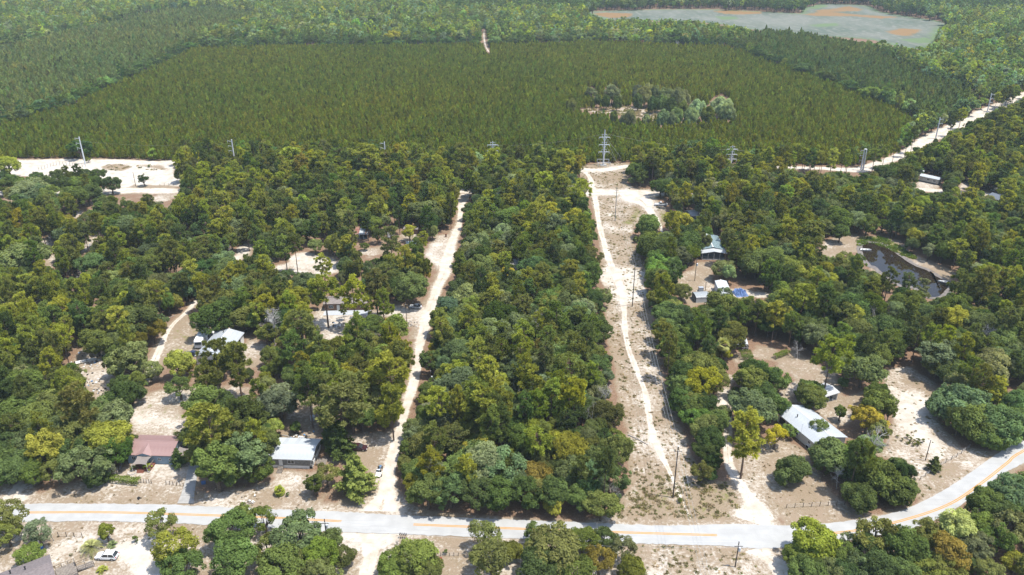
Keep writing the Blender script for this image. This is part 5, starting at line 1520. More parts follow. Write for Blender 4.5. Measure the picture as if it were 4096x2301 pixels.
plantation('eastern_pine_plantation', 'pine plantation strip between the big plantation and the marsh', P3, -0.5, 2.3, 2.1, 0.9, (0.174, 0.210, 0.065), (0.131, 0.181, 0.070))

# ------------------------------------------------------------------ far woods
MASK = SEEN
fo, nfo = proto_collection('far_oak_mass', ['far_oak'])
fp, nfp = proto_collection('far_pine_mass', ['far_pine'])
X, Y = jitter_grid(-1250, 1250, 250, 1750, 6.2, 0.42)
ok = in_view(X, Y, 0.06) & (Y > back_line(X) + 4) & ~inside(X, Y, P1) & ~inside(X, Y, P2) & ~inside(X, Y, P3)
X, Y = X[ok], Y[ok]
n = len(X)
pn = rng.uniform(size=n) < np.where(Y > 1040, 0.6, 0.33)
dia = np.where(pn, rng.uniform(5, 8, n), np.clip(rng.lognormal(2.22, 0.30, n), 5.5, 17))
hgt = np.where(pn, rng.uniform(12, 18, n), 4 + 0.75 * dia + rng.normal(size=n))
k = np.where(pn, dia / 6.4, dia / 10.0)
kz = hgt / (np.where(pn, 15.0, 9.6) * k)
ok = clear_hits(X, Y, dia / 2, hgt * 0.62, hgt * 0.3) <= 1
px, py = proj(X, Y, 0.0)
bright = (px < 1000) | ((px > 3500) & (py > 230))
tn = np.array([random.choice((['yell'] * 3 + ['oliv'] * 4 + ['mid'] * 4 + ['pale'] * 2 + ['lime'] * 2) if p else (['mid'] * 6 + ['blue'] * 5 + ['dark'] * 3 + ['oliv'] * 3 + ['lime'] * 3 + ['grey'] * 4 + ['pale'] * 2 + ['yell'] * 3)) for p in pn])
back = ((py < 30) & (px < 950)) | ((py < 70) & (px > 1750) & (py < 60 + 0.02 * (px - 2000)))  # left strip: cloud shadow painted as dark tint; right band: dark forest behind marsh
edge_ = (py > 185) & (px < 3500)
tn = np.where(edge_, np.where(rng.uniform(size=n) < 0.7, 'dark', 'mid'), tn)  # dark tint paints in the shade along the plantation borders
hgt = np.where(edge_, hgt * 0.75, hgt)
kz = np.where(edge_, kz * 0.75, kz)
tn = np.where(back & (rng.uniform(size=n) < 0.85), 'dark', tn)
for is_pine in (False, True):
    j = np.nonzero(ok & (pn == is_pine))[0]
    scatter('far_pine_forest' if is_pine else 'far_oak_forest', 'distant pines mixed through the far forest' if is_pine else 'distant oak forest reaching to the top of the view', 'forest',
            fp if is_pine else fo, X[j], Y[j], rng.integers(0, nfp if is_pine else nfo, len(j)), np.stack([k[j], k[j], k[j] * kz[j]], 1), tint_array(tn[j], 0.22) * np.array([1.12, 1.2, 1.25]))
print('far trees', ok.sum())
# ------------------------------------------------------------------ buildings
GLASS = mat('window_glass', (0.03, 0.035, 0.04), 0.08, spec=0.6)
WHITE = mat('white_paint', (0.62, 0.62, 0.60), 0.6, var=0.15, scale=1.5)
TRIM = mat('white_trim', (0.58, 0.58, 0.56), 0.6)
DARK = mat('dark_interior', (0.02, 0.02, 0.02), 0.9)
STEEL = mat('galvanised_steel', (0.52, 0.54, 0.56), 0.5, 0.0, var=0.2, scale=1.0)
WOODM = mat('weathered_boards', (0.23, 0.20, 0.17), 0.9, var=0.4, scale=3)
WOODD = mat('dark_post_wood', (0.075, 0.06, 0.05), 0.9, var=0.4, scale=4)
RUBBER = mat('rubber', (0.02, 0.02, 0.02), 0.85)
def metal_roof(name, c, c2=None, var=0.14):
    return mat(name, c, 0.5, 0.0, var=var, scale=0.5, spec=0.4, col2=c2)
ROOF_RED = metal_roof('red_brown_metal_roof', (0.215, 0.132, 0.122), (0.245, 0.16, 0.147))
ROOF_WHITE = metal_roof('white_metal_roof', (0.365, 0.385, 0.395), (0.315, 0.335, 0.35))
ROOF_GALV = metal_roof('galvanised_roof_sheet', (0.36, 0.39, 0.40), (0.42, 0.44, 0.45))
ROOF_GREY = mat('grey_shingles', (0.165, 0.14, 0.137), 0.9, var=0.3, scale=2.5, bump=0.3)
ROOF_BLUE = metal_roof('teal_metal_roof', (0.20, 0.27, 0.29))
ROOF_SLATE = mat('slate_shingles', (0.12, 0.14, 0.17), 0.85, var=0.25, scale=3)
ROOF_RUST = metal_roof('rusty_roof_sheet', (0.19, 0.075, 0.05), (0.28, 0.18, 0.14))
ROOF_BROWN = mat('brown_grey_shingles', (0.21, 0.18, 0.165), 0.9, var=0.3, scale=2.0)
def quad_px(p0, p1, depth, side, z):
    """origin, angle, length of a building from the two ends of one eave"""
    a, b = G(*p0, z), G(*p1, z)
    d = b - a
    return a, math.atan2(d.y, d.x), d.length
def wall(root, m, pts, t=0.14):
    """vertical wall panel: outline in (u, z) along x at y = 0, thickness inwards"""
def building(name, label, cat, p0, p1, depth, hw, rise, wall_m, roof_m, panel=0.95, oh=0.35, flip=False, shed=False, arch=False, openings=(), panel_alt=None, skirt=0.0, skirt_m=None,
             extend=(0, 0), open_sides=(), chimney=None):
    """ridge runs along p0 -> p1 (photo pixels of one eave); depth lies to the left of that direction (right when flip)"""
    a, ang, L = quad_px(p0, p1, depth, 1, hw)
    if flip:
        a, b = G(*p1, hw), a
        ang += math.pi
    L += extend[0] + extend[1]
    ca, sa = math.cos(ang), math.sin(ang)
    org = Vector((a.x - ca * extend[0], a.y - sa * extend[0], 0))
    mid = org + Vector((ca * L / 2 - sa * depth / 2, sa * L / 2 + ca * depth / 2, 0))
    root = thing(name, label, cat, mid, ang)
    x0, x1, y0, y1 = -L / 2 + oh, L / 2 - oh, -depth / 2 + oh, depth / 2 - oh
    def rz(y):
        u = (y + depth / 2) / depth
        if shed: return hw + rise * u
        if arch: return hw + rise * math.sin(math.pi * min(max(u, 0), 1)) ** 0.7
        return hw + rise * (1 - abs(2 * u - 1))
    w = 0.13
    top = lambda y: rz(y) - 0.06
    zb = skirt
    if 'front' not in open_sides: MB().box(x0, x1, y0, y0 + w, zb, top(y0)).build('wall', wall_m, root)
    if 'back' not in open_sides: MB().box(x0, x1, y1 - w, y1, zb, top(y1)).build('wall', wall_m, root)
    ysp = np.linspace(y0, y1, 9)
    for sd, xa in (('left', x0 + 0.004), ('right', x1 - w - 0.004)):
        if sd in open_sides: continue
        poly = [(y0 + 0.004, zb), (y1 - 0.004, zb)] + [(min(max(y, y0 + 0.004), y1 - 0.004), top(y)) for y in ysp[::-1]]
        n = len(poly)
        MB().add([(xa, y, z) for y, z in poly] + [(xa + w, y, z) for y, z in poly],
                 [tuple(range(n)), tuple(range(2 * n - 1, n - 1, -1))] + [((i + 1) % n, i, i + n, (i + 1) % n + n) for i in range(n)]).build('wall', wall_m, root)
    for sd in open_sides:          # open sides stand on posts
        for t in np.linspace(0, 1, 4):
            if sd in ('front', 'back'):
                yy = (y0 if sd == 'front' else y1) + (0.06 if sd == 'front' else -0.06)
                MB().cbox((x0 + 0.1 + (x1 - x0 - 0.2) * t, yy, rz(yy) / 2 - 0.04), (0.11, 0.11, rz(yy) - 0.1)).build('post', TRIM, root)
            else:
                xx = (x0 if sd == 'left' else x1) + (0.06 if sd == 'left' else -0.06)
                yy = y0 + 0.12 + (y1 - y0 - 0.24) * t
                MB().cbox((xx, yy, rz(yy) / 2 - 0.04), (0.11, 0.11, rz(yy) - 0.1)).build('post', TRIM, root)
    MB().box(x0 + w + 0.01, x1 - w - 0.01, y0 + w + 0.01, y1 - w - 0.01, 0.02, 0.10 + zb).build('floor_slab', CONC, root)
    if skirt:
        b = MB()
        b.box(x0 + 0.03, x1 - 0.03, y0 + 0.03, y0 + 0.1, 0, zb - 0.003).box(x0 + 0.03, x1 - 0.03, y1 - 0.1, y1 - 0.03, 0, zb - 0.003)
        b.box(x0 + 0.03, x0 + 0.1, y0 + 0.11, y1 - 0.11, 0, zb - 0.003).box(x1 - 0.1, x1 - 0.03, y0 + 0.11, y1 - 0.11, 0, zb - 0.003)
        b.build('skirting', skirt_m or WHITE, root)
    # roof: ridge cap and fascia with one object for each sheet
    rb = MB()
    fz = hw - 0.16
    rb.box(-L / 2, L / 2, -depth / 2 + 0.01, -depth / 2 + 0.05, fz, hw - 0.02).box(-L / 2, L / 2, depth / 2 - 0.05, depth / 2 - 0.01, rz(depth / 2) - 0.16, rz(depth / 2) - 0.02)
    if not shed and not arch:
        rb.add([(-L / 2, -0.16, hw + rise - 0.32 * rise / depth + 0.035), (L / 2, -0.16, hw + rise - 0.32 * rise / depth + 0.035), (L / 2, 0, hw + rise + 0.045), (-L / 2, 0, hw + rise + 0.045),
                (L / 2, 0.16, hw + rise - 0.32 * rise / depth + 0.035), (-L / 2, 0.16, hw + rise - 0.32 * rise / depth + 0.035)], [(0, 1, 2, 3), (3, 2, 4, 5)])
    roof = rb.build('roof', TRIM if panel and roof_m is not ROOF_RED else roof_m, root)
    n = max(1, round(L / panel)) if panel else 1
    pw = L / n
    steps = np.linspace(-depth / 2, depth / 2, 9) if arch else ([-depth / 2, depth / 2] if shed else None)
    def sheet(segs):
        b = MB()
        for ya, yb in segs:
            b.slab((0.004, ya, rz(ya)), (pw - 0.004, ya, rz(ya)), (pw - 0.004, yb, rz(yb)), (0.004, yb, rz(yb)), 0.03)
            if panel:
                for q in (0.0, pw / 3, 2 * pw / 3):
                    b.slab((q + 0.005, ya, rz(ya) + 0.035), (q + 0.05, ya, rz(ya) + 0.035), (q + 0.05, yb, rz(yb) + 0.035), (q + 0.005, yb, rz(yb) + 0.035), 0.034)
        return b
    if arch: groups = [list(zip(steps[:-1], steps[1:]))]
    elif shed: groups = [[(-depth / 2, depth / 2)]]
    else: groups = [[(-depth / 2, -0.002)], [(0.002, depth / 2)]]
    meshes = {}
    for gi, segs in enumerate(groups):
        for k in range(n):
            m = roof_m
            if panel_alt: m = panel_alt(gi, k, n) or roof_m
            if (gi, m.name) not in meshes:
                meshes[(gi, m.name)] = sheet(segs).mesh('roof_sheet', m)
            ob('roof_sheet', meshes[(gi, m.name)], roof, (-L / 2 + k * pw, 0, 0))
    # doors and windows: (face, centre u along the face, z0, width, height, kind)
    for face, u, z0, ww, hh, kd in openings:
        if face in ('front', 'back'):
            s = -1 if face == 'front' else 1
            yy = y0 if face == 'front' else y1
            fr = lambda p, q, c, d, g_: ((x0 + u - p / 2 + c), (x0 + u + p / 2 - c), yy + s * d if s < 0 else yy + 0.003, yy - 0.003 if s < 0 else yy + d)
            def bxx(c, d, zz0, zz1, off=0.003):
                xa, xb = x0 + u - ww / 2 + c, x0 + u + ww / 2 - c
                ya, yb = sorted((yy + s * off, yy + s * (off + d)))
                return xa, xb, ya, yb, zz0, zz1
        else:
            s = -1 if face == 'left' else 1
            xx = x0 + 0.004 if face == 'left' else x1 - 0.004
            def bxx(c, d, zz0, zz1, off=0.003):
                ya, yb = y0 + u - ww / 2 + c, y0 + u + ww / 2 - c
                xa, xb = sorted((xx + s * off, xx + s * (off + d)))
                return xa, xb, ya, yb, zz0, zz1
        if kd == 'door':
            d = MB().box(*bxx(0, 0.05, z0, z0 + hh)).build('door', TRIM, root)
            c = bxx(ww * 0.42, 0.05, z0 + hh * 0.45, z0 + hh * 0.5, 0.055)
            MB().box(*c).build('handle', STEEL, d)
        elif kd == 'dark':
            MB().box(*bxx(0, 0.03, z0, z0 + hh)).build('opening', DARK, root)
        elif kd == 'ac':
            d = MB().box(*bxx(0, 0.45, z0, z0 + hh)).build('air_conditioner', TRIM, root)
            MB().box(*bxx(0.08, 0.02, z0 + 0.06, z0 + hh - 0.06, 0.455)).build('grille', DARK, d)
        else:
            f = MB()
            f.box(*bxx(0, 0.05, z0, z0 + 0.07)).box(*bxx(0, 0.05, z0 + hh - 0.07, z0 + hh))
            xa, xb, ya, yb, _, _ = bxx(0, 0.05, 0, 1)
            if face in ('front', 'back'):
                for q in (xa, xb - 0.07, (xa + xb) / 2 - 0.03): f.box(q, q + 0.07, ya, yb, z0 + 0.072, z0 + hh - 0.072)
            else:
                for q in (ya, yb - 0.07, (ya + yb) / 2 - 0.03): f.box(xa, xb, q, q + 0.07, z0 + 0.072, z0 + hh - 0.072)
            wn_ = f.build('window', TRIM, root)
            MB().box(*bxx(0.06, 0.02, z0 + 0.06, z0 + hh - 0.06)).build('pane', GLASS, wn_)
    if chimney:
        for cx, cy in chimney:
            v = MB().tube([(cx, cy, rz(cy) - 0.1), (cx, cy, rz(cy) + 0.7)], 0.12, 8)
            v.tube([(cx, cy, rz(cy) + 0.7), (cx, cy, rz(cy) + 0.78)], 0.2, 8)
            v.build('vent_pipe', DARK, roof)
    return root, (x0, x1, y0, y1), rz

# 1 red-brown roofed house
BLUEW = mat('pale_blue_siding', (0.20, 0.27, 0.33), 0.8, var=0.15, scale=2)
h1, ext1, rz1 = building('house', 'pale blue house with red-brown metal roof and small front gable', 'house', (496.6, 1820), (687, 1825), 8.2, 2.7, 1.3, BLUEW, ROOF_RED, 0.95,
    openings=[('front', 1.6, 1.0, 0.9, 1.1, 'w'), ('front', 7.9, 1.0, 0.75, 0.8, 'w'), ('front', 10.6, 1.0, 0.75, 0.8, 'w'), ('front', 4.6, 0.12, 0.95, 2.0, 'door'), ('right', 2.5, 0.9, 0.8, 1.0, 'w'), ('right', 5.2, 0.9, 0.8, 1.0, 'w')])
x0, x1, y0, y1 = ext1
gx = x0 + 4.4            # small gable over the porch
yf = y0 - 0.36
zt = 2.75 + 0.95
b = MB()
yr = y0 + 3.0
b.slab((gx - 2.0, yf - 0.25, 2.76), (gx, yf - 0.25, zt - 0.25), (gx, yr, zt - 0.02 + 0.25), (gx - 2.0, yf + 0.1, 2.78), 0.03)
b.slab((gx, yf - 0.25, zt - 0.25), (gx + 2.0, yf - 0.25, 2.76), (gx + 2.0, yf + 0.1, 2.78), (gx, yr, zt - 0.02 + 0.25), 0.03)
b.build('porch_gable', ROOF_RED, h1)
MB().add([(gx - 1.7, yf - 0.1, 2.66), (gx + 1.7, yf - 0.1, 2.66), (gx, yf - 0.1, zt - 0.36)], [(0, 1, 2)]).build('gable_panel', BLUEW, h1)
po = MB().box(gx - 1.9, gx + 2.3, y0 - 2.7, y0 - 0.02, 0.0, 0.45)
po.build('porch_floor', mat('red_porch_boards', (0.20, 0.075, 0.05), 0.8, var=0.3), h1)
for k in range(3):
    MB().box(gx - 0.9, gx + 0.9, y0 - 2.72 - 0.3 * (k + 1), y0 - 2.72 - 0.3 * k - 0.004, 0, 0.36 - 0.12 * k).build('step', mat('red_porch_boards', (0.2, 0.075, 0.05)), h1)
rl = MB()
for xx in (gx - 1.85, gx + 2.2):
    for yy in (y0 - 2.6, y0 - 1.3): rl.cbox((xx, yy, 0.95), (0.09, 0.09, 1.0))
    rl.box(xx - 0.05, xx + 0.05, y0 - 2.65, y0 - 0.1, 1.45, 1.52)
rl.box(gx - 1.9, gx - 1.0, y0 - 2.66, y0 - 2.56, 1.3, 1.37).box(gx + 1.0, gx + 2.25, y0 - 2.66, y0 - 2.56, 1.3, 1.37)
rl.build('porch_railing', WOODM, h1)
SAIL = mat('taupe_shade_cloth', (0.19, 0.165, 0.15), 0.9, var=0.12)
def shade_sail(c, label, root_loc, rz_):
    """stretched cloth with hollow edges between four high corners"""
    e = thing('shade_sail', label, 'shade sail', root_loc, rz_)
    n = 8
    V, Fc = [], []
    c = [Vector(q) for q in c]
    for i in range(n + 1):
        for j in range(n + 1):
            s, t = i / n, j / n
            p = (c[0] * (1 - s) + c[1] * s) * (1 - t) + (c[3] * (1 - s) + c[2] * s) * t
            m = (c[0] + c[1] + c[2] + c[3]) / 4
            p = p + (m - p) * 0.35 * (4 * s * (1 - s) * (1 - 4 * t * (1 - t)) * 0.5 + 4 * t * (1 - t) * (1 - 4 * s * (1 - s)) * 0.5)
            p.z -= 0.2 * 16 * s * (1 - s) * t * (1 - t)
            V.append(p)
    for i in range(n):
        for j in range(n):
            a_ = i * (n + 1) + j
            Fc.append((a_, a_ + 1, a_ + n + 2, a_ + n + 1))
    MB().add(V, Fc).build('cloth', SAIL, e)
    for q in (c[0], c[1]):
        MB().tube([(q.x, q.y, 0), (q.x, q.y, q.z + 0.15)], 0.05, 6).build('post', STEEL, e)
    return e
M = h1.matrix_basis if False else None
shade_sail([(gx - 1.7, y0 - 3.3, 2.1), (gx + 1.8, y0 - 3.1, 2.1), (gx + 2.1, y0 - 0.45, 2.62), (gx - 1.5, y0 - 0.45, 2.62)], 'taupe shade cloth stretched over the front porch', h1.location, h1.rotation_euler[2])
shade_sail([(x1 + 3.6, y0 + 0.6, 2.0), (x1 + 3.4, y0 + 3.4, 2.2), (x1 + 0.5, y0 + 3.6, 2.6), (x1 + 0.5, y0 + 0.3, 2.6)], 'taupe shade cloth at the near right side of the red-roofed house', h1.location, h1.rotation_euler[2])
shade_sail([(x1 + 4.0, y0 + 4.2, 2.0), (x1 + 3.8, y0 + 7.4, 2.2), (x1 + 0.5, y0 + 7.3, 2.6), (x1 + 0.5, y0 + 4.0, 2.6)], 'taupe shade cloth at the far right side of the red-roofed house', h1.location, h1.rotation_euler[2])

# 2 white-roofed mobile home
GREYW = mat('weathered_grey_siding', (0.19, 0.185, 0.17), 0.85, col2=(0.13, 0.125, 0.115), scale=2.2)
def alt2(gi, k, n):
    return ROOF_GALV if gi == 1 and k % 3 != 1 else None
h2, ext2, _ = building('mobile_home', 'grey mobile home with bright white metal roof and white skirting', 'mobile home', (1083, 1836), (1248, 1841), 8.6, 2.85, 1.0, GREYW, ROOF_WHITE, 1.0, panel_alt=alt2, skirt=0.85, extend=(2.6, 0),
    openings=[('front', 4.4, 0.9, 0.9, 1.75, 'door'), ('front', 6.9, 1.35, 1.6, 1.05, 'w'), ('front', 12.0, 1.2, 0.75, 1.3, 'w'), ('front', 11.6, 0.05, 0.7, 0.7, 'dark'), ('right', 2.4, 1.2, 1.2, 1.0, 'w'), ('right', 6.0, 1.2, 1.2, 1.0, 'dark')])
x0, x1, y0, y1 = ext2
for k in range(6):
    MB().box(x0 + 3.75, x0 + 5.0, y0 - 0.35 * (k + 1), y0 - 0.35 * k - 0.06, 0.74 - 0.14 * k - 0.05, 0.76 - 0.14 * k).build('step', WOODM, h2)
MB().box(x0 + 3.72, x0 + 3.8, y0 - 2.1, y0 - 0.02, 0, 0.1).box(x0 + 4.95, x0 + 5.03, y0 - 2.1, y0 - 0.02, 0, 0.1).build('step_stringer', WOODD, h2)
for k in range(9):
    MB().box(x1 + 0.5 + 0.26 * k, x1 + 0.72 + 0.26 * k, y0 + 1.2, y0 + 3.6, 0.62 - 0.05 * k, 0.66 - 0.05 * k).build('deck_board', WOODM, h2)
MB().box(x1 + 0.05, x1 + 0.16, y0 + 0.2, y1 - 0.2, 1.25, 1.35).box(x1 + 0.05, x1 + 0.13, y0 + 0.3, y0 + 0.42, 0, 1.25).box(x1 + 0.05, x1 + 0.13, y0 + 4.0, y0 + 4.12, 0, 1.25).build('porch_rail', TRIM, h2)

# 3 grey-roofed house in the bottom left corner with its deck
cA, cB, cC = G(199, 2217, 3.0), G(55, 2272, 3.0), G(285, 2305, 3.0)
e1 = (cB - cA).normalized()
e2 = Vector((-e1.y, e1.x, 0))
def gp(x, y):      # world ground point back to pixels, for builders that take pixels
    return proj(x, y, 3.0)
pA, pB = cA, cA + e1 * 12.0
if e2.dot(cC - cA) < 0: e2 = -e2
q0 = pB + e2 * 9.0
q1 = pA + e2 * 9.0
h3, ext3, _ = building('house', 'house with dull grey shingle roof in the bottom left corner', 'house', proj(q0.x, q0.y, 3.0), proj(q1.x, q1.y, 3.0), 9.0, 3.0, 1.5, WHITE, ROOF_GREY, 0, chimney=[(1.5, 1.2), (-1.0, 2.0)],
    openings=[('right', 3.0, 1.0, 1.0, 1.1, 'w'), ('right', 5.6, 0.1, 0.95, 2.05, 'door'), ('back', 4.0, 1.0, 1.2, 1.1, 'w')])
x0, x1, y0, y1 = ext3
dk = thing('wooden_deck', 'weathered wooden deck with dark railings beside the grey-roofed house', 'deck', h3.location, h3.rotation_euler[2])
for k in range(15):
    MB().box(x1 + 0.45 + 0.24 * k, x1 + 0.66 + 0.24 * k, y0 + 2.2, y0 + 6.6, 0.55, 0.60).build('deck_board', WOODM, dk)
MB().box(x1 + 0.45, x1 + 4.0, y0 + 2.4, y0 + 2.5, 0.3, 0.545).box(x1 + 0.45, x1 + 4.0, y0 + 6.3, y0 + 6.4, 0.3, 0.545).build('joist', WOODD, dk)
for k in range(10):
    MB().box(x1 + 4.1 + 0.3 * k, x1 + 4.37 + 0.3 * k, y0 + 3.4, y0 + 5.0, 0.52 - 0.05 * k, 0.56 - 0.05 * k).build('ramp_board', WOODM, dk)
def rail(xa, ya, xb, yb, par):
    r = MB()
    n = max(2, int(math.hypot(xb - xa, yb - ya) / 1.1) + 1)
    for t in np.linspace(0, 1, n): r.cbox((xa + (xb - xa) * t, ya + (yb - ya) * t, 0.85), (0.09, 0.09, 1.15))
    for z in (0.95, 1.40):
        r.tube([(xa, ya, z), (xb, yb, z)], 0.045, 4)
    r.build('railing', WOODD, par)
rail(x1 + 0.5, y0 + 6.5, x1 + 4.0, y0 + 6.5, dk); rail(x1 + 4.0, y0 + 6.5, x1 + 4.0, y0 + 5.1, dk); rail(x1 + 0.5, y0 + 2.3, x1 + 4.0, y0 + 2.3, dk); rail(x1 + 4.1, y0 + 5.05, x1 + 7.1, y0 + 5.05, dk); rail(x1 + 4.1, y0 + 3.35, x1 + 7.1, y0 + 3.35, dk)

# 4 white workshop
h4, ext4, _ = building('workshop', 'long workshop with pale metal roof beside the white camper trailer', 'workshop', (797, 1402), (862, 1327), 9.2, 3.2, 1.3, WHITE, ROOF_WHITE, 1.0, flip=True, extend=(0, 3.5), panel_alt=lambda gi, k, n: None,
    openings=[('back', 4, 0.1, 3.0, 2.6, 'dark'), ('right', 3, 1, 1.2, 1.0, 'w')], chimney=[(-5.5, -1.0)])
# 5 brown mobile home
BROWNW = mat('brown_siding', (0.21, 0.125, 0.085), 0.85, var=0.2, scale=1.5)
h5, ext5, _ = building('mobile_home', 'brown mobile home with flat grey roof behind the pines', 'mobile home', (1291, 1217), (1471, 1214), 6.0, 2.7, 0.5, BROWNW, ROOF_BROWN, 0,
    openings=[('front', 2.2, 0.9, 1.5, 1.1, 'w'), ('front', 7.2, 1.0, 1.6, 1.1, 'w'), ('front', 4.6, 0.15, 0.95, 2.0, 'door'), ('front', 12.5, 1.0, 1.0, 1.0, 'w')])
x0, x1, y0, y1 = ext5
for k in range(6):
    MB().box(x0 + 2.6 * k, x0 + 2.6 * k + 2.57, y0 - 3.4, y0 - 0.02, 0.0, 0.1).build('patio_slab', mat('pale_patio', (0.36, 0.38, 0.40), 0.9, var=0.15), h5)
# 6 small white shed
building('shed', 'small shed with white metal roof behind the white dead tree', 'shed', (1054, 1287), (1094, 1288), 5.0, 2.4, 0.5, WHITE, ROOF_WHITE, 0.9, openings=[('front', 1.6, 0.1, 1.0, 1.9, 'dark')])
# 7 large white-roofed house on the right
h7, ext7, _ = building('house', 'large house with ribbed white metal roof in the right-hand yard', 'house', (3107, 1650.6), (3268, 1783), 9.5, 2.8, 1.25, mat('off_white_siding', (0.50, 0.49, 0.46), 0.8, var=0.15), ROOF_WHITE, 1.0, flip=False,
    openings=[('front', 1.8, 0.4, 2.2, 1.7, 'dark'), ('front', 4.4, 0.4, 1.6, 1.7, 'dark'), ('front', 8.0, 1.4, 0.8, 0.6, 'ac'), ('front', 12.0, 1.2, 0.8, 0.9, 'w'), ('front', 12.0, 0.1, 1.0, 0.75, 'ac'), ('back', 5, 1, 1.2, 1.1, 'w')], chimney=[(-3.2, -2.0), (1.5, 2.2)])
x0, x1, y0, y1 = ext7
an = MB().tube([(2.0, y0 - 0.5, 0), (2.0, y0 - 0.5, 5.6)], 0.03, 5)
an.tube([(1.4, y0 - 0.5, 5.5), (2.6, y0 - 0.5, 5.5)], 0.02, 4).tube([(1.6, y0 - 0.5, 5.2), (2.4, y0 - 0.5, 5.2)], 0.02, 4).build('antenna_mast', STEEL, h7)
# 8 carport
building('carport', 'open carport with pale metal roof behind the large white-roofed house', 'carport', (3303, 1588), (3361, 1570), 5.6, 2.5, 0.5, WHITE, metal_roof('pale_grey_roof', (0.44, 0.44, 0.43)), 0.95, open_sides=('front',))
# 9 brown shed with barn doors and lean-to
BROWNS = mat('dark_brown_boards', (0.085, 0.062, 0.052), 0.85, var=0.25, scale=3)
h9, ext9, _ = building('shed', 'dark brown garden shed with pale roof and crossed barn doors', 'shed', (2966, 1377), (2993, 1377), 4.4, 2.3, 0.8, BROWNS, ROOF_GALV, 0.7, oh=0.1)
x0, x1, y0, y1 = ext9
for s in (0, 1):
    xa = x0 + 0.25 + s * 1.0
    d = MB().box(xa, xa + 0.95, y0 - 0.05, y0 - 0.004, 0.15, 1.95).build('barn_door', BROWNS, h9)
    c = MB()
    for z in (0.17, 1.05, 1.86): c.box(xa + 0.03, xa + 0.92, y0 - 0.08, y0 - 0.052, z, z + 0.07)
    c.tube([(xa + 0.05, y0 - 0.07, 0.25), (xa + 0.9, y0 - 0.07, 1.0)], 0.03, 4).tube([(xa + 0.05, y0 - 0.07, 1.85), (xa + 0.9, y0 - 0.07, 1.12)], 0.03, 4)
    c.build('brace', TRIM, d)
MB().box(x0 - 3.2, x0 - 0.02, y0 + 0.4, y0 + 0.5, 0, 1.7).build('lean_to_wall', BROWNS, h9)
MB().slab((x0 - 3.3, y0 + 0.3, 1.75), (x0 - 0.02, y0 + 0.3, 1.95), (x0 - 0.02, y0 + 2.6, 2.0), (x0 - 3.3, y0 + 2.6, 1.8), 0.05).build('lean_to_roof', ROOF_WHITE, h9)
# 10 single-wide trailer home
building('trailer_home', 'narrow white single-wide trailer home end-on beside the blue tarpaulin', 'trailer home', (2882, 1178), (2859, 1123), 4.1, 3.0, 0.45, mat('pale_blue_white_siding', (0.44, 0.47, 0.49), 0.7, var=0.12), metal_roof('pale_trailer_roof', (0.46, 0.48, 0.48)), 1.1, oh=0.08, flip=True,
         openings=[('back', 9.0, 1.5, 1.0, 0.9, 'w'), ('back', 3.0, 1.5, 1.0, 0.9, 'w')])
# 11 arched grey shed
h11, _, _ = building('metal_shed', 'small grey metal shed with arched roof', 'shed', (2785, 1191.5), (2843, 1188), 4.6, 2.0, 0.55, ROOF_GALV, metal_roof('dull_grey_sheet', (0.27, 0.29, 0.30)), 1.0, oh=0.08, arch=True, open_sides=('left',))
# 12 blue-roofed house with white porch
BLUEG = mat('blue_grey_siding', (0.12, 0.15, 0.17), 0.8, var=0.15)
h12, ext12, _ = building('house', 'house with teal blue metal roof and white gabled front porch', 'house', (2902, 1001), (2872, 944), 9.6, 3.0, 1.2, BLUEG, ROOF_BLUE, 1.0, flip=False)
x0, x1, y0, y1 = ext12
pr = MB()
xe = x0 - 0.4
pr.slab((xe - 3.0, y0 - 0.5, 2.7), (xe - 3.0, 0, 3.55), (xe, 0, 3.75), (xe, y0 - 0.5, 2.9), 0.04)
pr.slab((xe - 3.0, 0, 3.55), (xe - 3.0, y1 + 0.5, 2.7), (xe, y1 + 0.5, 2.9), (xe, 0, 3.75), 0.04)
pr.build('porch_roof', ROOF_WHITE, h12)
for yy in np.linspace(y0, y1, 5):
    MB().cbox((xe - 2.9, yy, 1.36), (0.12, 0.12, 2.7 - 0.02)).build('porch_post', TRIM, h12)
MB().box(xe - 3.0, xe - 0.05, y0 - 0.1, y1 + 0.1, 0.0, 0.25).build('porch_floor', CONC, h12)
# 13-17 half-hidden roofs
building('house', 'dark house with pale grey roof half hidden behind the golden oak', 'house', (2765, 865), (2808, 862), 7.5, 2.6, 0.9, BLUEG, metal_roof('worn_pale_roof', (0.36, 0.35, 0.35)), 0, openings=[('front', 2.8, 0.1, 0.9, 2.0, 'dark')])
building('mobile_home', 'cream mobile home with white roof far right near the transmission line', 'mobile home', (3675.7, 703), (3757, 720), 5.0, 2.8, 0.5, mat('cream_siding', (0.36, 0.34, 0.30), 0.8), ROOF_WHITE, 1.0, skirt=0.5, skirt_m=mat('dark_skirting', (0.06, 0.06, 0.06)),
         openings=[('front', 4.3, 1.2, 1.3, 1.0, 'w'), ('front', 7.2, 1.2, 1.3, 1.0, 'w')])
building('house', 'house with slate blue shingle roof at the right edge', 'house', (3943, 785), (4003, 804), 8.0, 2.6, 1.3, mat('cream_siding', (0.36, 0.34, 0.30)), ROOF_SLATE, 0)
building('shed', 'lean-to shed with rust-streaked metal roof in the left woods', 'shed', (1417, 938), (1471, 937), 6.5, 2.3, 0.5, WOODM, ROOF_GALV, 0.62, shed=True, panel_alt=lambda gi, k, n: ROOF_RUST if k < 3 or k == 7 else None, open_sides=('front',))
building('shed', 'long low brown shed near the sandy road behind the rusty roof', 'shed', (1612, 917), (1672, 918), 3.0, 2.3, 0.3, BROWNW, ROOF_BROWN, 0, openings=[('front', 6.5, 0.1, 1.2, 1.8, 'dark')])
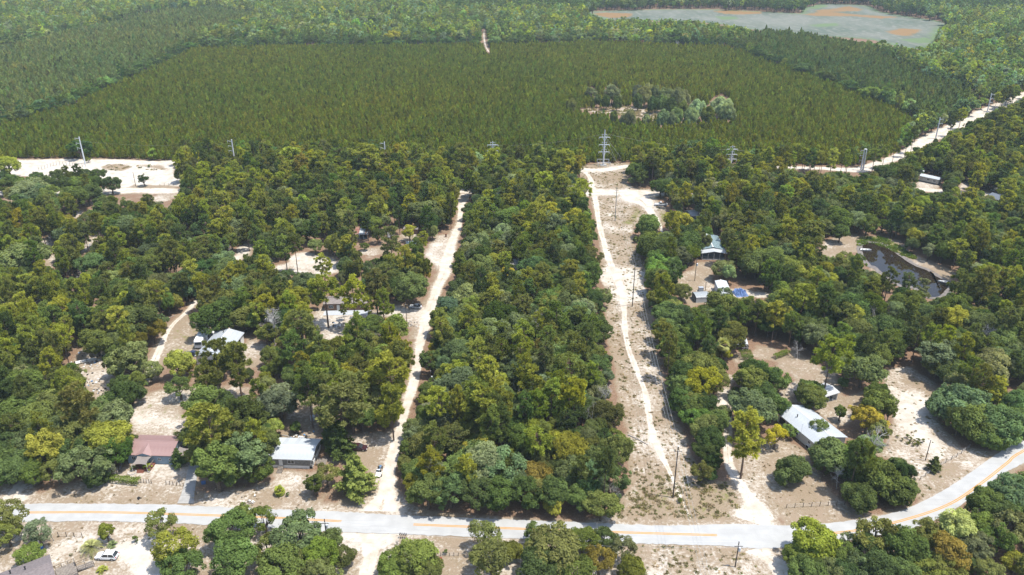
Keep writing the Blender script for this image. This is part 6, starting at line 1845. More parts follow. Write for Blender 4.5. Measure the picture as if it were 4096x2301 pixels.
building('house', 'grey roof corner showing in the central wood left of the power line', 'house', (2018, 1060), (2092, 1062), 6.0, 2.6, 0.8, WHITE, metal_roof('grey_flat_roof', (0.30, 0.285, 0.27)), 0)
building('shed', 'small pale roof glinting in the central wood beside the sandy track', 'shed', (2074, 950), (2108, 951), 4.0, 2.3, 0.4, WHITE, ROOF_GALV, 0.8)
building('shed', 'small white shed roof behind the far right mobile home', 'shed', (3672, 685), (3699, 686), 3.0, 2.4, 0.3, WHITE, ROOF_WHITE, 0)
# ------------------------------------------------------------------ vehicles
def paint(name, c):
    return mat(name, c, 0.28, 0.0, spec=0.5)
TYRE, RIM = RUBBER, mat('wheel_rim', (0.35, 0.36, 0.37), 0.35, 0.6)
HEADL = mat('headlight_lens', (0.6, 0.6, 0.58), 0.15, spec=0.6)
TAILL = mat('taillight_lens', (0.35, 0.02, 0.02), 0.2, spec=0.6)
def loft(b, secs):
    """rings of (x, [(y,z)...]) joined into one closed skin"""
    n = len(secs[0][1])
    vs = [(x, y, z) for x, ring_ in secs for y, z in ring_]
    fs = [tuple(range(n))[::-1], tuple(range((len(secs) - 1) * n, len(secs) * n))]
    for i in range(len(secs) - 1):
        for k in range(n):
            k2 = (k + 1) % n
            fs.append((i * n + k, i * n + k2, (i + 1) * n + k2, (i + 1) * n + k))
    return b.add(vs, fs)
def shell(w, z0, z1, r=0.16):
    """half-rounded body section"""
    return [(-w, z0 + 0.1), (-w + 0.06, z0), (w - 0.06, z0), (w, z0 + 0.1), (w, z1 - r), (w - r * 0.6, z1), (-w + r * 0.6, z1), (-w, z1 - r)]
def wheel(root, x, y, r, w=0.22):
    s = 1 if y > 0 else -1
    t = MB().tube([(0, -w / 2, 0), (0, w / 2, 0)], r, 16).build('wheel', TYRE, root, (x, y, r))
    MB().tube([(0, s * (w / 2 + 0.004), 0), (0, s * (w / 2 + 0.03), 0)], r * 0.62, 12).build('rim', RIM, t)
def car(px, py, heading, label, cat, name, body, L=4.6, W_=1.85, H=1.6, style='suv', z=0.0):
    g_ = G(px, py)
    root = thing(name, label, cat, (g_.x, g_.y, z), R(heading))
    hl, w = L / 2, W_ / 2
    belt = 0.58 * H
    b = MB()
    if style == 'pickup':
        loft(b, [(-hl, shell(w * 0.94, 0.45, belt)), (-hl + 0.12, shell(w, 0.38, belt + 0.02)), (hl - 1.35, shell(w, 0.36, belt)), (hl - 0.25, shell(w * 0.97, 0.36, belt - 0.05)), (hl, shell(w * 0.86, 0.42, belt - 0.22))])
        cab = (-0.55, 1.05)
    elif style == 'sedan':
        loft(b, [(-hl, shell(w * 0.85, 0.42, belt - 0.08)), (-hl + 0.25, shell(w * 0.97, 0.3, belt)), (-0.4, shell(w, 0.26, belt)), (hl - 1.0, shell(w, 0.26, belt - 0.03)), (hl - 0.25, shell(w * 0.95, 0.28, belt - 0.16)), (hl, shell(w * 0.8, 0.36, belt - 0.32))])
        cab = (-hl + 0.55, hl - 1.35)
    else:
        loft(b, [(-hl, shell(w * 0.88, 0.45, belt)), (-hl + 0.2, shell(w * 0.98, 0.32, belt + 0.02)), (0, shell(w, 0.28, belt)), (hl - 1.0, shell(w, 0.28, belt - 0.02)), (hl - 0.25, shell(w * 0.95, 0.3, belt - 0.14)), (hl, shell(w * 0.8, 0.38, belt - 0.3))])
        cab = (-hl + 0.1, hl - 1.25)
    bo = b.build('body', body, root)
    # cabin: glass house with painted roof and pillars
    xa, xb = cab
    rf, rr = (0.75, 0.25) if style == 'pickup' else (0.8, 0.55 if style == 'suv' else 0.75)
    zb, zt = belt - 0.02, H - 0.05
    wb, wt = w * 0.93, w * 0.74
    v = [(xa, -wb, zb), (xb, -wb, zb), (xb, wb, zb), (xa, wb, zb), (xa + rr, -wt, zt), (xb - rf, -wt, zt), (xb - rf, wt, zt), (xa + rr, wt, zt)]
    gl = MB().add(v, [(0, 1, 5, 4), (1, 2, 6, 5), (2, 3, 7, 6), (3, 0, 4, 7), (4, 5, 6, 7), (3, 2, 1, 0)]).build('cabin_glass', GLASS, root)
    r_ = MB()
    r_.add([(xa + rr - 0.06, -wt - 0.02, zt - 0.01), (xb - rf + 0.06, -wt - 0.02, zt - 0.01), (xb - rf + 0.06, wt + 0.02, zt - 0.01), (xa + rr - 0.06, wt + 0.02, zt - 0.01),
            (xa + rr + 0.1, -wt + 0.1, H), (xb - rf - 0.1, -wt + 0.1, H), (xb - rf - 0.1, wt - 0.1, H), (xa + rr + 0.1, wt - 0.1, H)], [(0, 1, 5, 4), (1, 2, 6, 5), (2, 3, 7, 6), (3, 0, 4, 7), (4, 5, 6, 7), (3, 2, 1, 0)])
    ro = r_.build('roof', body, root)
    pl_ = MB()
    for s in (-1, 1):
        for (b0, t0) in (((xa, zb), (xa + rr, zt)), ((xb, zb), (xb - rf, zt)), (((xa + xb) / 2 - 0.1, zb), ((xa + xb) / 2 - 0.1, zt))):
            pl_.tube([(b0[0], s * (wb + 0.005), b0[1]), (t0[0], s * (wt + 0.005), t0[1])], 0.045, 4)
    pl_.build('pillars', body, root)
    r = 0.36 if style != 'sedan' else 0.32
    for x in (-hl + 0.85, hl - 0.9):
        for s in (-1, 1): wheel(root, x, s * (w - 0.10), r)
    for s in (-1, 1):
        MB().cbox((hl - 0.09, s * w * 0.62, belt - 0.30), (0.22, 0.36, 0.14)).build('headlight', HEADL, root)
        MB().cbox((-hl + 0.06, s * w * 0.74, belt - 0.12), (0.16, 0.22, 0.26)).build('taillight', TAILL, root)
        MB().cbox((xb - 0.45, s * (w + 0.09), belt + 0.06), (0.12, 0.18, 0.12)).build('mirror', body, root)
    MB().cbox((hl - 0.01, 0, belt - 0.36), (0.06, w * 0.9, 0.14)).build('grille', DARK, root)
    if style == 'pickup':
        MB().box(-hl + 0.18, -0.62, -w + 0.14, w - 0.14, belt + 0.018, belt + 0.03).build('bed', DARK, root)
    return root
car(430, 2232, 178, 'white compact SUV parked on the yard by the feathery palm', 'car', 'parked_car', paint('white_car_paint', (0.62, 0.62, 0.62)), 4.5)
car(1432, 1798, -3, 'dark maroon estate car on the dirt beside the sandy road', 'car', 'parked_car', paint('maroon_car_paint', (0.035, 0.012, 0.014)), 4.9, 1.85, 1.55)
car(1663, 1232, 165, 'silver white hatchback parked under the blue-green oak', 'car', 'parked_car', paint('silver_car_paint', (0.42, 0.43, 0.44)), 4.4, 1.8, 1.5, 'sedan')
car(2643, 823, 180, 'silver pickup truck on the sandy spur near the dark oak', 'pickup truck', 'pickup_truck', paint('silver_pickup_paint', (0.48, 0.48, 0.48)), 5.8, 1.95, 1.85, 'pickup')
car(770, 1421, 170, 'dark blue saloon beside the white workshop', 'car', 'parked_car', paint('dark_blue_car_paint', (0.015, 0.02, 0.05)), 4.6, 1.8, 1.45, 'sedan')
jp = car(838, 1340, 20, 'white off-road car with black soft top behind the camper trailer', 'car', 'off_road_car', paint('white_car_paint', (0.62, 0.62, 0.62)), 4.2, 1.85, 1.8)
MB().box(-2.0, -0.1, -0.78, 0.78, 1.79, 1.83).build('soft_top', DARK, jp)
car(3853, 729, 10, 'black car parked beside the far right mobile home', 'car', 'parked_car', paint('black_car_paint', (0.012, 0.012, 0.014)), 4.6, 1.85, 1.55)

# camper trailer with slide-out
a_, ang_, _ = quad_px((796, 1395), (828, 1329), 0, 1, 0.4)
rv = thing('camper_trailer', 'long white camper trailer with slide-out beside the workshop', 'camper', G(789, 1372) + Vector((1.6, 0, 0)), ang_)
RVW = mat('white_camper_skin', (0.60, 0.60, 0.58), 0.5, var=0.08)
Lr = 8.6
b = MB()
loft(b, [(-Lr / 2, shell(1.2, 0.7, 2.7, 0.2)), (-Lr / 2 + 0.3, shell(1.25, 0.6, 3.1, 0.2)), (Lr / 2 - 0.25, shell(1.25, 0.6, 3.1, 0.2)), (Lr / 2, shell(1.22, 0.7, 3.0, 0.2))])
b.build('body', RVW, rv)
MB().cbox((-Lr / 2 - 0.01, 0, 2.15), (0.25, 1.9, 0.75)).build('window', GLASS, rv)
so = MB().box(-0.6, 3.0, -2.0, -1.22, 0.8, 2.8).build('slide_out', RVW, rv)
for xx in (0.2, 1.9): MB().box(xx, xx + 0.9, -2.02, -2.004, 1.5, 2.3).build('pane', GLASS, so)
MB().box(0.6, 1.4, -0.4, 0.3, 3.1, 3.16).build('roof_hatch', DARK, rv)
MB().box(-0.4, 0.5, -0.35, 0.35, 3.1, 3.35).build('roof_air_conditioner', TRIM, rv)
MB().box(-Lr / 2 + 0.1, Lr / 2 - 0.1, 1.252, 1.262, 1.3, 1.5).build('side_stripe', mat('grey_stripe', (0.25, 0.25, 0.25)), rv)
for xx in (-0.5, 0.4):
    for s in (-1, 1): wheel(rv, xx, s * 1.12, 0.36)
MB().tube([(-Lr / 2, 0, 0.6), (-Lr / 2 - 1.2, 0, 0.55)], 0.06, 5).tube([(-Lr / 2 - 1.1, 0, 0), (-Lr / 2 - 1.1, 0, 0.6)], 0.05, 5).build('hitch', DARK, rv)
# second white trailer between the rusty roof and the sandy road
r2 = thing('camper_trailer', 'small white camper seen through the trees right of the rusty roof', 'camper', G(1566, 944), R(90))
loft(MB(), [(-3, shell(1.1, 0.5, 2.4, 0.2)), (-2.7, shell(1.15, 0.45, 2.7, 0.2)), (2.7, shell(1.15, 0.45, 2.7, 0.2)), (3, shell(1.1, 0.5, 2.5, 0.2))]).build('body', RVW, r2)
for s in (-1, 1): wheel(r2, 0, s * 1.02, 0.33)
MB().box(-1.6, -0.6, -1.17, -1.152, 1.4, 2.0).build('pane', GLASS, r2)

# quad bike with seat and racks
qd = thing('quad_bike', 'small quad bike with pale blue seat beside the sandy road', 'quad bike', G(1519, 1880), R(82))
QP = mat('blue_plastic', (0.12, 0.22, 0.36), 0.4)
loft(MB(), [(-0.9, shell(0.28, 0.45, 0.75, 0.1)), (-0.2, shell(0.22, 0.4, 0.85, 0.1)), (0.5, shell(0.25, 0.45, 0.9, 0.1)), (0.95, shell(0.3, 0.45, 0.75, 0.1))]).build('body', QP, qd)
MB().box(-0.7, 0.1, -0.16, 0.16, 0.85, 0.97).build('seat', RUBBER, qd)
MB().tube([(0.45, -0.4, 1.12), (0.5, 0, 1.05), (0.45, 0.4, 1.12)], 0.025, 5).tube([(0.5, 0, 0.85), (0.5, 0, 1.05)], 0.03, 5).build('handlebar', DARK, qd)
for x in (-0.65, 0.7):
    for s in (-1, 1): wheel(qd, x, s * 0.45, 0.29, 0.24)
MB().box(-1.15, -0.75, -0.4, 0.4, 0.8, 0.84).build('rear_rack', STEEL, qd)
tr_ = thing('utility_trailer', 'small pale utility trailer behind the quad bike', 'trailer', G(1515, 1904), R(85))
MB().box(-0.9, 0.8, -0.6, 0.6, 0.42, 0.48).build('bed', WHITE, tr_)
for s in (-1, 1): MB().box(-0.9, 0.8, s * 0.6 - 0.02, s * 0.6 + 0.02, 0.482, 0.75).build('side_board', WHITE, tr_)
MB().tube([(0.8, 0, 0.45), (1.5, 0, 0.42)], 0.03, 5).build('drawbar', DARK, tr_)
for s in (-1, 1): wheel(tr_, -0.1, s * 0.72, 0.26, 0.16)

# boats
def boat(px, py, heading, label, L, wd, z=0.0, cradle=False):
    g_ = G(px, py)
    e = thing('small_boat', label, 'boat', (g_.x, g_.y, z), R(heading))
    n = 9
    O, I = [], []
    for i in range(n):
        t = i / (n - 1)
        hw_ = wd / 2 * (1 if t < 0.45 else max(0.03, math.cos((t - 0.45) / 0.55 * math.pi / 2) ** 0.7))
        x = -L / 2 + L * t
        zz = 0.5 + 0.15 * t ** 2
        O.append((x, [(-hw_, zz), (-hw_ * 0.75, 0.12), (-hw_ * 0.3, 0.02 + 0.1 * t), (hw_ * 0.3, 0.02 + 0.1 * t), (hw_ * 0.75, 0.12), (hw_, zz), (hw_ * 0.82, zz - 0.01), (hw_ * 0.55, 0.2), (-hw_ * 0.55, 0.2), (-hw_ * 0.82, zz - 0.01)]))
    loft(MB(), O).build('hull', mat('white_boat_hull', (0.6, 0.6, 0.58), 0.4, var=0.1), e)
    for x in (-0.28 * L, 0.02 * L):
        MB().box(x, x + 0.3, -wd * 0.38, wd * 0.38, 0.36, 0.41).build('bench', WOODM if 'green' not in label else TRIM, e)
    MB().box(-L / 2 - 0.25, -L / 2, -0.16, 0.16, 0.3, 0.95).build('outboard_motor', DARK, e)
    if cradle:
        MB().box(-L * 0.3, L * 0.3, -0.5, 0.5, -0.4, 0.0).build('cradle', WOODD, e)
    return e
boat(3462, 1003, -8, 'white rowing boat moored at the far left end of the pond', 4.2, 1.5, 0.08)
boat(3771, 1131, 160, 'white boat at the near right end of the pond', 3.4, 1.3, 0.08)
boat(345, 1448, 28, 'long grey boat hull lying in the junk yard', 5.6, 1.7, 0.0)
boat(3978, 762, 40, 'white boat stored behind the slate-roofed house', 5.0, 1.9, 0.4, True)

# ------------------------------------------------------------------ power poles
def height_to(px, py, top):
    """height whose image over the base pixel reaches the top pixel row"""
    g_ = G(px, py)
    lo, hi = 0.5, 60
    for _ in range(40):
        m = (lo + hi) / 2
        if proj(g_.x, g_.y, m)[1] > top: lo = m
        else: hi = m
    return g_, lo
POLETOP = {}
def wood_pole(key, px, py, top, label, transformer=False, arm=True, m=None, grp=None, r=0.17):
    g_, h_ = height_to(px, py, top)
    e = thing('utility_pole', label, 'utility pole', (g_.x, g_.y, 0), 0, grp)
    MB().tube([(0, 0, -0.4), (0, 0, h_)], [r, r * 0.68], 9).build('pole', m or WOODD, e)
    if arm:
        MB().cbox((0.0, -0.15, h_ - 1.2), (1.7, 0.1, 0.11)).build('cross_arm', WOODD, e)
        for xx in (-0.75, 0.0, 0.75):
            MB().tube([(xx, -0.15, h_ - 1.14), (xx, -0.15, h_ - 0.95)], 0.05, 6).build('insulator', TRIM, e)
    if transformer:
        MB().tube([(0.32, 0, h_ - 2.6), (0.32, 0, h_ - 1.7)], 0.26, 10).build('transformer', STEEL, e)
    MB().tube([(0, 0, h_), (0, 0, h_ + 0.05)], r * 0.74, 9).build('pole_cap', STEEL, e)
    POLETOP[key] = Vector((g_.x, g_.y, h_))
    return e
wood_pole('a', 2691.5, 1991, 1786, 'tall dark wooden pole nearest the road in the power line clearing')
wood_pole('b', 2529, 1226, 1066, 'tall dark wooden pole midway along the power line clearing')
wood_pole('c', 2460, 884, 751, 'tall grey pole at the upper end of the power line clearing', m=mat('grey_pole', (0.17, 0.19, 0.19), 0.8, var=0.2))
wood_pole('d', 2778.6, 1124, 1037, 'thin pole with white transformer in the yard of the narrow trailer', True, False, r=0.12)
wood_pole('e', 2821, 1163, 1127, 'short service pole behind the arched grey shed', False, False, r=0.11)
wood_pole('f', 1627, 1290.5, 1218, 'thin wooden pole by the white car dirt yard', False, False, r=0.12)
wood_pole('g', 3701.5, 1842, 1760, 'thin leaning wooden pole in the white sand lot', False, False, r=0.12)
wood_pole('h', 2940.6, 2268.7, 2165, 'wooden pole with dark transformer south of the paved road', True, r=0.14)
wood_pole('i', 1310, 2178, 2074, 'pole rising from the grove south of the road', True, r=0.14)
wood_pole('j', 543, 744.6, 686.6, 'slender pole standing in the sand pit', False, False, r=0.13)
wood_pole('k', 3846, 2064, 2030, 'short post-like pole beside the road bend', False, False, r=0.12)
wood_pole('l', 1725, 1535, 1485, 'pole with white transformers at the edge of the central wood', True, False, r=0.13)
wood_pole('m', 1804, 1232, 1187, 'pole with pale transformer above the sandy road', True, False, r=0.13)
WIRE = mat('aluminium_wire', (0.34, 0.34, 0.34), 0.5, 0.3)
def wire(a_, b_, label, sag=1.2, r=0.022, offs=(0.0,)):
    e = thing('power_line_wires', label, 'wires', (a_.x, a_.y, 0))
    for o in offs:
        P = []
        d = (b_ - a_)
        nr = Vector((-d.y, d.x, 0)).normalized()
        for t in np.linspace(0, 1, 15):
            p = a_ + d * t + nr * o
            p.z -= sag * 4 * t * (1 - t)
            P.append(p - Vector((a_.x, a_.y, 0)))
        MB().tube(P, r, 4, False).build('wire', WIRE, e)
up = Vector((0, 0, -1.0))
wire(POLETOP['a'] + up, POLETOP['b'] + up, 'wires between the two nearest poles of the power line clearing', 2.2, offs=(-0.75, 0, 0.75))
wire(POLETOP['b'] + up, POLETOP['c'] + up, 'wires between the middle and upper poles of the clearing', 2.0, offs=(-0.75, 0, 0.75))
q = G(2860, 2440, 13.0)
wire(POLETOP['a'] + up, q, 'wires running from the nearest pole over the paved road', 1.2, offs=(-0.75, 0, 0.75))
wire(POLETOP['h'] + up, POLETOP['i'] + up, 'roadside wires between the two poles south of the road', 1.8, offs=(-0.7, 0.7))
wire(POLETOP['h'] + up, POLETOP['k'], 'roadside wires running to the pole at the bend', 1.6, offs=(0.0,))

# steel transmission structures
STOPS = []
def steel_pole(px, py, top, label, double=False, arms=3, side=-1):
    g_, h_ = height_to(px, py, top)
    e = thing('transmission_pole', label, 'transmission pole', (g_.x, g_.y, 0), 0, 'steel poles of the transmission line')
    for xx in ((-0.55, 0.55) if double else (0.0,)):
        MB().tube([(xx, 0, -0.4), (xx, 0, h_)], [0.42, 0.24], 10).build('shaft', STEEL, e)
    if double:
        MB().tube([(-2.2, 0, h_ * 0.14), (2.2, 0, h_ * 0.12)], 0.14, 6).build('cross_beam', STEEL, e)
    for k in range(arms):
        z = h_ - 1.0 - 2.6 * k
        MB().tube([(side * 0.2, 0, z), (side * 2.3, 0, z + 0.4)], [0.11, 0.06], 6).build('arm', STEEL, e)
        MB().tube([(side * 2.3, 0, z + 0.4), (side * 2.3, 0, z - 0.6)], 0.07, 6).build('insulator', TRIM, e)
    MB().tube([(0, 0, h_), (0, 0, h_ + 0.06)], 0.26 if not double else 0.7, 10).build('cap', TRIM, e)
    STOPS.append(Vector((g_.x, g_.y, h_)))
    return e
steel_pole(341, 657, 548, 'tallest-looking pale steel pole at the left above the sand pit')
steel_pole(940, 652, 559, 'second pale steel pole from the left before the plantation')
steel_pole(1543, 652, 568, 'third pale steel pole from the left before the plantation')
steel_pole(3447, 682, 597, 'double steel pole where the transmission line road bends', True)
steel_pole(3742, 556, 472, 'steel pole beside the straight sandy road at the right', False, 3, 1)
steel_pole(3947, 454, 374, 'farthest steel pole beside the sandy road at the right', False, 3, 1)
def tower(px, py, top, label, levels, guyed=False, half=2.8):
    g_, h_ = height_to(px, py, top)
    e = thing('transmission_tower', label, 'transmission tower', (g_.x, g_.y, 0), 0)
    MB().tube([(0, 0, -0.4), (0, 0, h_)], [0.5, 0.2], 10).build('shaft', STEEL, e)
    STOPS.append(Vector((g_.x, g_.y, h_)))
    for f_ in levels:
        z = h_ * f_
        a = MB()
        for s in (-1, 1):
            a.tube([(0, 0, z + 0.1), (s * half, 0, z)], [0.2, 0.12], 6)
            a.tube([(s * half * 0.38, 0, z), (0, 0, z - 2.4)], 0.13, 5)
            a.tube([(s * half * 0.42, 0, z + 0.05), (s * half * 0.42, 0, z + 1.5)], 0.10, 5)
            a.tube([(s * half * 0.42, 0, z + 1.5), (0, 0, z + 1.1)], 0.08, 5)
        ar = a.build('cross_arm', mat('bright_galvanised', (0.52, 0.54, 0.55), 0.45, 0.3), e)
        for s in (-1, 1):
            MB().tube([(s * half, 0, z), (s * half * 1.02, 0, z - 0.9)], 0.08, 6).build('insulator', TRIM, ar)
    if guyed:
        for yy, zz in ((8, 0.6), (8, 0.82), (12, 0.82)):
            MB().tube([(0.2, 0, h_ * zz), (yy, yy * 0.5, 0)], 0.03, 4, False).build('guy_wire', STEEL, e)
        c = MB()
        for xx, yy in ((-3, -3), (3.2, -3), (3.2, 3), (-3, 3)): c.tube([(xx, yy, 0), (xx, yy, 2.6)], 0.14, 6)
        for s in (-3, 3): c.tube([(-3, s, 2.5), (3.2, s, 2.5)], 0.1, 5)
        c.build('guard_rail', STEEL, e)
        MB().box(-1.6, 1.6, -1.6, 1.6, 0.0, 0.4).build('footing', CONC, e)
    return e
tower(2413, 662, 519, 'tall guyed steel tower with three crossarms at the head of the clearing', (0.79, 0.58, 0.38), True)
tower(1972, 668, 566, 'steel tower with crossarms half hidden by a yellow-green pine', (0.86, 0.64, 0.42))
tower(2922, 662, 583, 'steel tower with three crossarms right of the clearing before the plantation', (0.82, 0.56, 0.32))

names_ = ['first and second steel poles from the left', 'second and third steel poles from the left', 'third steel pole and half-hidden tower', 'half-hidden tower and guyed tower', 'guyed tower and the tower to its right',
          'right-hand tower and double steel pole', 'double steel pole and the roadside steel pole', 'two farthest steel poles']
STOPS.sort(key=lambda p: p.x)
for k in range(len(STOPS) - 1):
    wire(STOPS[k] + Vector((0, 0, -1.6)), STOPS[k + 1] + Vector((0, 0, -1.6)), 'high wires between the ' + names_[k], 1.8, 0.012, (-2.0,))
# ------------------------------------------------------------------ fences, hedges, yard things
def fence(pts, label, n, h_=1.1, m=None, rails=3, name='wire_fence'):
    W_ = [G(*p) for p in pts]
    e = thing(name, label, 'fence', (W_[0].x, W_[0].y, 0))
    o = Vector((W_[0].x, W_[0].y, 0))
    seg = [(b - a).length for a, b in zip(W_[:-1], W_[1:])]
    tot = sum(seg)
    P = []
    for t in np.linspace(0, tot, n):
        k = 0
        while k < len(seg) - 1 and t > seg[k]:
            t -= seg[k]; k += 1
        P.append(W_[k].lerp(W_[k + 1], min(1, t / seg[k])) - o)
    me = MB().tube([(0, 0, -0.2), (0.02, 0.01, h_)], 0.065, 6).mesh('post', m or WOODD)
    for p in P:
        c = ob('post', me, e, p)
        c.rotation_euler = (random.gauss(0, 0.04), random.gauss(0, 0.04), 0)
    for k in range(rails):
        z = h_ * (0.3 + 0.6 * k / max(1, rails - 1))
        MB().tube([p + Vector((0, 0, z)) for p in P], 0.012 if m is not TRIM else 0.04, 4, False).build('strand' if m is not TRIM else 'rail', STEEL if m is not TRIM else TRIM, e)
    return e
fence([(499, 1856), (478, 1885), (450, 1920)], 'dark fence along the left side of the red-roofed house yard', 7, 1.2, rails=4)
fence([(565, 1932), (607, 1934)], 'short dark fence right of the clipped hedge', 5, 1.1, rails=4)
fence([(665, 1938), (735, 1946)], 'short dark fence beside the concrete driveway', 6, 1.1, rails=4)
fence([(3145, 2033), (3265, 2026), (3378, 2020)], 'row of dark fence posts in the yard by the sandy driveway', 8, 1.2)
fence([(3679, 1921), (3767, 1861), (3830, 1826), (3881, 1789)], 'thin wire fence across the front of the white sand lot', 11, 1.2)
fence([(1745, 2225), (1833, 2225)], 'row of short dark posts south of the paved road', 6, 0.9)
fence([(157, 684), (218, 661), (280, 665), (344, 671)], 'angled wire fence standing in the sand pit', 16, 2.2)
fence([(235, 2148), (278, 2148), (330, 2150)], 'thin wire fence south of the road near the big feathery palm', 4, 1.3)
fence([(640, 744), (690, 742), (712, 741)], 'short fence beside the village dirt road at the sand pit', 5, 1.3)
g1, g2 = G(3506, 1786), G(3531, 1774)
wf = thing('garden_fence', 'white paling fence below the golden yellow tree', 'fence', (g1.x, g1.y, 0), math.atan2(g2.y - g1.y, g2.x - g1.x))
Lw = (g2 - g1).length
me = MB().box(0, 0.12, -0.015, 0.015, 0.05, 1.5).mesh('paling', TRIM)
for k in range(int(Lw / 0.16)): ob('paling', me, wf, (k * 0.16, 0, 0))
MB().box(0, Lw, 0.02, 0.06, 0.3, 0.38).box(0, Lw, 0.02, 0.06, 1.15, 1.23).build('rail', TRIM, wf)

def hedge(px0, px1, wid, h_, tint, label, seed):
    a_, b_ = G(*px0), G(*px1)
    L_ = (b_ - a_).length
    e = thing('hedge', label, 'hedge', (a_ + b_) / 2, math.atan2(b_.y - a_.y, b_.x - a_.x))
    g = np.random.default_rng(seed)
    n = int(L_ * (wid + 2 * h_) * 42)
    c = np.stack([g.uniform(-L_ / 2, L_ / 2, n), g.uniform(-wid / 2, wid / 2, n), h_ * g.uniform(0.05, 1, n) ** 0.45], 1)
    edge = g.uniform(size=n) < 0.5
    c[edge, 1] = np.sign(c[edge, 1]) * wid / 2 * g.uniform(0.85, 1.1, edge.sum())
    c[~edge, 2] = h_ * g.uniform(0.85, 1.08, (~edge).sum())
    c[:, 2] += 0.12 * np.sin(c[:, 0] * 2.1)
    nn = np.stack([np.zeros(n), c[:, 1] * 0.8, np.full(n, 0.8)], 1) + g.normal(size=(n, 3)) * 0.5
    v, f = leaf_faces(c, nn, 0.2, g)
    o = ob('foliage', np_mesh('hedge', v, f, LEAF, np.clip(g.normal(0.5, 0.2, n), 0, 1)), e)
    o['tint'] = tint_of(tint)
    t = MB()
    for x in np.arange(-L_ / 2 + 0.4, L_ / 2, 0.9): t.tube([(x, 0, -0.1), (x, 0, h_ * 0.8)], 0.04, 4, False)
    t.build('stems', BARK, e)
hedge((430, 1924), (562, 1938), 1.5, 1.5, 'lime', 'clipped yellow-green hedge along the front of the red-roofed house yard', 1)
hedge((2958, 1428), (3006, 1428), 3.6, 1.5, 'mid', 'square dark green hedge in front of the brown shed', 2)
hedge((3097, 1436), (3152, 1414), 1.4, 1.3, 'lime', 'short bright hedge beside the white dead tree', 3)
hedge((620, 1846), (690, 1852), 1.0, 0.9, 'oliv', 'low planting along the front wall of the red-roofed house', 4)
for k, (px, py) in enumerate([(1601, 2152), (1609, 2153), (1617, 2153), (1625, 2154)]):
    g_ = G(px, py)
    e = thing('mailbox', ['leftmost of the four mailboxes beside the junction', 'second from left of the four mailboxes by the junction', 'third from left of the four mailboxes by the junction', 'rightmost of the four mailboxes beside the junction'][k],
              'mailbox', g_, random.gauss(0, 0.1), 'mailboxes in a row')
    MB().tube([(0, 0, -0.2), (0, 0, 1.0)], 0.05, 6).build('post', WOODD, e)
    b = MB()
    pr_ = [(-0.11, 1.0), (0.11, 1.0), (0.11, 1.16), (0.06, 1.24), (-0.06, 1.24), (-0.11, 1.16)]
    b.prism(pr_, -0.27, 0.27).build('box', mat('black_mailbox', (0.03, 0.03, 0.03), 0.5), e)
    MB().box(0.112, 0.13, -0.05, 0.0, 1.1, 1.3).build('flag', TAILL, e)
fr = thing('fire_ring', 'round pale stone fire ring in the front yard of the red-roofed house', 'fire ring', G(529, 1891))
me = MB().box(-0.14, 0.14, -0.2, 0.2, 0, 0.24).mesh('stone', mat('pale_block', (0.40, 0.37, 0.34), 0.9, var=0.2))
for k in range(14):
    a_ = 2 * math.pi * k / 14
    o = ob('stone', me, fr, (0.9 * math.cos(a_), 0.9 * math.sin(a_), 0)); o.rotation_euler = (0, 0, a_)
def crate(px, py, s, c, label, name='storage_box', cat='box', lid=True):
    g_ = G(px, py)
    e = thing(name, label, cat, g_, random.uniform(-0.4, 0.4))
    m = mat('box_%02d%02d%02d' % tuple(int(v * 99) for v in c), c, 0.5, var=0.15)
    MB().box(-s[0] / 2, s[0] / 2, -s[1] / 2, s[1] / 2, 0, s[2] * 0.9).build('body', m, e)
    MB().box(-s[0] / 2 - 0.03, s[0] / 2 + 0.03, -s[1] / 2 - 0.03, s[1] / 2 + 0.03, s[2] * 0.9 + 0.003, s[2]).build('lid', m, e)
crate(1251, 1680, (1.1, 1.0, 1.2), (0.45, 0.46, 0.47), 'white chest freezer standing in the littered back yard')
crate(165, 2194, (0.6, 0.6, 0.7), (0.03, 0.13, 0.42), 'bright blue bin beside the grey-roofed house', 'bin', 'bin')
crate(2803, 1163, (1.6, 1.2, 1.4), (0.30, 0.33, 0.37), 'grey blue box behind the arched metal shed')
crate(815, 1935, (0.9, 0.6, 0.6), (0.06, 0.12, 0.25), 'dark blue box under the tall oak by the driveway')
crate(930, 1935, (0.8, 0.6, 0.9), (0.34, 0.36, 0.38), 'pale barrel-like box under the oak between the front houses')
crate(1762, 2245, (0.6, 0.6, 0.8), (0.22, 0.05, 0.03), 'rust red drum on the sand south of the road', 'drum', 'drum')
crate(1784, 948, (0.6, 0.6, 1.3), (0.16, 0.06, 0.03), 'rust brown drum beside the sandy road', 'drum', 'drum')
crate(1506, 1237, (0.5, 0.5, 0.9), (0.03, 0.03, 0.03), 'black bin at the right end of the brown mobile home', 'bin', 'bin')
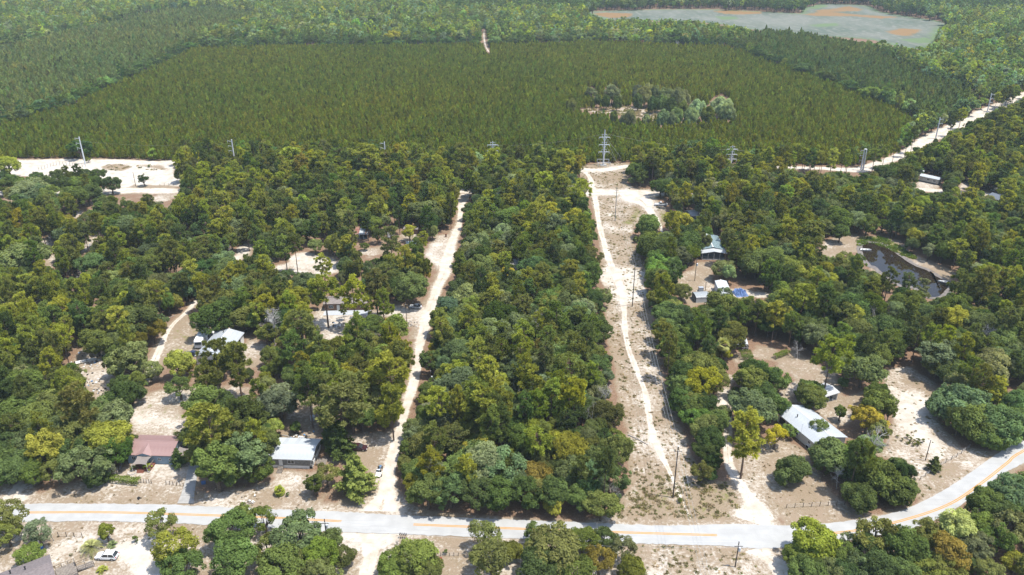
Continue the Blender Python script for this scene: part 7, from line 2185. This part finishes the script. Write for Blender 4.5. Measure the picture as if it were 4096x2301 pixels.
def tarp(px, py, w, d, c, label, seed, h_=0.9):
    g = np.random.default_rng(seed)
    e = thing('tarpaulin', label, 'tarpaulin', G(px, py), 0.2)
    n = 14
    z = g.uniform(0, h_, (n + 1, n + 1))
    z = (z + np.roll(z, 1, 0) + np.roll(z, 1, 1)) / 3
    t = np.linspace(-1, 1, n + 1)
    z *= (1 - np.abs(t[:, None]) ** 4) * (1 - np.abs(t[None]) ** 4)
    V = [(t[i] * w / 2, t[j] * d / 2, 0.05 + z[i, j]) for i in range(n + 1) for j in range(n + 1)]
    Fc = [(i * (n + 1) + j, (i + 1) * (n + 1) + j, (i + 1) * (n + 1) + j + 1, i * (n + 1) + j + 1) for i in range(n) for j in range(n)]
    MB().add(V, Fc).build('cloth', mat('tarp_%d' % seed, c, 0.45, var=0.3, scale=2), e)
    hp = MB()
    for k in range(6): hp.cbox((g.uniform(-w * 0.3, w * 0.3), g.uniform(-d * 0.3, d * 0.3), 0.1), (0.6, 0.5, 0.2))
    hp.build('heap', WOODM, e)
tarp(2960, 1176, 4.6, 5.0, (0.11, 0.18, 0.36), 'crumpled blue tarpaulin beside the narrow trailer home', 1, 2.6)
tarp(1645, 972, 4.2, 4.0, (0.33, 0.40, 0.42), 'pale blue tarpaulin left of the sandy road', 2, 0.6)
tarp(268, 1603, 2.0, 2.0, (0.10, 0.24, 0.5), 'small blue tarpaulin in the left woods', 3, 0.5)
tarp(3835, 722, 4.5, 3.0, (0.25, 0.30, 0.42), 'blue and white tarpaulin beside the far right mobile home', 4, 0.7)
def debris(px, py, spread, n, label, seed, pal):
    """scattered scrap: each piece its own object"""
    g = np.random.default_rng(seed)
    e = thing('scrap_heap', label, 'scrap', G(px, py))
    for k in range(n):
        s = g.uniform(0.12, 0.65, 3) * np.array([1, 1, 0.5])
        o = MB().cbox((0, 0, s[2] / 2), s).build('scrap', pal[k % len(pal)], e, (g.normal() * spread, g.normal() * spread, 0))
        o.rotation_euler = (0, 0, g.uniform(0, 6))
SC = [WHITE, STEEL, DARK, WOODM, TRIM, mat('scrap_blue', (0.1, 0.2, 0.35)), RUBBER]
debris(1208, 1752, 1.3, 34, 'scattered white and black rubbish behind the mobile home', 1, SC)
debris(998, 2010, 0.9, 18, 'pile of branches and scrap on the verge', 2, [WOODM, DEADWOOD, WHITE])
debris(395, 1440, 3.4, 46, 'junk strewn around the grey boat hull', 3, SC)
debris(335, 1530, 2.2, 34, 'junk at the lower edge of the junk yard', 4, SC)
debris(405, 1565, 1.2, 14, 'dark junk in the middle of the pale junk yard', 5, [DARK, RUBBER, STEEL])
debris(1335, 1300, 1.2, 18, 'scrap in the yard of the brown mobile home', 6, SC)
debris(1645, 1295, 1.4, 20, 'heap of cut branches beside the sandy road', 7, [WOODM, DEADWOOD])
debris(210, 955, 2.0, 26, 'pale junk in the left woods above the big oak', 8, SC)
debris(350, 985, 2.2, 30, 'pale junk in the small clearing of the left woods', 9, SC)
debris(870, 1315, 1.6, 16, 'scrap timber behind the white workshop', 10, [WOODM, WOODD, STEEL])
debris(560, 1995, 0.2, 5, 'small dark letterbox post by the road verge', 11, [DARK])
def log(px0, px1, r, label):
    a_, b_ = G(*px0), G(*px1)
    e = thing('fallen_log', label, 'log', a_)
    d = b_ - a_
    MB().tube([(0, 0, r), d * 0.5 + Vector((0.1, 0.15, r)), d + Vector((0, 0, r * 0.7))], [r, r * 0.8, r * 0.45], 7).build('stem', DEADWOOD, e)
    for t in (0.45, 0.7):
        MB().tube([d * t + Vector((0, 0, r)), d * t + Vector((d.y, -d.x, 0)) * 0.15 + Vector((0, 0, r + 0.5))], [r * 0.4, r * 0.15], 5).build('branch', DEADWOOD, e)
log((2512, 1741), (2590, 1780), 0.16, 'pale fallen branch across the left of the power line clearing')
log((1130, 1742), (1165, 1752), 0.13, 'pale fallen log behind the white-roofed mobile home')
log((1345, 1275), (1395, 1265), 0.2, 'fallen trunk in the shade before the brown mobile home')
log((630, 1297), (700, 1262), 0.14, 'long pale pole lying beside the farm track')
# clumps of shrubs set out in the sand lot
for k, (x, y) in enumerate([(1000, 380), (1030, 405), (1070, 385), (1097, 400), (1072, 430), (1095, 422), (1118, 445), (1150, 412), (1155, 440), (1190, 415), (1135, 432)]):
    p = G(*N('T4', x, y + 8))
    tree('shrub', p.x, p.y, random.uniform(0.35, 0.6), 'oliv', 'low dark shrub of the planted cluster in the white sand lot', 'shrub cluster in the sand lot')
for px, py, k, tn, lb in [(540, 1880, 0.7, 'lime', 'round yellow-green bush left of the porch steps'), (596, 1880, 0.95, 'yell', 'rounded yellow bush right of the porch steps'), (700, 1850, 0.6, 'mid', 'green bush by the right corner of the red-roofed house'),
                      (2718, 2010, 0.6, 'oliv', 'olive bush at the foot of the nearest power line pole'), (3305, 1900, 0.5, 'mid', 'small bush in the yard under the live oaks'), (2960, 1660, 0.9, 'mid', 'green bush beside the sandy driveway head'),
                      (1150, 1985, 0.5, 'mid', 'small green bush on the verge before the mobile home'), (3180, 1590, 0.9, 'mid', 'green bush behind the large white-roofed house'), (3215, 1560, 0.7, 'blue', 'blue-green bush at the end of the garden path')]:
    p = G(px, py)
    tree('shrub', p.x, p.y, k, tn, lb)

# ------------------------------------------------------------------ ground cover: dry tufts and low scrub
def tuft_proto(name, kinds):
    c = bpy.data.collections.new(name)
    for i in range(5):
        g = np.random.default_rng(1200 + i)
        n = 26
        a = g.uniform(0, 6.28, n)
        b = g.normal(size=(n, 3)) * np.array([0.16, 0.16, 0])
        tip = b + np.stack([np.cos(a) * 0.22, np.sin(a) * 0.22, g.uniform(0.12, 0.42, n)], 1)
        s = unit(np.cross(tip - b, g.normal(size=(n, 3)))) * 0.06
        v = np.stack([b - s, b + s, tip + s * 0.4, tip - s * 0.4], 1).reshape(-1, 3)
        me = np_mesh('tuft', v, np.arange(4 * n).reshape(-1, 4), LEAF, np.clip(g.normal(0.5, 0.2, n), 0, 1))
        o = bpy.data.objects.new('%s_%02d' % (name, i), me)
        c.objects.link(o)
    return c
tc_ = tuft_proto('tuft', None)
def cover(name, label, poly, per, smin, smax, cols, keep_off=1.0, clump=0.0):
    wp = W(poly)
    lo, hi = wp.min(0), wp.max(0)
    n = int((hi[0] - lo[0]) * (hi[1] - lo[1]) * per)
    x, y = rng.uniform(lo[0], hi[0], n), rng.uniform(lo[1], hi[1], n)
    ok = inside(x, y, wp) & ~inside(x, y, W(ROAD_N + ROAD_S[::-1]))
    if clump:
        f = np.sin(x * 0.9 + 2 * np.sin(y * 0.31)) * np.sin(y * 0.55 + 1.7 * np.sin(x * 0.4)) + 0.5 * np.sin(x * 2.3 + y * 1.9)
        ok &= rng.uniform(size=n) < np.clip(0.5 + clump * f, 0.03, 1)
    for rows in TROWS.values():
        for cx, cy, wd in rows[::1]:
            near = (np.abs(x - cx) < wd) & (np.abs(y - cy) < wd) & ok
            if near.any():
                ok &= ~(near & (np.hypot(x - cx, y - cy) < wd * 0.5 * keep_off))
    x, y = x[ok], y[ok]
    n = len(x)
    cc = np.array([cols[i] for i in rng.integers(0, len(cols), n)])
    s = rng.uniform(smin, smax, n) ** 1.0
    scatter(name, label, 'grass', tc_, x, y, rng.integers(0, 5, n), np.stack([s, s, s * rng.uniform(0.3, 0.8, n)], 1), cc * rng.uniform(0.7, 1.3, (n, 1)))
    return n
DRY = [(0.36, 0.285, 0.195), (0.30, 0.24, 0.16), (0.40, 0.335, 0.235), (0.26, 0.215, 0.14)]
GRN = [(0.19, 0.18, 0.075), (0.15, 0.155, 0.06), (0.24, 0.21, 0.10)]
n1 = cover('corridor_scrub', 'dry tufts and low scrub of the power line clearing', ROW, 0.8, 0.5, 1.5, DRY + GRN, 1.1, 0.5)
n2 = cover('lower_corridor_scrub', 'denser brown and green scrub at the road end of the clearing', [(2480, 2075), (2520, 1940), (2640, 1880), (2800, 1925), (2930, 1940), (2965, 2070)], 1.6, 0.6, 1.9, DRY + GRN * 2, 1.0, 0.35)
n3 = cover('southern_verge_grass', 'dry grass of the verge south of the paved road', [(2560, 2185), (2880, 2192), (3030, 2215), (3130, 2330), (2450, 2330), (2500, 2250)], 1.2, 0.5, 1.5, DRY + GRN, 1.0, 0.4)
n4 = cover('yard_grass', 'thin dry grass of the right-hand yards', [(2935, 1800), (3080, 1740), (3240, 1810), (3480, 2060), (3180, 2100), (3020, 2060)], 0.5, 0.4, 1.1, DRY, 1.0, 0.4)
n5 = cover('left_verge_grass', 'dry tufts along the verge of the left-hand yards', [(250, 1965), (460, 1940), (780, 1960), (1100, 1930), (1240, 1990), (1330, 2040), (1024, 2030), (260, 2010)], 0.45, 0.4, 1.0, DRY, 1.0, 0.4)
n6 = cover('sand_lot_grass', 'dry tufts of the sand lot beside the bend', [(3500, 1820), (3580, 1640), (3520, 1500), (3640, 1465), (3790, 1580), (3780, 1720), (3960, 1810), (3820, 1930), (3680, 2000)], 0.3, 0.5, 1.3, DRY + GRN, 1.0, 0.45)
n7 = cover('pond_reeds', 'green reeds along the far bank of the pond', [(3430, 990), (3435, 955), (3530, 948), (3600, 985), (3680, 1040), (3640, 1035), (3560, 1000), (3480, 972)], 1.2, 1.5, 3.0, [(0.10, 0.16, 0.03), (0.14, 0.18, 0.04)], 1.0)
n8 = cover('island_scrub', 'low scrub in the clearing inside the plantation', ISLAND_SAND, 0.12, 2.0, 6.0, GRN + DRY, 1.0)
n9 = cover('sand_pit_scrub', 'low scrub on the two mounds of the sand pit', tp('U1', (960, 410), (1040, 380), (1270, 385), (1640, 430), (1560, 445), (1300, 420), (1100, 448)), 0.35, 0.8, 2.6, DRY + GRN, 1.0, 0.4)
n9 += cover('southern_yard_grass', 'dry tufts in the yard around the white car', [(-100, 2100), (570, 2096), (1380, 2140), (1330, 2290), (700, 2310), (640, 2150), (430, 2200), (300, 2330), (-100, 2330)], 0.3, 0.4, 1.0, DRY, 1.0, 0.4)
print('ground cover', n1 + n2 + n3 + n4 + n5 + n6 + n7 + n8 + n9)
# ------------------------------------------------------------------ haze
hz = bpy.data.materials.new('haze_air')
hz.use_nodes = True
nt = hz.node_tree
nt.nodes.remove(nt.nodes['Principled BSDF'])
pv = nt.nodes.new('ShaderNodeVolumePrincipled')
pv.inputs['Color'].default_value = (0.74, 0.90, 1.0, 1)
pv.inputs['Density'].default_value = 0.000085
pv.inputs['Anisotropy'].default_value = 0.0
nt.links.new(pv.outputs[0], nt.nodes['Material Output'].inputs['Volume'])
h = MB().box(-3060, 3060, -960, 4260, -1.5, 160).build('haze', hz)
tag(h, 'thin blue air over the whole landscape', 'haze', kind='stuff')
